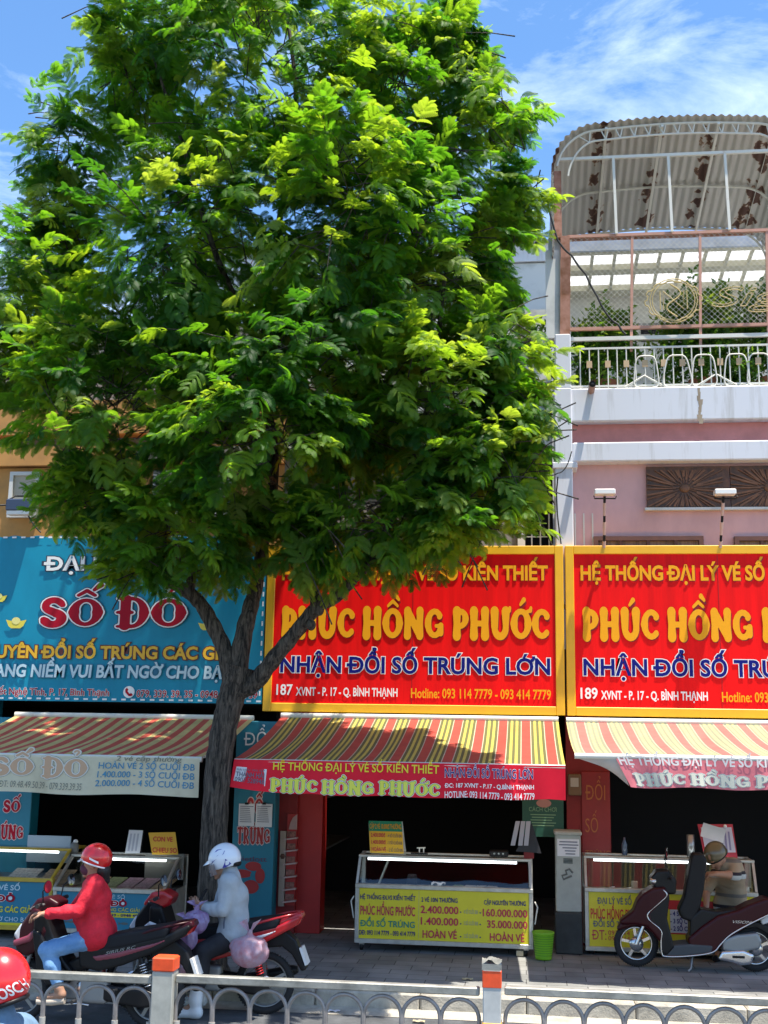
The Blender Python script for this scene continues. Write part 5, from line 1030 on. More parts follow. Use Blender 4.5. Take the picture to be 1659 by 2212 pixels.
# left pair of counters
yf3 = 13.55; X = lambda zx, zy=800: Z4(zx, zy, yf3).x; Zc = lambda zy, zx=150: Z4(zx, zy, yf3).z
YF = mat('yellow_enamel', (0.48, 0.32, 0.03), .45, var=.15)
x0, x1 = X(-560), X(284); zp0, zp1 = Zc(950), Zc(708); ztop = Z4(150, 520, yf3+.5).z
c1 = counter('yellow framed lottery counter with teal panel at the left edge', x0, x1, yf3, zp0, zp1, ztop, 1.0, YF, .0, .5)
f = Flat(yf3+.012, .0015); f.box((x0+.046, yf3+.012, zp0+.001), (x1-.046, yf3+.03, zp1-.001), mat('counter_teal', (0.006, 0.19, 0.30), .45))
f.text('ĐẠI LÝ VÉ SỐ', X(-165), X(104), Zc(757), .055, LBLUE, bold=.02); f.text('SỐ ĐỎ', X(-130), X(80), Zc(820), .07, CRIM, bold=.04, out=WTXT, ow=.05); f.text('ĐỔI SỐ TRÚNG CÁC GIẢI', X(-230), X(180), Zc(878), .06, VY, bold=.03); f.text('BẤT NGỜ CHO BẠN', X(-130), X(185), Zc(927), .045, LBLUE, bold=.01)
f.rect(x0+.05, zp0+.001, x1-.05, zp0+.03, VY, 2); f.build('price_panel', c1)
for k in range(2): b = MB(); b.obox(((X(60)+k*.42), yf3+.3, zp1+.03), (.17, 0, 0), (0, .2, .06), (0, 0, .006), (TICK[3], TICK[2])[k]); loose(b, 'ticket_tray', ('white ticket tray in the yellow framed counter', 'tan ticket tray in the yellow framed counter')[k], 'ticket tray', 'ticket trays in the left counters')
b = MB(); b.obox((X(100), yf3+.8, zp1+.3), (.28, 0, 0), (0, .01, 0), (0, 0, .16), mat('pale_blue_sheet', (.30, .38, .45), .6)); loose(b, 'plastic_sheet', 'pale blue plastic sheet behind the glass of the yellow framed counter', 'sheet')
x0, x1 = X(292), X(905); zp0, zp1 = Zc(968, 600), Zc(765, 600); ztop = Z4(650, 562, yf3+.5).z
c2 = counter('silver framed lottery counter with sloping glass over a teal panel, beside the trunk', x0, x1, yf3-.03, zp0, zp1, ztop, .9, ALU, .0, .5)
f = Flat(yf3-.018, .0015); f.box((x0+.046, yf3-.018, zp0+.001), (x1-.046, yf3, zp1-.001), mat('counter_teal', (0.006, 0.19, 0.30), .45))
f.text('ĐẠI LÝ VÉ SỐ', X(470), X(685), Zc(797, 600), .038, LBLUE); f.text('SỐ ĐỎ', X(520), X(697), Zc(838, 600), .058, CRIM, bold=.04, out=WTXT, ow=.05); f.text('ĐỔI SỐ TRÚNG CÁC GIẢI', X(450), X(768), Zc(866, 600), .035, VY, bold=.01)
f.rect(X(320), Zc(900, 600), X(892), Zc(874, 600), VY, 2); f.text('09.48.49.50.39 - 0948 49 50 39', X(480), X(830), Zc(894, 600), .028, NAVY, l=3, bold=.02)
for zx in (345, 400, 600, 690, 790): f.disc(X(zx), Zc(932, 600), .045, .014, mat('fish_dark', (.10, .13, .13), .5), 2, 14); f.poly([(X(zx)-.035, Zc(932, 600)), (X(zx)-.07, Zc(932, 600)+.016), (X(zx)-.07, Zc(932, 600)-.016)], mat('fish_dark', (.10, .13, .13), .5), 3)
f.build('price_panel', c2)
for k in range(5): b = MB(); b.obox((X(470)+k*.205, yf3+.28, zp1+.06), (.09, 0, 0), (.03, .2, .05), (0, 0, .006), TICK[(2, 0, 1, 1, 2)[k]]); loose(b, 'ticket_tray', ('tan ticket tray behind the red rider, first in the silver counter', 'green ticket tray in the silver counter', 'mauve ticket tray in the silver counter, next to the green one', 'mauve ticket tray in the silver counter, between mauve and tan trays', 'tan ticket tray in the silver counter, nearest the trunk')[k], 'ticket tray', 'ticket trays in the left counters')
b = MB(); b.obox((X(800), yf3+.62, zp1+.24), (.24, 0, 0), (0, .008, .0), (0, 0, .15), mat('grey_card', (.20, .20, .18), .8)); loose(b, 'backing_card', 'grey backing card inside the silver counter', 'card')
yk = yf3+.55; q4 = lambda zx, zy: Z4(zx, zy, yk)
t = thing('result_sheet', (q4(720, 552).x, yk, ztop), 'white result sheet on a tilted stand on the silver counter', 'paper sheet'); b = quad(PAPER, [q4(682, 552), q4(762, 552), q4(780, 428), q4(705, 425)], 0, .006)
for k in range(3): b.add([p+Vector((0, -.0015, 0)) for p in (q4(696+20*k, 540), q4(706+20*k, 540), q4(722+19*k, 445), q4(712+19*k, 445))], [(0, 1, 2, 3)], mat('print_grey', (.45, .45, .52), .8))
b.build('sheet', t); quad(BLACK, [q4(700, 552), q4(765, 552), q4(780, 430), q4(745, 426)], .05, .006).build('stand', t)
t = thing('notice_board', (q4(890, 560).x, yk, ztop), 'yellow board reading CON VE CHIEU SO in red on the silver counter', 'sign board')
P4 = [q4(830, 560), q4(972, 560), q4(956, 437), q4(810, 440)]; b = quad(mat('notice_yellow', (.72, .40, .02), .5), P4, 0, .008); b.build('board', t); f = Flat(yk-.003, .001); e = mat('panel_red', (0.55, 0.02, 0.02), .5)
f.text('CON VE', q4(836, 490).x, q4(942, 490).x, q4(890, 488).z, .055, e, bold=.02); f.text('CHIEU SO', q4(832, 550).x, q4(966, 550).x, q4(890, 548).z, .055, e, bold=.02); f.build('lettering', t)
b = MB(); xx, zz = q4(405, 545).x, Z4(405, 545, yk).z; b.lathe((xx, yk, ztop), [(.0, 0), (.05, 0), (.05, .1), (.03, .13), (.0, .13)], mat('jar_grey', (.16, .16, .15), .5), seg=14); b.ball((xx+.01, yk, ztop+.14), (.03, .03, .025), WHITE, 10, 6); loose(b, 'jar', 'grey jar with a white lid on the corner of the silver counter', 'jar')

rs = random.Random(9)
for k, (u, v, lab) in enumerate(((722, 2188, 'white paper scrap lying against the kerb beyond the grey railing panel'), (905, 2196, 'tan scrap lying on the road near the yellow banded post'), (1010, 2128, 'pale leaf scrap lying on the pavement before the middle counter'))):
    Yg = (11.40, 11.15, 12.3)[k]; c = at(u, v, Yg); c.z = PZ+.004 if k == 2 else .012; b = MB(); b.grid(lambda a, d: c+Vector(((a-.5)*.11, (d-.5)*.06, .012*abs(math.sin(a*5+d*4+k)))), 6, 4, (PAPER, mat('tan_scrap', (.45, .36, .22), .8), mat('leaf_scrap', (.45, .42, .25), .8))[k]); loose(b, 'litter_scrap', lab, 'litter', 'scraps of litter')
# ================================================================== the street tree
def leaf_material(name, cols, trc, tr=0.54):
    m = bpy.data.materials.new(name); m.use_nodes = True; n = m.node_tree; N = n.nodes; K = n.links.new; b = N['Principled BSDF']; out = N['Material Output']
    a = N.new('ShaderNodeAttribute'); a.attribute_name = 'tint'; r = N.new('ShaderNodeValToRGB'); r2 = N.new('ShaderNodeValToRGB')
    for q, cs in ((r, cols), (r2, trc)):
        q.color_ramp.elements[0].color = (*cs[0], 1); q.color_ramp.elements[1].color = (*cs[-1], 1)
        for i, c in enumerate(cs[1:-1]): e = q.color_ramp.elements.new((i+1)/(len(cs)-1)); e.color = (*c, 1)
        K(a.outputs['Fac'], q.inputs['Fac'])
    K(r.outputs['Color'], b.inputs['Base Color']); b.inputs['Roughness'].default_value = 0.55; b.inputs['Specular IOR Level'].default_value = 0.3
    t = N.new('ShaderNodeBsdfTranslucent'); K(r2.outputs['Color'], t.inputs['Color']); ms = N.new('ShaderNodeMixShader'); ms.inputs[0].default_value = tr
    K(b.outputs[0], ms.inputs[1]); K(t.outputs[0], ms.inputs[2]); K(ms.outputs[0], out.inputs['Surface']); return m
LEAF = leaf_material('feathery_leaf', [(0.012, 0.055, 0.010), (0.030, 0.105, 0.014), (0.080, 0.18, 0.018), (0.19, 0.26, 0.06)], [(0.08, 0.27, 0.01), (0.18, 0.44, 0.012), (0.42, 0.60, 0.02), (0.50, 0.60, 0.06)])
def bark():
    m = bpy.data.materials.new('fissured_bark'); m.use_nodes = True; n = m.node_tree; N = n.nodes; K = n.links.new; b = N['Principled BSDF']
    t = N.new('ShaderNodeTexCoord'); mp = N.new('ShaderNodeMapping'); mp.inputs['Scale'].default_value = (12, 12, 1.5); K(t.outputs['Object'], mp.inputs[0])
    z = N.new('ShaderNodeTexNoise'); z.inputs['Scale'].default_value = 2.6; z.inputs['Detail'].default_value = 6; z.inputs['Roughness'].default_value = .7; z.inputs['Distortion'].default_value = .6; K(mp.outputs[0], z.inputs['Vector'])
    z2 = N.new('ShaderNodeTexNoise'); z2.inputs['Scale'].default_value = 3.0; K(t.outputs['Object'], z2.inputs['Vector'])
    r = N.new('ShaderNodeValToRGB'); r.color_ramp.elements[0].position = .40; r.color_ramp.elements[0].color = (.010, .008, .006, 1); r.color_ramp.elements[1].position = .62; r.color_ramp.elements[1].color = (.15, .12, .092, 1)
    r3 = N.new('ShaderNodeValToRGB'); r3.color_ramp.elements[0].position = .63; r3.color_ramp.elements[0].color = (0, 0, 0, 1); r3.color_ramp.elements[1].position = .70; r3.color_ramp.elements[1].color = (.35, .35, .35, 1)
    mx = N.new('ShaderNodeMix'); mx.data_type = 'RGBA'; mx.inputs[7].default_value = (.20, .20, .17, 1)
    K(z.outputs['Fac'], r.inputs['Fac']); K(z2.outputs['Fac'], r3.inputs['Fac']); K(r3.outputs['Color'], mx.inputs[0]); K(r.outputs['Color'], mx.inputs[6]); K(mx.outputs[2], b.inputs['Base Color']); b.inputs['Roughness'].default_value = .9
    bp = N.new('ShaderNodeBump'); bp.inputs['Strength'].default_value = 1.0; bp.inputs['Distance'].default_value = .07; K(z.outputs['Fac'], bp.inputs['Height']); K(bp.outputs[0], b.inputs['Normal']); return m
BARK = bark()
TY = 12.0; tbase = at(456, 2050, TY); tbase.z = PZ
tree = thing('street_tree', tbase, 'tall leafy street tree with feathery leaves and a forked dark trunk', 'tree')
def spline(pts, n=5):
    P = [Vector(p) for p in pts]; out = []
    for i in range(len(P)-1):
        p0, p1, p2, p3 = P[max(i-1, 0)], P[i], P[i+1], P[min(i+2, len(P)-1)]
        for k in range(n):
            t = k/n; out.append(0.5*((2*p1)+(p2-p0)*t+(2*p0-5*p1+4*p2-p3)*t*t+(3*p1-p0-3*p2+p3)*t**3))
    return out+[P[-1]]
tb = MB()
def limb(pts, r0, r1, seg=12, jit=.06, n=6, flare=0):
    Q = spline([at(*p) if len(p) == 3 and p[1] > 20 or len(p) == 3 and abs(p[0]) > 20 else p for p in pts], n); m = len(Q)
    rr = [r0+(r1-r0)*i/(m-1) + (flare*math.exp(-i*.8) if flare else 0) for i in range(m)]
    rr = [r*(1+.05*math.sin(i*1.7)) for i, r in enumerate(rr)]
    tb.tube(Q, rr, BARK, seg, True, True, jit); return Q
A_ = lambda u, v, Y=TY: tuple(at(u, v, Y))
def lm(pts, r0, r1, **k): return limb([A_(*p) for p in pts], r0, r1, **k)
Q = spline([tuple(tbase-Vector((0, 0, .05))), A_(457, 1960), A_(463, 1800), A_(472, 1650), A_(490, 1545), A_(508, 1478), A_(518, 1440)], 7)
m_ = len(Q); rr = [(.155-.02*min(1, i/18)+.10*math.exp(-i*.55)+(.03*max(0, (i-m_+12)/12)))*(1+.03*math.sin(i*2.1)) for i in range(m_)]; tb.tube(Q, rr, BARK, 20, True, True, .05)
lm([(502, 1490), (487, 1410), (463, 1356), (434, 1305), (401, 1276, 11.95), (352, 1247, 11.9)], .095, .062, seg=14)
lm([(408, 1280, 11.95), (419, 1214, 11.9), (450, 1020, 11.7), (420, 880, 11.5), (330, 790, 11.3), (240, 690, 11.2)], .058, .02)
lm([(512, 1475), (525, 1378), (543, 1305, 12.1), (556, 1250, 12.2), (575, 1130, 12.3), (592, 1000, 12.3), (570, 760, 12.2), (600, 500, 12.0), (640, 250, 12), (620, 30, 12)], .105, .018, seg=14)
lm([(520, 1490), (550, 1475, 11.98), (592, 1423, 11.9), (638, 1367, 11.85), (685, 1311, 11.8), (727, 1290, 11.75), (765, 1250, 11.7), (803, 1207, 11.7), (870, 1060, 11.6), (930, 850, 11.5), (960, 600, 11.6)], .10, .02, seg=14)
lm([(683, 1316, 11.8), (676, 1270, 11.9), (668, 1235, 12), (700, 1080, 12.3), (760, 860, 12.6), (820, 520, 12.7), (850, 260, 12.6)], .06, .016)
lm([(590, 1010, 12.3), (500, 860, 12.6), (380, 620, 12.8), (280, 350, 12.8)], .055, .014)
lm([(575, 780, 12.2), (470, 560, 11.6), (400, 330, 11.4), (330, 120, 11.4)], .045, .012)
lm([(880, 1050, 11.6), (1000, 980, 11.4), (1120, 930, 11.3)], .03, .01); lm([(590, 1040, 12.2), (520, 960, 11.2), (460, 900, 10.6)], .04, .012)
for k in range(3): c_ = at((543, 672, 690)[k], (1330, 1350, 1318)[k], 11.75 if k else 12.0); tb.ball(c_, (.05, .05, .06), BARK, 10, 7)
# crown: sprays of comb edged leaves spread through overlapping clumps
def spray_template(seed):
    r = np.random.default_rng(seed); V = []; F = []
    L_ = .34; npair = 5
    for k in range(npair*2+1):
        i = k//2; side = 1 if k % 2 else -1; t = (i+.6)/npair if k < npair*2 else 1.0
        base = np.array([L_*t, 0, -.10*t*t]); ang = (R(58)-R(28)*t)*side if k < npair*2 else 0.0; ang += r.normal(0, .12)
        ln = (.215 if k < npair*2 else .2)*(1-.35*abs(t-.45))*r.uniform(.85, 1.15); droop = r.uniform(.35, 1.0); lift = r.uniform(-.1, .35); n = 11; tw = r.normal(0, .35)
        prev = base.copy(); d2 = np.array([math.cos(ang), math.sin(ang)])
        for j in range(n):
            s = (j+.5)/n; el = lift - droop*s*1.4; cl = math.cos(el); step = ln/n; dv = np.array([d2[0]*cl, d2[1]*cl, math.sin(el)]); cur = prev+dv*step
            wv = np.array([-d2[1]*math.cos(tw), d2[0]*math.cos(tw), math.sin(tw)]); wl = .034*math.sin(math.pi*(.12+.84*s))**.6+.004
            for sg in (1, -1):
                tip = (prev+cur)/2+wv*sg*wl+dv*wl*.45-np.array([0, 0, .006]); o = len(V); V += [prev, cur*.92+prev*.08, tip+dv*step*.32, tip-dv*step*.30]; F.append((o, o+1, o+2, o+3) if sg > 0 else (o+3, o+2, o+1, o))
            prev = cur
    V = np.array(V); return V, np.array(F)
TPL = [spray_template(100+i) for i in range(6)]
BLOBS = [(600, 520, 420, 400, 12.0, 1.7, 420), (560, 130, 390, 250, 12.0, 1.6, 330), (880, 190, 150, 220, 12.0, 1.2, 150), (295, 180, 110, 210, 12.0, 1.2, 115), (60, 600, 170, 230, 11.8, 1.3, 170), (260, 880, 240, 210, 11.5, 1.4, 260),
         (205, 1090, 120, 100, 11.5, .8, 85), (20, 800, 110, 90, 11.8, 1.0, 50), (650, 850, 330, 250, 11.6, 1.7, 300), (890, 560, 230, 290, 12.0, 1.5, 260), (940, 880, 200, 210, 11.8, 1.4, 200), (1060, 990, 120, 120, 11.6, .9, 85),
         (800, 1130, 280, 80, 11.5, 1.1, 170), (420, 1140, 200, 110, 11.5, 1.0, 150), (980, 1135, 130, 65, 11.6, .8, 70), (1080, 270, 95, 75, 12.0, .7, 46), (985, 70, 60, 80, 12.0, .6, 34), (1000, 200, 90, 160, 12.0, .9, 70), (1100, 430, 85, 80, 12.0, .7, 46), (1030, 560, 110, 150, 12.0, .9, 80), (1090, 760, 95, 120, 11.8, .8, 75), (1120, 880, 80, 70, 11.7, .6, 40), (1130, 1060, 70, 60, 11.7, .6, 34),
         (1150, 955, 60, 45, 11.6, .5, 20), (550, -140, 360, 170, 12.0, 1.6, 190), (145, 330, 85, 120, 12.0, .9, 60), (390, 500, 250, 300, 11.0, 1.0, 150), (760, 480, 250, 330, 11.0, 1.0, 160), (560, 950, 250, 180, 10.6, .8, 110), (150, 490, 100, 110, 12.0, .8, 60), (300, 1225, 100, 45, 11.5, .5, 32), (680, 1205, 90, 45, 11.4, .5, 20)]
PP = []; DD = []; TT = []; WW = []
for (u, v, ru, rv, Y, ry, n) in BLOBS:
    c = at(u, v, Y); px = FPX/(Y*1.0)*.985; a = np.array([ru/px, ry, rv/px]); clump_t = 0
    n = int(n*1.95)
    for k in range(n):
        if k % 8 == 0:
            d0 = rng.normal(size=3); d0 /= np.linalg.norm(d0); rad0 = rng.uniform(.35, 1.0)**.55; tint0 = np.clip(rng.normal(.42, .24), 0, .85); 
            if rng.random() < .08: tint0 = rng.uniform(.6, .82)
            flop = rng.uniform(-.5, .2)
        d = d0+rng.normal(0, .13, 3); p = np.array(c)+a*d*rad0+rng.normal(0, .08, 3)
        w = d*np.array([1, 1, .55]) + np.array([0.10, 0, flop]) + rng.normal(0, .28, 3); w /= np.linalg.norm(w)
        PP.append(p-w*.2); DD.append(w); TT.append(np.clip(tint0+rng.normal(0, .06), 0, 1)); WW.append(rng.uniform(.56, .94))
def leaf_mesh(name, PP, DD, TT, WW, mat_, parent, tpl=TPL):
    PP, DD, TT, WW = map(np.array, (PP, DD, TT, WW)); n = len(PP); up = np.tile([0, 0, 1.0], (n, 1))+rng.normal(0, .3, (n, 3))
    Xv = DD; Yv = np.cross(up, Xv); Yv /= np.linalg.norm(Yv, axis=1)[:, None]+1e-9; Zv = np.cross(Xv, Yv); AV = []; AF = []; AT = []; o = 0; pick = rng.integers(0, len(tpl), n)
    off = np.array(parent.location) if parent else np.zeros(3)
    for k in range(len(tpl)):
        I = np.nonzero(pick == k)[0]; T, F = tpl[k]; W = WW[I][:, None, None]
        V = PP[I][:, None, :] + W*(T[None, :, 0:1]*Xv[I][:, None, :] + T[None, :, 1:2]*Yv[I][:, None, :] + T[None, :, 2:3]*Zv[I][:, None, :]) - off
        AV.append(V.reshape(-1, 3)); AF.append((F[None]+(np.arange(len(I))*len(T))[:, None, None]).reshape(-1, F.shape[1])+o); AT.append(np.repeat(TT[I], len(T))); o += len(I)*len(T)
    V = np.concatenate(AV); F = np.concatenate(AF); T = np.concatenate(AT); me = bpy.data.meshes.new(name)
    me.vertices.add(len(V)); me.vertices.foreach_set('co', V.astype(np.float32).ravel()); me.loops.add(F.size); me.loops.foreach_set('vertex_index', F.astype(np.int32).ravel())
    me.polygons.add(len(F)); me.polygons.foreach_set('loop_start', np.arange(0, F.size, F.shape[1], dtype=np.int32)); me.update(calc_edges=True)
    at_ = me.attributes.new('tint', 'FLOAT', 'POINT'); at_.data.foreach_set('value', T.astype(np.float32)); me.materials.append(mat_)
    ob = bpy.data.objects.new(name, me); COL.objects.link(ob); ob.parent = parent; return ob
leaf_mesh('crown', PP, DD, TT, WW, LEAF, tree)
for i in range(0, len(PP), 5):       # twigs that carry the sprays
    p = Vector(PP[i]); d = Vector(DD[i]); q = p-d*.55+Vector((0, 0, -.12)); tb.tube([q, (p+q)/2+Vector((0, 0, .02)), p, p+d*.08], [.008, .006, .004, .002], BARK, 5, True, False)
tb.build('trunk', tree)
# ------------------------------------------------------------------ balcony shrubs
def round_leaf(seed):
    r = np.random.default_rng(seed); V = []; F = []
    for k in range(9):
        t = k/9; an = k*2.4; el = r.uniform(-.2, .7); b0 = np.array([.22*t, 0, 0]); d = np.array([.5, math.cos(an)*.9, math.sin(an)*.9]); d /= np.linalg.norm(d); s = np.cross(d, [0.2, .3, 1]); s /= np.linalg.norm(s); ln = r.uniform(.07, .11); o = len(V)
        V += [b0, b0+d*ln*.45+s*ln*.24, b0+d*ln, b0+d*ln*.45-s*ln*.24]; F.append((o, o+1, o+2, o+3))
    return np.array(V), np.array(F)
RTPL = [round_leaf(i) for i in range(5)]
SHRUB = leaf_material('shrub_leaf', [(0.03, 0.10, 0.015), (0.07, 0.19, 0.02), (0.20, 0.30, 0.04)], [(0.08, 0.22, 0.01), (0.2, 0.36, 0.02), (0.4, 0.45, 0.04)], .4)
for (u, v0, v1, w, n, lab) in ((1305, 690, 842, 125, 420, 'bushy balcony shrub at the pillar end of the balustrade'), (1520, 655, 842, 185, 680, 'widest balcony shrub, growing up through the gold neon emblem'), (1668, 655, 842, 120, 460, 'balcony shrub under the gold script at the right edge'), (1160, 720, 840, 70, 110, 'shrub behind the white railing beside the tree crown')):
    yy = 15.15; c0 = at(u, v1, yy); c1 = at(u, v0, yy); t = thing('balcony_shrub', (c0.x, yy, zv(846) if u > 1200 else c0.z), lab, 'shrub', 'balcony shrubs'); P = []; D = []; T = []; W = []; px = FPX/yy
    for k in range(n):
        if k % 6 == 0: h = rng.random()**.8; an = rng.uniform(0, 6.28); rad = rng.random()**.5*(w/px/2)*(1.05-.5*h); cc = np.array([c0.x+math.cos(an)*rad, yy+math.sin(an)*rad*.8, c0.z+(c1.z-c0.z)*h]); tt = rng.uniform(.1, .9)
        d = np.array([math.cos(an), math.sin(an), .4])+rng.normal(0, .6, 3); d /= np.linalg.norm(d); P.append(cc+rng.normal(0, .05, 3)); D.append(d); T.append(np.clip(tt+rng.normal(0, .1), 0, 1)); W.append(rng.uniform(.8, 1.3))
    leaf_mesh('foliage', P, D, T, W, SHRUB, t, RTPL); b = MB(); z0 = t.location.z
    for k in range(5): a = k*1.3; b.tube([(c0.x, yy, z0+.22), (c0.x+.06*math.cos(a), yy+.06*math.sin(a), z0+.5), (c0.x+.3*math.cos(a)*w/150, yy+.2*math.sin(a), c1.z-.2)], [.018, .014, .006], BARK, 6)
    b.build('stem', t); b = MB(); b.lathe((c0.x, yy, z0+.001), [(.0, 0), (.14, 0), (.19, .26), (.2, .28), (.17, .28), (.15, .22), (.0, .22)], mat('terracotta', (.32, .12, .06), .8), seg=20); b.build('pot', t)
# ================================================================== motorbikes
MAROON = mat('maroon_paint', (0.036, 0.002, 0.005), .38, spec=.25); REDB = mat('red_bike_paint', (0.42, 0.008, 0.012), .3, coat=.3); BLK = mat('black_gloss', (0.009, 0.009, 0.010), .4, spec=.25)
SEATM = mat('seat_vinyl', (0.010, 0.011, 0.014), .6, spec=.25); WHB = mat('white_bike_paint', (0.62, 0.62, 0.62), .3, coat=.4); CHROME = mat('bright_metal', (0.62, 0.62, 0.62), .22, .9); GREYM = mat('grey_metal', (0.25, 0.26, 0.26), .45, .5)
LENS = mat('headlight_lens', (0.55, 0.56, 0.56), .08, coat=.6); REDL = mat('red_lens', (0.5, .01, .01), .15, coat=.5); AMBL = mat('amber_lens', (0.65, .22, .02), .2)
def wheel(root, x, r, tyre=.033, spokes=5, w=.05, rim=GREYM):
    b = MB(); R1 = r-tyre*2
    b.torus((x, 0, r), R1, .012, rim, seg=36, ring=8); b.lathe((x, -.04, r), [(.0, 0), (.04, 0), (.045, .02), (.045, .06), (.04, .08), (.0, .08)], rim, axis=(0, 1, 0), seg=16)
    for k in range(spokes): a = 2*math.pi*k/spokes+.3; b.bar((x+.03*math.cos(a), 0, r+.03*math.sin(a)), (x+R1*math.cos(a+.12), 0, r+R1*math.sin(a+.12)), .03, .016, rim, up=(0, 1, 0))
    b.lathe((x, -.055, r), [(.0, 0), (.075, 0), (.075, .006), (.0, .006)], CHROME, axis=(0, 1, 0), seg=20)
    o = b.build('wheel', root, local=True); t = MB(); t.torus((x, 0, r), r-tyre, tyre, RUBBER, seg=40, ring=12)
    for k in range(60): a = 2*math.pi*k/60; t.obox((x+(r-.003)*math.cos(a), 0, r+(r-.003)*math.sin(a)), (.004*math.cos(a), 0, .004*math.sin(a)), (0, .02, 0), (-.007*math.sin(a), 0, .007*math.cos(a)), RUBBER)
    t.build('tyre', o, local=True); return o
def panel(name, root, poly, hw, m, r=.018, h=.011, taper=None, y0=0.0): return solid(name, root, m, SDF(h).prof(poly, hw, r, y0=y0, taper=taper))
def mirror(root, base, head, rx=.055, rz=.035):
    b = MB(); base, head = Vector(base), Vector(head); b.tube([base, base.lerp(head, .5)+Vector((-.02, 0, .03)), head], .006, BLK, 6); b.lathe(head+Vector((.012, 0, 0)), [(.0, -.02), (rx*.8, -.015), (rx, 0), (rx*.98, .004)], BLK, axis=(.96, -.24, .05), seg=18)
    o = b.build('mirror', root, local=True); g_ = MB(); ax = Vector((.96, -.24, .05)).normalized(); g_.lathe(head+Vector((.012, 0, 0))+ax*.0055, [(.0, 0), (rx*.93, -.0005)], mat('mirror_face', (.8, .85, .9), .04, 1.0), axis=ax, seg=18); g_.build('mirror_glass', o, local=True)
def underbone(root, body, accent, nose, side2, side=None):
    """step-through motorbike facing -x; wheelbase 1.24 m"""
    wheel(root, -.62, .275); wheel(root, .62, .275)
    for s in (-1, 1):
        b = MB(); b.tube([(-.62, .065*s, .275), (-.545, .065*s, .50), (-.47, .06*s, .74)], [.024, .02, .018], GREYM, 10); b.build('fork', root, local=True)
        b = MB(); b.tube([(.62, .10*s, .29), (.50, .11*s, .62)], [.028, .022], BLK, 10)
        for k in range(9): b.torus(Vector((.62, .10*s, .29)).lerp(Vector((.5, .11*s, .62)), .25+.065*k), .032, .006, REDB if body is REDB else CHROME, axis=(-.12, 0, .33), seg=14, ring=5)
        b.build('shock_absorber', root, local=True)
        b = MB(); b.bar((.05, .075*s, .36), (.62, .085*s, .275), .03, .045, BLK); b.build('swingarm', root, local=True)
    # front mudguard hugging the tyre
    b = MB(); b.grid(lambda a, c: Vector((-.62+(.305+.02*(1-abs(2*c-1)**2))*math.cos(R(200-150*a)), (c-.5)*.11, .275+(.305+.02*(1-abs(2*c-1)**2))*math.sin(R(200-150*a)))), 16, 6, body); b.build('front_mudguard', root, local=True)
    panel('front_cowl', root, [(-.66, .72), (-.60, .82), (-.49, .96), (-.40, .93), (-.37, .80), (-.43, .66), (-.55, .60), (-.63, .64)], .10, nose, .03, taper=lambda x, z: .55+.9*np.clip((x+.66)/.3, 0, 1))
    panel('headlight', root, [(-.665, .75), (-.615, .83), (-.57, .86), (-.585, .76), (-.63, .70)], .085, LENS, .012)
    panel('cowl_trim', root, [(-.645, .665), (-.50, .71), (-.42, .80), (-.44, .83), (-.53, .745), (-.655, .70)], .135, accent, .008)
    panel('leg_shield', root, [(-.45, .93), (-.37, .93), (-.31, .78), (-.20, .55), (-.10, .44), (-.14, .38), (-.27, .42), (-.36, .55), (-.45, .74)], .13, BLK, .02, taper=lambda x, z: .8+.4*np.clip((z-.4)/.5, 0, 1))
    for s in (-1, 1): panel('shield_flank', root, [(-.46, .80), (-.40, .78), (-.27, .56), (-.13, .45), (-.05, .46), (-.12, .37), (-.30, .36), (-.40, .50)], .008, side2, .012, y0=.165*s)
    panel('handlebar_cowl', root, [(-.52, .96), (-.46, 1.04), (-.36, 1.055), (-.29, 1.02), (-.31, .97), (-.40, .93)], .10, body, .025, taper=lambda x, z: 1.0+.0*x)
    b = MB(); b.tube([(-.38, -.33, 1.03), (-.40, -.15, 1.02), (-.41, 0, 1.0), (-.40, .15, 1.02), (-.38, .33, 1.03)], .012, GREYM, 8); b.build('handlebar', root, local=True)
    for s in (-1, 1):
        b = MB(); b.tube([(-.395, .21*s, 1.025), (-.375, .345*s, 1.032)], .018, RUBBER, 10); b.build('grip', root, local=True)
        b = MB(); b.tube([(-.43, .19*s, 1.02), (-.45, .27*s, 1.01), (-.43, .34*s, 1.01)], .006, CHROME, 6); b.build('brake_lever', root, local=True)
        mirror(root, (-.38, .20*s, 1.04), (-.33, .27*s, 1.19))
    panel('instrument_cluster', root, [(-.43, 1.03), (-.36, 1.065), (-.32, 1.05), (-.36, 1.02)], .06, BLK, .01)
    panel('frame_tunnel', root, [(-.30, .52), (-.16, .44), (.02, .50), (.16, .60), (.10, .66), (-.06, .56), (-.2, .50)], .06, BLK, .02)
    panel('seat', root, [(-.07, .70), (.02, .745), (.22, .755), (.36, .79), (.62, .835), (.74, .85), (.72, .80), (.36, .71), (.10, .66), (-.05, .655)], .115, SEATM, .025, taper=lambda x, z: .72+.35*np.clip((x+.05)/.3, 0, 1))
    for s in (-1, 1):
        panel('side_cover', root, [(-.04, .64), (.12, .655), (.38, .70), (.74, .79), (.93, .875), (.90, .81), (.62, .66), (.36, .55), (.14, .49), (-.02, .52)], .012, side or body, .014, y0=.115*s)
        panel('side_stripe', root, [(.08, .60), (.32, .645), (.66, .735), (.80, .785), (.60, .69), (.32, .60), (.12, .565)], .004, accent, .006, y0=.135*s)
    panel('tail_cowl', root, [(.60, .80), (.74, .825), (.94, .90), (.95, .88), (.86, .80), (.66, .72)], .085, body, .018); panel('tail_light', root, [(.86, .82), (.955, .875), (.93, .82), (.85, .775)], .06, REDL, .01)
    for s in (-1, 1): b = MB(); b.tube([(.45, .13*s, .78), (.60, .145*s, .835), (.80, .13*s, .885), (.93, .07*s, .91), (.955, 0, .915)], .012, body, 8); b.build('grab_rail', root, local=True)
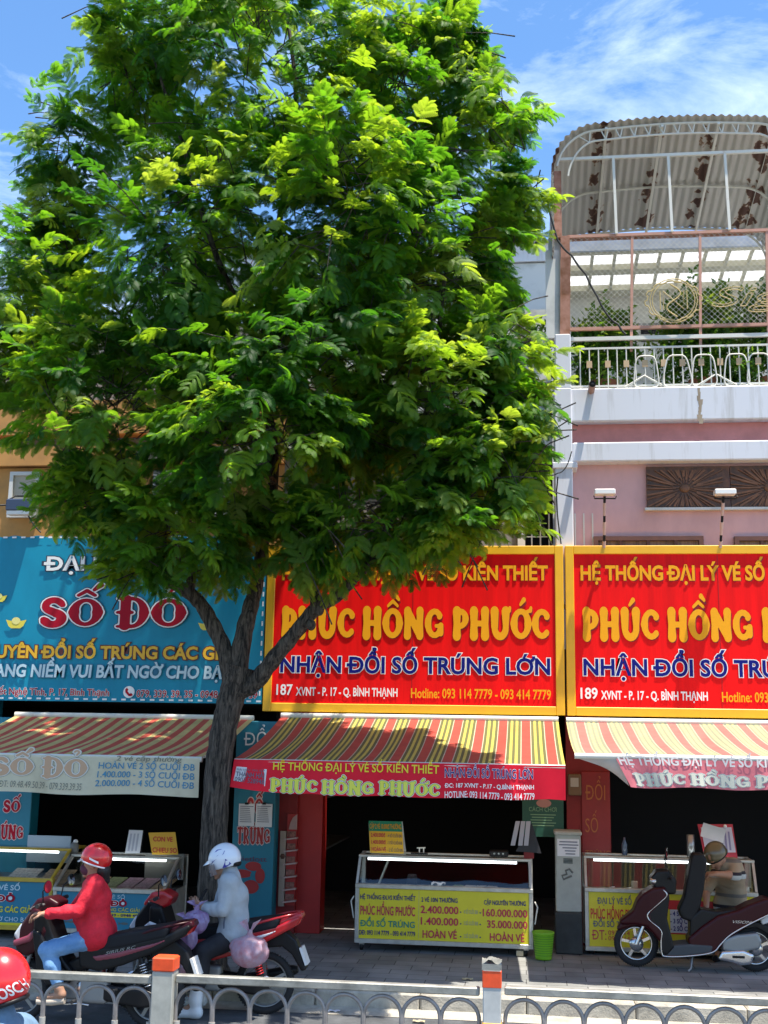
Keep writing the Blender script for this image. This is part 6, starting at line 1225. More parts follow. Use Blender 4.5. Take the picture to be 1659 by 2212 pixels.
    panel('rear_mudguard', root, [(.58, .68), (.80, .74), (.90, .66), (1.0, .42), (.97, .41), (.88, .55), (.78, .62), (.60, .60)], .06, BLK, .012)
    b = MB(); b.obox((.985, 0, .53), (.012, 0, .004), (0, .085, 0), (-.03, 0, .075), mat('plate_white', (.66, .66, .64), .5)); o = b.build('number_plate', root, local=True)
    e = SDF(.012).box((-.03, 0, .33), (.15, .075, .075), .03).box((-.17, 0, .37), (.10, .06, .06), .03, k=.02).box((.10, -.08, .32), (.10, .03, .085), .03, k=.02); solid('engine', root, GREYM, e)
    b = MB(); b.lathe((.02, -.135, .32), [(.0, 0), (.075, .0), (.085, .012), (.085, .03)], CHROME, axis=(0, 1, 0), seg=22); b.build('engine_cover', root, local=True)
    b = MB(); b.tube([(-.2, .09, .33), (-.05, .13, .22), (.2, .15, .22), (.35, .16, .26)], .016, CHROME, 8); b.tube([(.35, .16, .26), (.40, .16, .275), (.85, .17, .36), (.90, .17, .37)], [.02, .045, .05, .03], BLK, 12); b.build('exhaust', root, local=True)
    panel('chain_cover', root, [(.10, .36), (.58, .33), (.68, .29), (.66, .22), (.55, .20), (.12, .26)], .012, BLK, .012, y0=-.115)
    for q in ([(-.02, -.09, .24), (-.02, -.30, .25)], [(-.02, .09, .24), (-.02, .30, .25)], [(.32, -.1, .33), (.32, -.24, .34)]): b = MB(); b.tube(q, .016, RUBBER, 8); b.build('footpeg', root, local=True)
    b = MB(); b.tube([(-.14, -.16, .20), (-.02, -.15, .21), (.08, -.15, .20)], .008, CHROME, 6); b.build('gear_lever', root, local=True)
rb_x = at(184, 2200, 10.5).x
red_bike = thing('motorbike', (rb_x, 10.5, 0), 'dark maroon motorbike ridden by the woman in the red helmet', 'motorbike', 'motorbikes on the road')
NOSE = mat('silver_maroon_nose', (0.28, 0.20, 0.20), .3, coat=.5); SIDER = mat('maroon_pink_stripe', (0.20, 0.03, 0.05), .35, coat=.3)
underbone(red_bike, MAROON, SIDER, MAROON, BLK, BLK)
f = Flat(-.150, .001); f.text('SIRIUS RC', .34, .62, .560, .024, GREYM, l=1, shear=.35, bold=.01); f.build('side_lettering', red_bike, local=True).rotation_euler = (0, R(-13), 0)
gb_x = at(428, 2190, 11.2).x
grey_bike = thing('motorbike', (gb_x, 11.2, 0), 'red and white motorbike with plastic bags, stopped by the kerb before the trunk', 'motorbike', 'motorbikes on the road', rz=R(2))
underbone(grey_bike, REDB, WHB, BLK, WHB)
# parked scooter with its seat tipped up
SX = lambda zx, zy: ((zx-983)/885, (1470+(zx-983)*.045-zy)/885)
sc = thing('scooter', (at(1503, 2098, 13.4).x, 13.4, PZ), 'parked dark maroon scooter with silver trim and its seat tipped up, on the pavement', 'scooter', rz=R(-1))
PL = lambda *p: [SX(*q) for q in p]
wheel(sc, -.619, .234, .034, 5, rim=CHROME); wheel(sc, .619, .234, .036, 5, rim=CHROME)
for s in (-1, 1): b = MB(); b.tube([(-.619, .06*s, .234), (-.54, .06*s, .43), (-.48, .05*s, .57)], [.026, .022, .02], CHROME, 10); b.build('fork', sc, local=True)
panel('front_cover', sc, PL((600, 745), (690, 735), (720, 790), (640, 860), (548, 942), (555, 1005), (658, 1100), (655, 1180), (600, 1110), (540, 1050), (430, 1030), (310, 1035), (380, 985), (430, 945), (470, 850), (520, 790)), .13, MAROON, .03, taper=lambda x, z: .35+.75*np.clip((x+.80)/.32, 0, 1))
panel('front_mudguard', sc, PL((270, 1100), (300, 1045), (400, 1000), (500, 1010), (570, 1070), (590, 1130), (530, 1090), (430, 1060), (340, 1080)), .045, MAROON, .015)
panel('headlight', sc, PL((428, 952), (470, 905), (560, 860), (640, 848), (560, 912), (470, 958)), .145, LENS, .008, taper=lambda x, z: .4+.7*np.clip((x+.68)/.3, 0, 1))
panel('leg_shield', sc, PL((690, 750), (735, 800), (705, 1000), (765, 1250), (700, 1315), (668, 1290), (668, 1100), (565, 1005), (560, 955), (650, 860)), .155, BLK, .015)
panel('floorboard', sc, PL((668, 1255), (930, 1235), (1120, 1250), (1110, 1298), (900, 1325), (690, 1330)), .15, mat('grey_floorboard', (.05, .055, .06), .6), .012)
panel('body_cover', sc, PL((935, 1190), (1060, 1090), (1200, 1000), (1390, 950), (1480, 905), (1640, 850), (1700, 870), (1690, 930), (1450, 1050), (1290, 1145), (1130, 1290), (1000, 1295), (940, 1250)), .125, MAROON, .03)
panel('storage_box', sc, PL((950, 1010), (1040, 930), (1180, 955), (1350, 935), (1420, 960), (1200, 1030), (1060, 1110), (940, 1190)), .10, BLK, .015)
panel('seat', sc, PL((1005, 440), (1060, 440), (1085, 480), (1050, 720), (1010, 890), (950, 1010), (880, 985), (860, 930), (915, 820), (955, 620), (990, 470)), .085, BLACK, .03)
for s in (-1, 1): b = MB(); b.tube([Vector((SX(p[0], p[1])[0], .165*s, SX(p[0], p[1])[1])) for p in spline([(690, 735, 0), (722, 785, 0), (640, 862, 0), (545, 945, 0), (552, 1005, 0), (658, 1100, 0), (656, 1200, 0), (660, 1305, 0), (700, 1335, 0), (900, 1332, 0), (1120, 1302, 0), (1200, 1230, 0), (1290, 1148, 0), (1450, 1060, 0), (1700, 945, 0)], 4)], .0085, CHROME, 7); b.build('silver_trim', sc, local=True)
panel('grab_rail', sc, PL((1390, 965), (1430, 930), (1640, 845), (1690, 850), (1660, 880), (1450, 955)), .12, CHROME, .012)
panel('handlebar_cowl', sc, PL((600, 640), (650, 585), (740, 580), (800, 660), (790, 760), (720, 760), (640, 720)), .10, BLK, .025)
b = MB(); p = SX(760, 640); b.tube([(p[0], -.33, p[1]+.02), (p[0]-.02, 0, p[1]), (p[0], .33, p[1]+.02)], .012, BLK, 8); b.build('handlebar', sc, local=True)
for s in (-1, 1):
    b = MB(); b.tube([(p[0], .2*s, p[1]+.012), (p[0]+.01, .34*s, p[1]+.02)], .019, RUBBER, 10); b.build('grip', sc, local=True); mirror(sc, (p[0], .2*s, p[1]+.03), (SX(715, 415)[0]+(.0 if s < 0 else .05), .24*s, SX(715, 415)[1]), .05)
b = MB(); b.lathe((SX(600, 660)[0], -.11, SX(600, 660)[1]), [(.0, -.02), (.035, -.01), (.04, 0.02)], CHROME, axis=(.2, 1, 0), seg=16); b.build('gauge', sc, local=True)
panel('tail_light', sc, PL((1640, 900), (1700, 880), (1700, 940), (1650, 985)), .09, REDL, .01); panel('indicator', sc, PL((1590, 1020), (1650, 985), (1650, 1040), (1600, 1055)), .10, LENS, .012)
e = SDF(.011).prof(PL((1235, 1205), (1345, 1165), (1530, 1148), (1560, 1205), (1540, 1262), (1335, 1288), (1235, 1270)), .05, .02, y0=-.09).box((SX(1330, 1250)[0], -.02, SX(1330, 1250)[1]), (.10, .06, .05), .02, k=.02); solid('engine', sc, GREYM, e)
e = SDF(.011).prof(PL((1190, 1350), (1215, 1305), (1400, 1295), (1480, 1330), (1460, 1390), (1380, 1400), (1290, 1372)), .03, .018, y0=-.15); solid('gearbox_cover', sc, CHROME, e)
b = MB(); a, c = SX(1300, 1335), SX(1410, 1335); b.box((a[0], -.206, a[1]-.012), (c[0], -.196, a[1]+.012), BLK); b.build('cover_slot', sc, local=True)
b = MB(); a, c = SX(945, 1345), SX(910, 1490); b.tube([(a[0], -.10, a[1]), (c[0]+.01, -.19, .03), (c[0]-.02, -.2, .008)], [.012, .011, .013], GREYM, 8); b.build('kickstand', sc, local=True)
panel('rear_mudguard', sc, PL((1420, 1075), (1560, 1050), (1690, 1110), (1720, 1250), (1690, 1260), (1650, 1150), (1550, 1090), (1440, 1100)), .06, BLK, .012)
b = MB()
for s in (1,): b.tube([(.619, .11*s, .24), (.58, .12*s, .50)], .026, BLK, 8)
b.build('shock_absorber', sc, local=True)
f = Flat(-.166, .001); f.text('VISION', SX(1320, 0)[0], SX(1490, 0)[0], SX(1320, 1040)[1], .028, CHROME, l=1, shear=.35); f.build('side_lettering', sc, local=True)
# ================================================================== people
SKIN = mat('skin_tan', (0.36, 0.19, 0.115), .55, var=.06, vscale=12); HAIR = mat('dark_hair', (0.012, 0.010, 0.010), .5, bump=.5, bscale=90, stretch=(1, 1, .15)); EYE = mat('eye_dark', (.01, .008, .006), .2); LIP = mat('lip', (.30, .10, .08), .5)
def hand(S, w, d, n, sgn=1, curl=(.5, .7, .6), m=0, sc=1.0):
    w, d, n = Vector(w), Vector(d).normalized(), Vector(n).normalized(); n = (n-d*n.dot(d)).normalized(); s = d.cross(n)*sgn
    for i, off in enumerate((-.030, -.010, .010, .030)):
        S.cone(w+s*off*.55, w+d*.082*sc+s*off, .016*sc, .0125*sc, m, .015)
        p = w+d*(.084+.006*(1-abs(i-1.4)))*sc+s*off*1.08; dd = d.copy(); L0 = (.033, .040, .037, .028)[i]*sc; r = .0098*sc
        for j in range(3):
            c = curl[j]*(1+.12*(i-1)); dd = (dd*math.cos(c)+n*math.sin(c)).normalized(); nn = (n*math.cos(c)-d*math.sin(c)) if j == 0 else n
            q = p+dd*L0*(1, .75, .6)[j]; S.cone(p, q, r, r*.92, m, .004); p = q; r *= .92
            n2 = n - dd*n.dot(dd)
            if n2.length > .05: pass
    t0 = w+d*.025*sc-s*.028*sc; t1 = t0+(d*.6-s*.55+n*.45).normalized()*.045*sc; t2 = t1+(d*.8-s*.05+n*.5).normalized()*.032*sc
    S.cone(w+d*.01, t0, .017*sc, .014*sc, m, .012); S.cone(t0, t1, .0135*sc, .011*sc, m, .008); S.cone(t1, t2, .011*sc, .0092*sc, m, .004)
def torso(S, J, g=0.0, m=0, w=1.0, k=.05):
    lat = (J['shR']-J['shL']).normalized(); P, W, C, N = J['pelvis'], J['waist'], J['chest'], J['neck']
    for s in (-1, 1):
        S.cone(P+lat*.075*s*w, W+lat*.06*s*w, .105*w+g, .098*w+g, m, k); S.cone(W+lat*.06*s*w, C+lat*.07*s*w, .098*w+g, .108*w+g, m, k)
        sh = J['shR'] if s > 0 else J['shL']; S.cone(C+lat*.07*s*w, sh-lat*.035*s, .105*w+g, .068+g, m, k); S.cone(N+(C-N)*.25, sh, .058+g, .058+g, m, k)
def arm(S, J, sd, g=0.0, m=0, upto=1.0, r=(.055, .044, .032)):
    a, b_, c = J['sh'+sd], J['el'+sd], J['wr'+sd]; S.cone(a, b_, r[0]+g, r[1]+g, m, .03)
    if upto > 0: S.cone(b_, b_.lerp(c, .35), r[1]+g, r[1]-.002+g, m, .02); S.cone(b_.lerp(c, .35), b_.lerp(c, upto), r[1]-.002+g, (r[1]-.002)+(r[2]-r[1])*upto+g, m, .02)
def leg(S, J, sd, g=0.0, m=0, upto=1.0, r=(.085, .058, .036)):
    a, b_, c = J['hip'+sd], J['kn'+sd], J['an'+sd]; S.cone(a, b_, r[0]+g, r[1]+g, m, .04)
    S.cone(b_, b_.lerp(c, .4), r[1]+g, r[1]-.004+g, m, .03); S.cone(b_.lerp(c, .4), b_.lerp(c, upto), r[1]-.004+g, (r[1]-.004)+(r[2]-r[1])*upto*.95+g, m, .03)
def head(S, c, face, up, m=(0, 1, 2)):
    """face: direction the person looks; about 23 cm tall"""
    c, f, u = Vector(c), Vector(face).normalized(), Vector(up).normalized(); u = (u-f*u.dot(f)).normalized(); s = f.cross(u); E = Matrix((f, s, u)).transposed().to_euler()
    S.ell(c+u*.02, (.098, .076, .105), m[0], .02, E); S.ell(c+f*.03-u*.055, (.062, .056, .062), m[0], .03, E); S.cone(c+f*.085-u*.005, c+f*.108-u*.035, .010, .014, m[0], .015)
    S.ell(c+f*.075-u*.10, (.024, .03, .018), m[0], .02, E); S.ell(c+f*.086-u*.068, (.012, .024, .008), m[2], .006, E)
    for k in (-1, 1):
        S.ell(c+f*.088+s*.032*k+u*.008, (.010, .014, .008), m[1], .003, E); S.cone(c+f*.09+s*.018*k+u*.026, c+f*.082+s*.048*k+u*.026, .007, .006, m[0], .01); S.ell(c-f*.005+s*.078*k-u*.01, (.022, .010, .032), m[0], .006, E)
def helmet(root, c, face, up, m, r=(.142, .122, .132), cut=.03, tilt=.0, trim=None, name='helmet', full=False):
    c, f, u = Vector(c), Vector(face).normalized(), Vector(up).normalized(); u = (u-f*u.dot(f)).normalized(); s = f.cross(u); B = Matrix((f, s, u)).transposed(); E = B.to_euler()
    S = SDF(.0085).ell(c, r, 0, 0, E).cut(c, tuple(q-.016 for q in r), E)
    if not full:
        T = (B @ Matrix.Rotation(tilt, 3, 'Y')); S.cut(c-(T @ Vector((0, 0, 1)))*(.25+cut), (.3, .3, .25), T.to_euler(), 'b', .0)
    else:
        S.cut(c+f*.12-u*.035, (.09, .105, .060), E, 'b', .012); S.cut(c-u*.36, (.3, .3, .25), E, 'b', 0)
    o = solid(name, root, [m], S, local=False); T = B @ Matrix.Rotation(tilt, 3, 'Y')
    if trim and not full:
        b = MB(); z = -cut; q = math.sqrt(max(.02, 1-(z/r[2])**2)); b.tube([c+T @ Vector((r[0]*q*math.cos(a), r[1]*q*math.sin(a), z)) for a in np.linspace(0, 2*math.pi, 37)], .008, trim, 6); b.build('rim_trim', o, local=False).location -= Vector((0, 0, 0))
    return o, B
def V3(*a): return Vector(a)
# ---- woman in red on the maroon motorbike
y0 = 10.5; pr = thing('person', (Z1(1000, 1180, y0).x, y0, 0), 'person in red jacket and blue jeans riding the maroon motorbike', 'person')
J = dict(pelvis=Z1(1010, 1130, y0), waist=Z1(975, 960, y0), chest=Z1(985, 760, y0), neck=Z1(985, 560, y0), shL=Z1(985, 640, y0-.165), shR=Z1(960, 640, y0+.165), elL=Z1(810, 905, y0-.25), elR=Z1(760, 900, y0+.24), wrL=Z1(480, 930, y0-.29), wrR=Z1(470, 925, y0+.27),
         hipL=Z1(1010, 1165, y0-.09), hipR=Z1(1010, 1165, y0+.09), knL=Z1(490, 1310, y0-.20), knR=Z1(500, 1290, y0+.19), anL=Z1(610, 1700, y0-.22), anR=Z1(620, 1700, y0+.21))
S = SDF(.009); torso(S, J); fl = Vector((-1, -.15, -.05)); hc = Z1(975, 415, y0)
S.cone(J['neck']+Vector((0, 0, -.03)), hc+Vector((.01, 0, -.05)), .052, .048, 0, .02); head(S, hc, (-1, -.12, -.03), (0, 0, 1))
for q in 'LR':
    arm(S, J, q); leg(S, J, q); sg = -1 if q == 'L' else 1; hand(S, J['wr'+q]-Vector((.01, 0, 0)), (-1, .1*sg, .0), (.15, 0, -1), sg, (.75, .95, .8)); a = J['an'+q]; S.cone(a, a+V3(.03, 0, -.05), .04, .036, 0, .02); S.cone(a+V3(.03, 0, -.055), a+V3(-.13, 0, -.085), .034, .024, 0, .02); S.cone(a+V3(-.13, 0, -.085), a+V3(-.18, 0, -.09), .026, .018, 0, .02)
solid('body', pr, [SKIN, EYE, LIP], S, local=False)
S = SDF(.011); torso(S, J, .02, w=1.08); [arm(S, J, q, .016, 0, .92) for q in 'LR']; S.cone(J['neck']-V3(0, 0, .06), J['neck']+V3(0, 0, .0), .078, .066, 0, .03); S.cone(J['pelvis']+V3(0, -.06, -.0), J['pelvis']+V3(0, .06, 0), .155, .155, 0, .05); S.cone(J['waist']+V3(-.07, -.05, 0), J['waist']+V3(-.07, .05, 0), .10, .10, 0, .06)
REDJ = mat('red_jacket', (0.60, 0.008, 0.025), .75, var=.2, vscale=9, bump=.5, bscale=22); solid('jacket', pr, REDJ, S.folds(0.006, 26, 41), local=False)
S = SDF(.011); [leg(S, J, q, .014, 0, .93) for q in 'LR']; S.ell(J['pelvis']-V3(0, 0, .04), (.15, .17, .11), 0, .05); solid('jeans', pr, mat('blue_denim', (0.10, 0.24, 0.46), .8, col2=(0.19, 0.35, 0.56), vscale=6, bump=.5, bscale=18), S.folds(0.005, 26, 132), local=False)
for q in 'LR': a = J['an'+q]; b = MB(); b.tube([a+V3(.06, 0, -.10), a+V3(-.06, 0, -.115), a+V3(-.19, 0, -.118)], [.030, .034, .026], mat('cream_sandal', (.5, .42, .33), .6), 8); b.build('sandal', pr)
h_, B = helmet(pr, Z1(1003, 350, y0), (-1, -.1, .0), (0, 0, 1), mat('red_helmet', (0.66, 0.012, 0.012), .22, coat=.7), cut=.052, tilt=-.30, trim=WTXT)
b = MB(); c = Z1(868, 365, y0); b.grid(lambda a, d: c+V3(.045-.10*(1-abs(2*a-1)**2)*.5-.05*d, (a-.5)*.2, .02-.035*d), 10, 4, mat('clear_peak', (.45, .42, .42), .15)); b.build('peak', h_)
f = Flat(0, .001)
b = MB(); b.grid(lambda a, d: Z1(925+95*a, 345+48*a+22*d, y0-.128+.0*a)+V3(0, .012*abs(a-.5)-.004, 0), 8, 2, WTXT); b.build('brow_stripe', h_)
S = SDF(.009).ell(Z1(915, 470, y0), (.062, .068, .062), 0, .02).ell(Z1(880, 455, y0), (.035, .045, .035), 0, .03); solid('face_mask', pr, mat('dark_mask', (.09, .02, .04), .8), S, local=False)
S = SDF(.009).ell(Z1(1075, 480, y0), (.055, .07, .06), 0, .02).cone(Z1(1085, 480, y0), Z1(1105, 590, y0+.02), .045, .03, 0, .03).cone(Z1(1060, 500, y0), Z1(1060, 580, y0-.03), .04, .02, 0, .03); solid('hair', pr, HAIR, S, local=False)
# ---- man in grey with white boots
y0 = 11.15; pg = thing('person', (Z2(780, 1250, y0).x, y0, 0), 'person in a grey jacket and white helmet looking at a phone', 'person')
J = dict(pelvis=Z2(815, 1190, y0), waist=Z2(815, 1010, y0), chest=Z2(805, 780, y0), neck=Z2(770, 540, y0), shL=Z2(775, 660, y0-.17), shR=Z2(745, 650, y0+.17), elL=Z2(690, 950, y0-.22), elR=Z2(650, 950, y0+.2), wrL=Z2(490, 935, y0-.13), wrR=Z2(490, 915, y0+.04),
         hipL=Z2(810, 1250, y0-.09), hipR=Z2(810, 1250, y0+.09), knL=Z2(470, 1420, y0-.21), knR=Z2(480, 1400, y0+.2), anL=Z2(385, 2000, y0-.24), anR=Z2(430, 1990, y0+.24))
for q in 'LR': J['an'+q].z = .12
S = SDF(.009); torso(S, J); hc = Z2(655, 440, y0); S.cone(J['neck'], hc+V3(.04, 0, -.05), .056, .050, 0, .02); head(S, hc, (-.86, -.05, -.5), (-.45, 0, .9))
for q in 'LR': arm(S, J, q); leg(S, J, q, upto=1.0); sg = -1 if q == 'L' else 1; hand(S, J['wr'+q], (-.85, -.05*sg, .45), (.1, .9 if q == 'L' else -.9, .35), sg, (.35, .5, .45)); a = J['an'+q]; S.cone(a, a+V3(-.1, 0, -.06), .04, .03, 0, .02)
solid('body', pg, [SKIN, EYE, LIP], S, local=False)
S = SDF(.011); torso(S, J, .022, w=1.06); [arm(S, J, q, .02, 0, .90) for q in 'LR']; S.cone(J['neck']-V3(0, 0, .05), J['neck']+V3(-.005, 0, .03), .085, .070, 0, .03); S.cone(J['pelvis']+V3(0, -.06, -.03), J['pelvis']+V3(0, .06, -.03), .145, .145, 0, .05)
for q in 'LR': S.cone(J['wr'+q].lerp(J['el'+q], .12), J['wr'+q].lerp(J['el'+q], .25), .050, .052, 0, .01)
solid('jacket', pg, mat('grey_fleece', (0.36, 0.39, 0.41), .85, var=.08, vscale=7, bump=.45, bscale=14), S.folds(0.006, 26, 120), local=False)
b = MB(); b.tube([Z2(722, 1010, y0-.19), Z2(708, 1100, y0-.185), Z2(712, 1185, y0-.178)], .008, mat('zip_slate', (.10, .12, .16), .8), 6); b.build('pocket_zip', pg)  # dark slate tube along the jacket pocket
S = SDF(.011); [leg(S, J, q, .02, 0, .62, (.088, .066, .055)) for q in 'LR']; S.ell(J['pelvis']-V3(.02, 0, .05), (.15, .17, .10), 0, .05); solid('trousers', pg, mat('black_trousers', (.012, .013, .018), .8, var=.3, vscale=8), S.folds(0.005, 26, 102), local=False)
for q in 'LR':
    a = J['an'+q]; kn = J['kn'+q]; S = SDF(.009).cone(a.lerp(kn, .58), a.lerp(kn, .1), .072, .058, 0, .02).cone(a.lerp(kn, .1), a+V3(.01, 0, -.06), .056, .052, 0, .03).cone(a+V3(.03, 0, -.068), a+V3(-.15, -.01, -.075), .048, .040, 0, .03).cone(a+V3(-.15, -.01, -.078), a+V3(-.185, -.01, -.08), .040, .034, 0, .02); S.cut((a.x-.05, a.y, -.1), (.4, .3, .105), kind='b', rr=0)
    solid('boot', pg, mat('white_rubber', (.70, .73, .75), .35, coat=.3), S, local=False)
h_, B = helmet(pg, Z2(715, 385, y0), (-.93, -.05, -.35), (-.33, 0, .94), mat('white_helmet', (.72, .75, .80), .22, coat=.7), r=(.158, .135, .148), cut=.075, tilt=-.10)
BLU = mat('cobalt_mark', (.02, .03, .30), .3, coat=.5); hc = Z2(715, 385, y0); r = (.158, .135, .148)
def on_helm(px, pz, g=.0035):   # a point of the helmet's near flank
    q = max(0.02, 1-(px/r[0])**2-(pz/r[2])**2); return hc+B @ Vector((px, (1 if (B @ Vector((0, 1, 0))).y < 0 else -1)*r[1]*math.sqrt(q), pz))*(1+g*8)
b = MB()
for poly in ([(.06, .02), (.13, -.03), (.10, .01), (.03, .05), (-.05, .07), (-.03, .045)], [(-.02, -.03), (.02, -.07), (-.01, -.075), (-.07, -.06), (-.035, .0)], [(-.03, .09), (.05, .085), (.02, .10)]):
    b.add([on_helm(*p) for p in poly], [tuple(range(len(poly)))], BLU); 
b.build('helmet_mark', h_)
b = MB(); c = hc+B @ Vector((.13, 0, .03)); b.grid(lambda a, d: hc+B @ Vector(((.165+.055*d*(1-abs(2*a-1)**2))*math.cos((a-.5)*1.9), (.14)*math.sin((a-.5)*1.9)*1.15, .035-.03*d)), 14, 4, mat('white_helmet', (.72, .75, .80), .22)); b.build('peak', h_)
b = MB(); b.grid(lambda a, d: hc+B @ Vector(((.175)*math.cos((a-.5)*2.2), .15*math.sin((a-.5)*2.2), -.01-.10*d)), 14, 6, mat('smoked_visor', (.22, .20, .20), .1, alpha=.75, coat=.5)); b.build('visor', h_)
b = MB(); w1, w2 = J['wrL']+V3(-.11, .05, .06), J['wrL']+V3(-.04, .13, .15); b.obox((w1+w2)/2+V3(.03, .0, -.0), (.03, .0, .055), (.0, .045, .0), (.005, 0, -.003), BLK); o = b.build('phone', origin=(w1+w2)/2); tag(o, 'black phone held by the person in the grey jacket', 'phone')
S = SDF(.009).ell(Z2(830, 430, y0), (.06, .09, .035), 0, .02); solid('helmet_pad', h_, BLK, S, local=False)
# ---- plastic bags of fruit
def bag(name, c, r, m, label, knot=.10, seed=0, lumps=.05):
    c = Vector(c); rr = np.random.default_rng(seed); ph = rr.uniform(0, 6, 8)
    from mathutils import noise as mnoise
    def fn(a, b_):
        th, t = 2*math.pi*a, b_; z = -math.cos(math.pi*t); q = math.sin(math.pi*t)
        w = 1+lumps*(math.sin(3*th+ph[0]+4*t)+math.sin(5*th+ph[1]-6*t)*.7+math.sin(9*th+ph[2])*.4*t)+.03*math.sin(14*th+ph[3]+9*t)*(.3+t)
        nz = mnoise.noise((2.2*math.cos(th)+ph[4], 2.2*math.sin(th), 3.0*t+ph[5]))*.16+mnoise.noise((6*math.cos(th)+ph[6], 6*math.sin(th), 9.0*t))*.07; w += nz
        top = max(0, t-.72)/.28; q2 = q*w if t < .72 else (math.sin(math.pi*.72)*(1-top)**1.6*w+.09*min(1, top*1.2)*(1+.5*math.sin(6*th)*top)); zz = z if t < .72 else -math.cos(math.pi*.72)+top*(1+math.cos(math.pi*.72))*1.0
        return c+V3(r[0]*q2*math.cos(th), r[1]*q2*math.sin(th), r[2]*zz*(1 if t < .72 else 1.0))
    t = thing(name, c-V3(0, 0, r[2]), label, 'plastic bag', 'knotted plastic bags'); b = MB(); b.grid(fn, 64, 44, m); b.build('sack', t)
    top = c+V3(0, 0, r[2]*1.0); b = MB(); b.tube([top-V3(0, 0, .04), top, top+V3(.01, 0, .03)], [.022, .026, .016], m, 10)
    for s in (-1, 1): b.grid(lambda a, d: top+V3(s*(.01+.055*d), .012*math.sin(a*6+s), .02+knot*d*(.7+.4*a))+V3((a-.5)*.06*(d+.3), 0, 0), 6, 6, m)
    b.build('knot', t); return t
LIL = mat('lilac_plastic', (0.50, 0.42, 0.64), .3, col2=(0.34, 0.16, 0.36), vscale=14, trans=.45, coat=.4, ramp=(.35, .7)); PKB = mat('pink_plastic', (0.62, 0.30, 0.34), .3, col2=(0.66, 0.55, 0.66), vscale=14, trans=.45, coat=.4, ramp=(.35, .65))
bag('plastic_bag', Z2(400, 1075, 10.88), (.12, .11, .115), LIL, 'lilac bag resting highest, just under the hands of the phone user', .05, 1)
bag('plastic_bag', Z2(285, 1240, 10.80), (.115, .11, .135), LIL, 'lilac bag hanging on the motorbike front between two other bags', .05, 2)
bag('plastic_bag', Z2(195, 1545, 10.86), (.105, .10, .155), PKB, 'pink bag lowest at the front, behind the red topped post', .05, 3)
bag('plastic_bag', Z2(985, 1400, 10.92), (.175, .14, .150), PKB, 'large pale pink bag hanging from the rear grab rail', .10, 4, .035)
# ---- man bending into the scooter
y0 = 13.95; pb = thing('person', (Z3(1320, 800, y0).x, y0, PZ), 'person in a striped tan shirt bending over the scooter in a dull gold helmet', 'person')
J = dict(pelvis=Z3(1310, 850, y0+.05), waist=Z3(1310, 730, y0), chest=Z3(1290, 560, y0-.10), neck=Z3(1240, 440, y0-.2), shL=Z3(1215, 500, y0-.05), shR=Z3(1345, 470, y0-.20), elR=Z3(1350, 560, y0-.36), wrR=Z3(1170, 545, y0-.42), elL=Z3(1075, 690, y0-.12), wrL=Z3(1078, 850, y0-.28),
         hipL=Z3(1250, 880, y0+.02), hipR=Z3(1370, 880, y0+.08), knL=Z3(1230, 1130, y0-.06), knR=Z3(1380, 1130, y0), anL=V3(0, 0, 0), anR=V3(0, 0, 0))
J['anL'] = V3(J['knL'].x-.02, y0+.05, PZ+.09); J['anR'] = V3(J['knR'].x+.03, y0+.1, PZ+.09)
S = SDF(.009); torso(S, J, w=.92); hc = Z3(1160, 385, y0-.30); S.cone(J['neck'], hc+V3(.03, .05, -.01), .054, .05, 0, .02); head(S, hc, (-.5, -.45, -.75), (-.5, -.35, .8))
arm(S, J, 'L'); arm(S, J, 'R'); leg(S, J, 'L'); leg(S, J, 'R'); hand(S, J['wrR'], (-1, -.05, -.05), (-.1, .4, -.9), 1, (.5, .7, .6)); hand(S, J['wrL'], (.10, -.1, -1), (.75, -.4, 0), -1, (.6, .8, .7))
for q in 'LR': a = J['an'+q]; S.cone(a, a+V3(-.06, -.12, -.055), .04, .03, 0, .02)
solid('body', pb, [SKIN, EYE, LIP], S, local=False)
def shirt():
    m = bpy.data.materials.new('striped_shirt'); m.use_nodes = True; n = m.node_tree; N = n.nodes; K = n.links.new; b = N['Principled BSDF']; t = N.new('ShaderNodeTexCoord'); sp = N.new('ShaderNodeSeparateXYZ'); K(t.outputs['Object'], sp.inputs[0])
    a = N.new('ShaderNodeMath'); a.operation = 'MULTIPLY_ADD'; a.inputs[1].default_value = 2.6; a.inputs[2].default_value = .1; K(sp.outputs['Z'], a.inputs[0]); fr = N.new('ShaderNodeMath'); fr.operation = 'FRACT'; K(a.outputs[0], fr.inputs[0])
    r = N.new('ShaderNodeValToRGB'); r.color_ramp.interpolation = 'CONSTANT'; E = r.color_ramp.elements; E[0].position = 0; E[0].color = (.30, .23, .15, 1); E[1].position = .45; E[1].color = (.42, .44, .42, 1)
    for p_, c in ((.58, (.02, .015, .02, 1)), (.67, (.33, .26, .17, 1)), (.9, (.16, .14, .12, 1))): e = E.new(p_); e.color = c
    K(fr.outputs[0], r.inputs['Fac']); K(r.outputs['Color'], b.inputs['Base Color']); b.inputs['Roughness'].default_value = .85; return m
S = SDF(.011); torso(S, J, .022, w=.97); [arm(S, J, q, .024, 0, 0) for q in 'LR']; S.cone(J['pelvis']+V3(-.06, 0, -.0), J['pelvis']+V3(.06, 0, 0), .135, .135, 0, .05); solid('shirt', pb, shirt(), S.folds(0.005, 26, 43), local=False)
S = SDF(.011); [leg(S, J, q, .018, 0, .97) for q in 'LR']; S.ell(J['pelvis']-V3(0, 0, .06), (.165, .14, .11), 0, .05); solid('trousers', pb, mat('black_trousers', (.012, .013, .018), .8), S.folds(0.005, 26, 84), local=False)
for q in 'LR': a = J['an'+q]; b = MB(); b.tube([a+V3(.02, .05, -.05), a+V3(-.02, -.04, -.05), a+V3(-.08, -.16, -.06)], [.038, .044, .032], BLK, 10); b.build('shoe', pb)
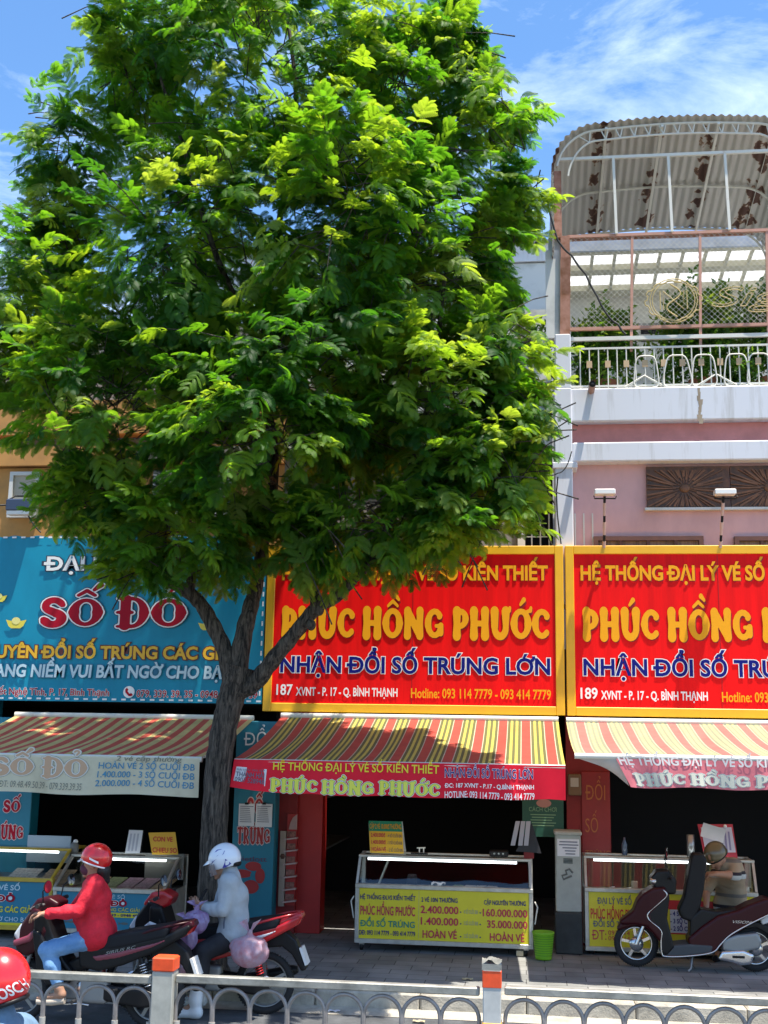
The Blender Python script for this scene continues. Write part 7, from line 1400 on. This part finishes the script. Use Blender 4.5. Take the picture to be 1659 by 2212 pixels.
h_, B = helmet(pb, Z3(1162, 352, y0-.28), (-.55, -.5, -.65), (-.4, -.3, .85), mat('dull_gold_helmet', (.11, .09, .045), .3, coat=.4), r=(.14, .122, .13), cut=.03, tilt=-.1, trim=BLK)
# ---- rider at the left edge in a red lettered helmet, this side of the railing
y0 = 5.7; pc = thing('person', (Z1(10, 1900, y0).x, y0, 0), 'person in a white lettered red helmet, cut off at the left edge', 'person')
hc = Z1(-8, 1625, y0); up = V3(0, 0, 1); b0 = hc-V3(0, 0, .16)
J = dict(neck=b0-V3(-.02, 0, .03), chest=b0+V3(.10, 0, -.27), waist=b0+V3(.12, 0, -.45), pelvis=b0+V3(.12, 0, -.60), shL=b0+V3(.05, -.18, -.12), shR=b0+V3(.05, .18, -.12), elL=b0+V3(-.10, -.27, -.36), elR=b0+V3(-.10, .27, -.36), wrL=b0+V3(-.36, -.30, -.40), wrR=b0+V3(-.36, .30, -.40), hipL=b0+V3(.12, -.09, -.64), hipR=b0+V3(.12, .09, -.64), knL=b0+V3(-.33, -.18, -.70), knR=b0+V3(-.33, .18, -.70), anL=b0+V3(-.22, -.2, -1.04), anR=b0+V3(-.22, .2, -1.04))
S = SDF(.011); torso(S, J); S.cone(J['neck'], hc-V3(0, 0, .05), .055, .05, 0, .02); head(S, hc-V3(.01, 0, .03), (-1, 0, -.1), (0, 0, 1))
for q in 'LR': arm(S, J, q); leg(S, J, q); hand(S, J['wr'+q], (-1, 0, 0), (.1, 0, -1), 1, (.7, .9, .8)); a = J['an'+q]; S.cone(a, a+V3(-.14, 0, -.05), .04, .028, 0, .02)
solid('body', pc, [SKIN, EYE, LIP], S, local=False)
S = SDF(.012); torso(S, J, .03, w=1.1); [arm(S, J, q, .022, 0, .9) for q in 'LR']; S.cone(J['neck']-V3(0, 0, .04), J['neck']+V3(0, 0, .03), .085, .075, 0, .03); solid('shirt', pc, mat('blue_grey_shirt', (0.13, 0.22, 0.32), .8, var=.25, vscale=6, bump=.4, bscale=12), S.folds(0.005, 26, 121), local=False)
S = SDF(.012); [leg(S, J, q, .018, 0, .97) for q in 'LR']; S.ell(J['pelvis']-V3(0, 0, .05), (.15, .17, .11), 0, .05); solid('trousers', pc, mat('black_trousers', (.012, .013, .018), .8), S.folds(0.005, 26, 84), local=False)
RH = mat('scarlet_helmet', (0.70, 0.015, 0.02), .25, coat=.6); h_, B = helmet(pc, hc, (-1, -.05, .0), (0, 0, 1), RH, r=(.150, .135, .155), cut=.105, tilt=.30, trim=None)
def flank(x, z, g=1.012): q = max(.01, 1-(x/.150)**2-(z/.155)**2); return hc+V3(x*g, -.135*math.sqrt(q)*g, z*g)
b = MB(); Vt, Ft = text_mesh('BOSCH', .02); a0, a1 = Vt[:, 0].min(), Vt[:, 0].max(); ca, sa = math.cos(R(24)), math.sin(R(24)); P = []
for p in Vt: lx_ = .150*math.sin(.02+(p[0]-a0)/(a1-a0)*1.15); lz_ = p[1]/CAP*.05-.085; P.append(flank(lx_*ca-lz_*sa, lx_*sa+lz_*ca+.0, 1.02))
b.add(P, Ft, WTXT); b.build('helmet_lettering', h_)
b = MB(); T = Matrix.Rotation(.30, 3, 'Y'); q = math.sqrt(1-(.105/.155)**2); b.tube([hc+(B @ T) @ Vector((.153*q*math.cos(a), .138*q*math.sin(a), -.105)) for a in np.linspace(0, 2*math.pi, 37)], .013, BLK, 8); b.build('rim_trim', h_)
b = MB(); b.grid(lambda a, d: hc+V3(-.10-.11*d*(1-abs(2*a-1)**2)-.06*(1-abs(2*a-1)**2), (a-.5)*.26, .10-.05*d), 12, 4, RH); b.build('peak', h_)
copy_thing(red_bike, (J['pelvis'].x-.18, y0, 0), 'motorbike under the rider with the red lettered helmet, mostly below the frame')
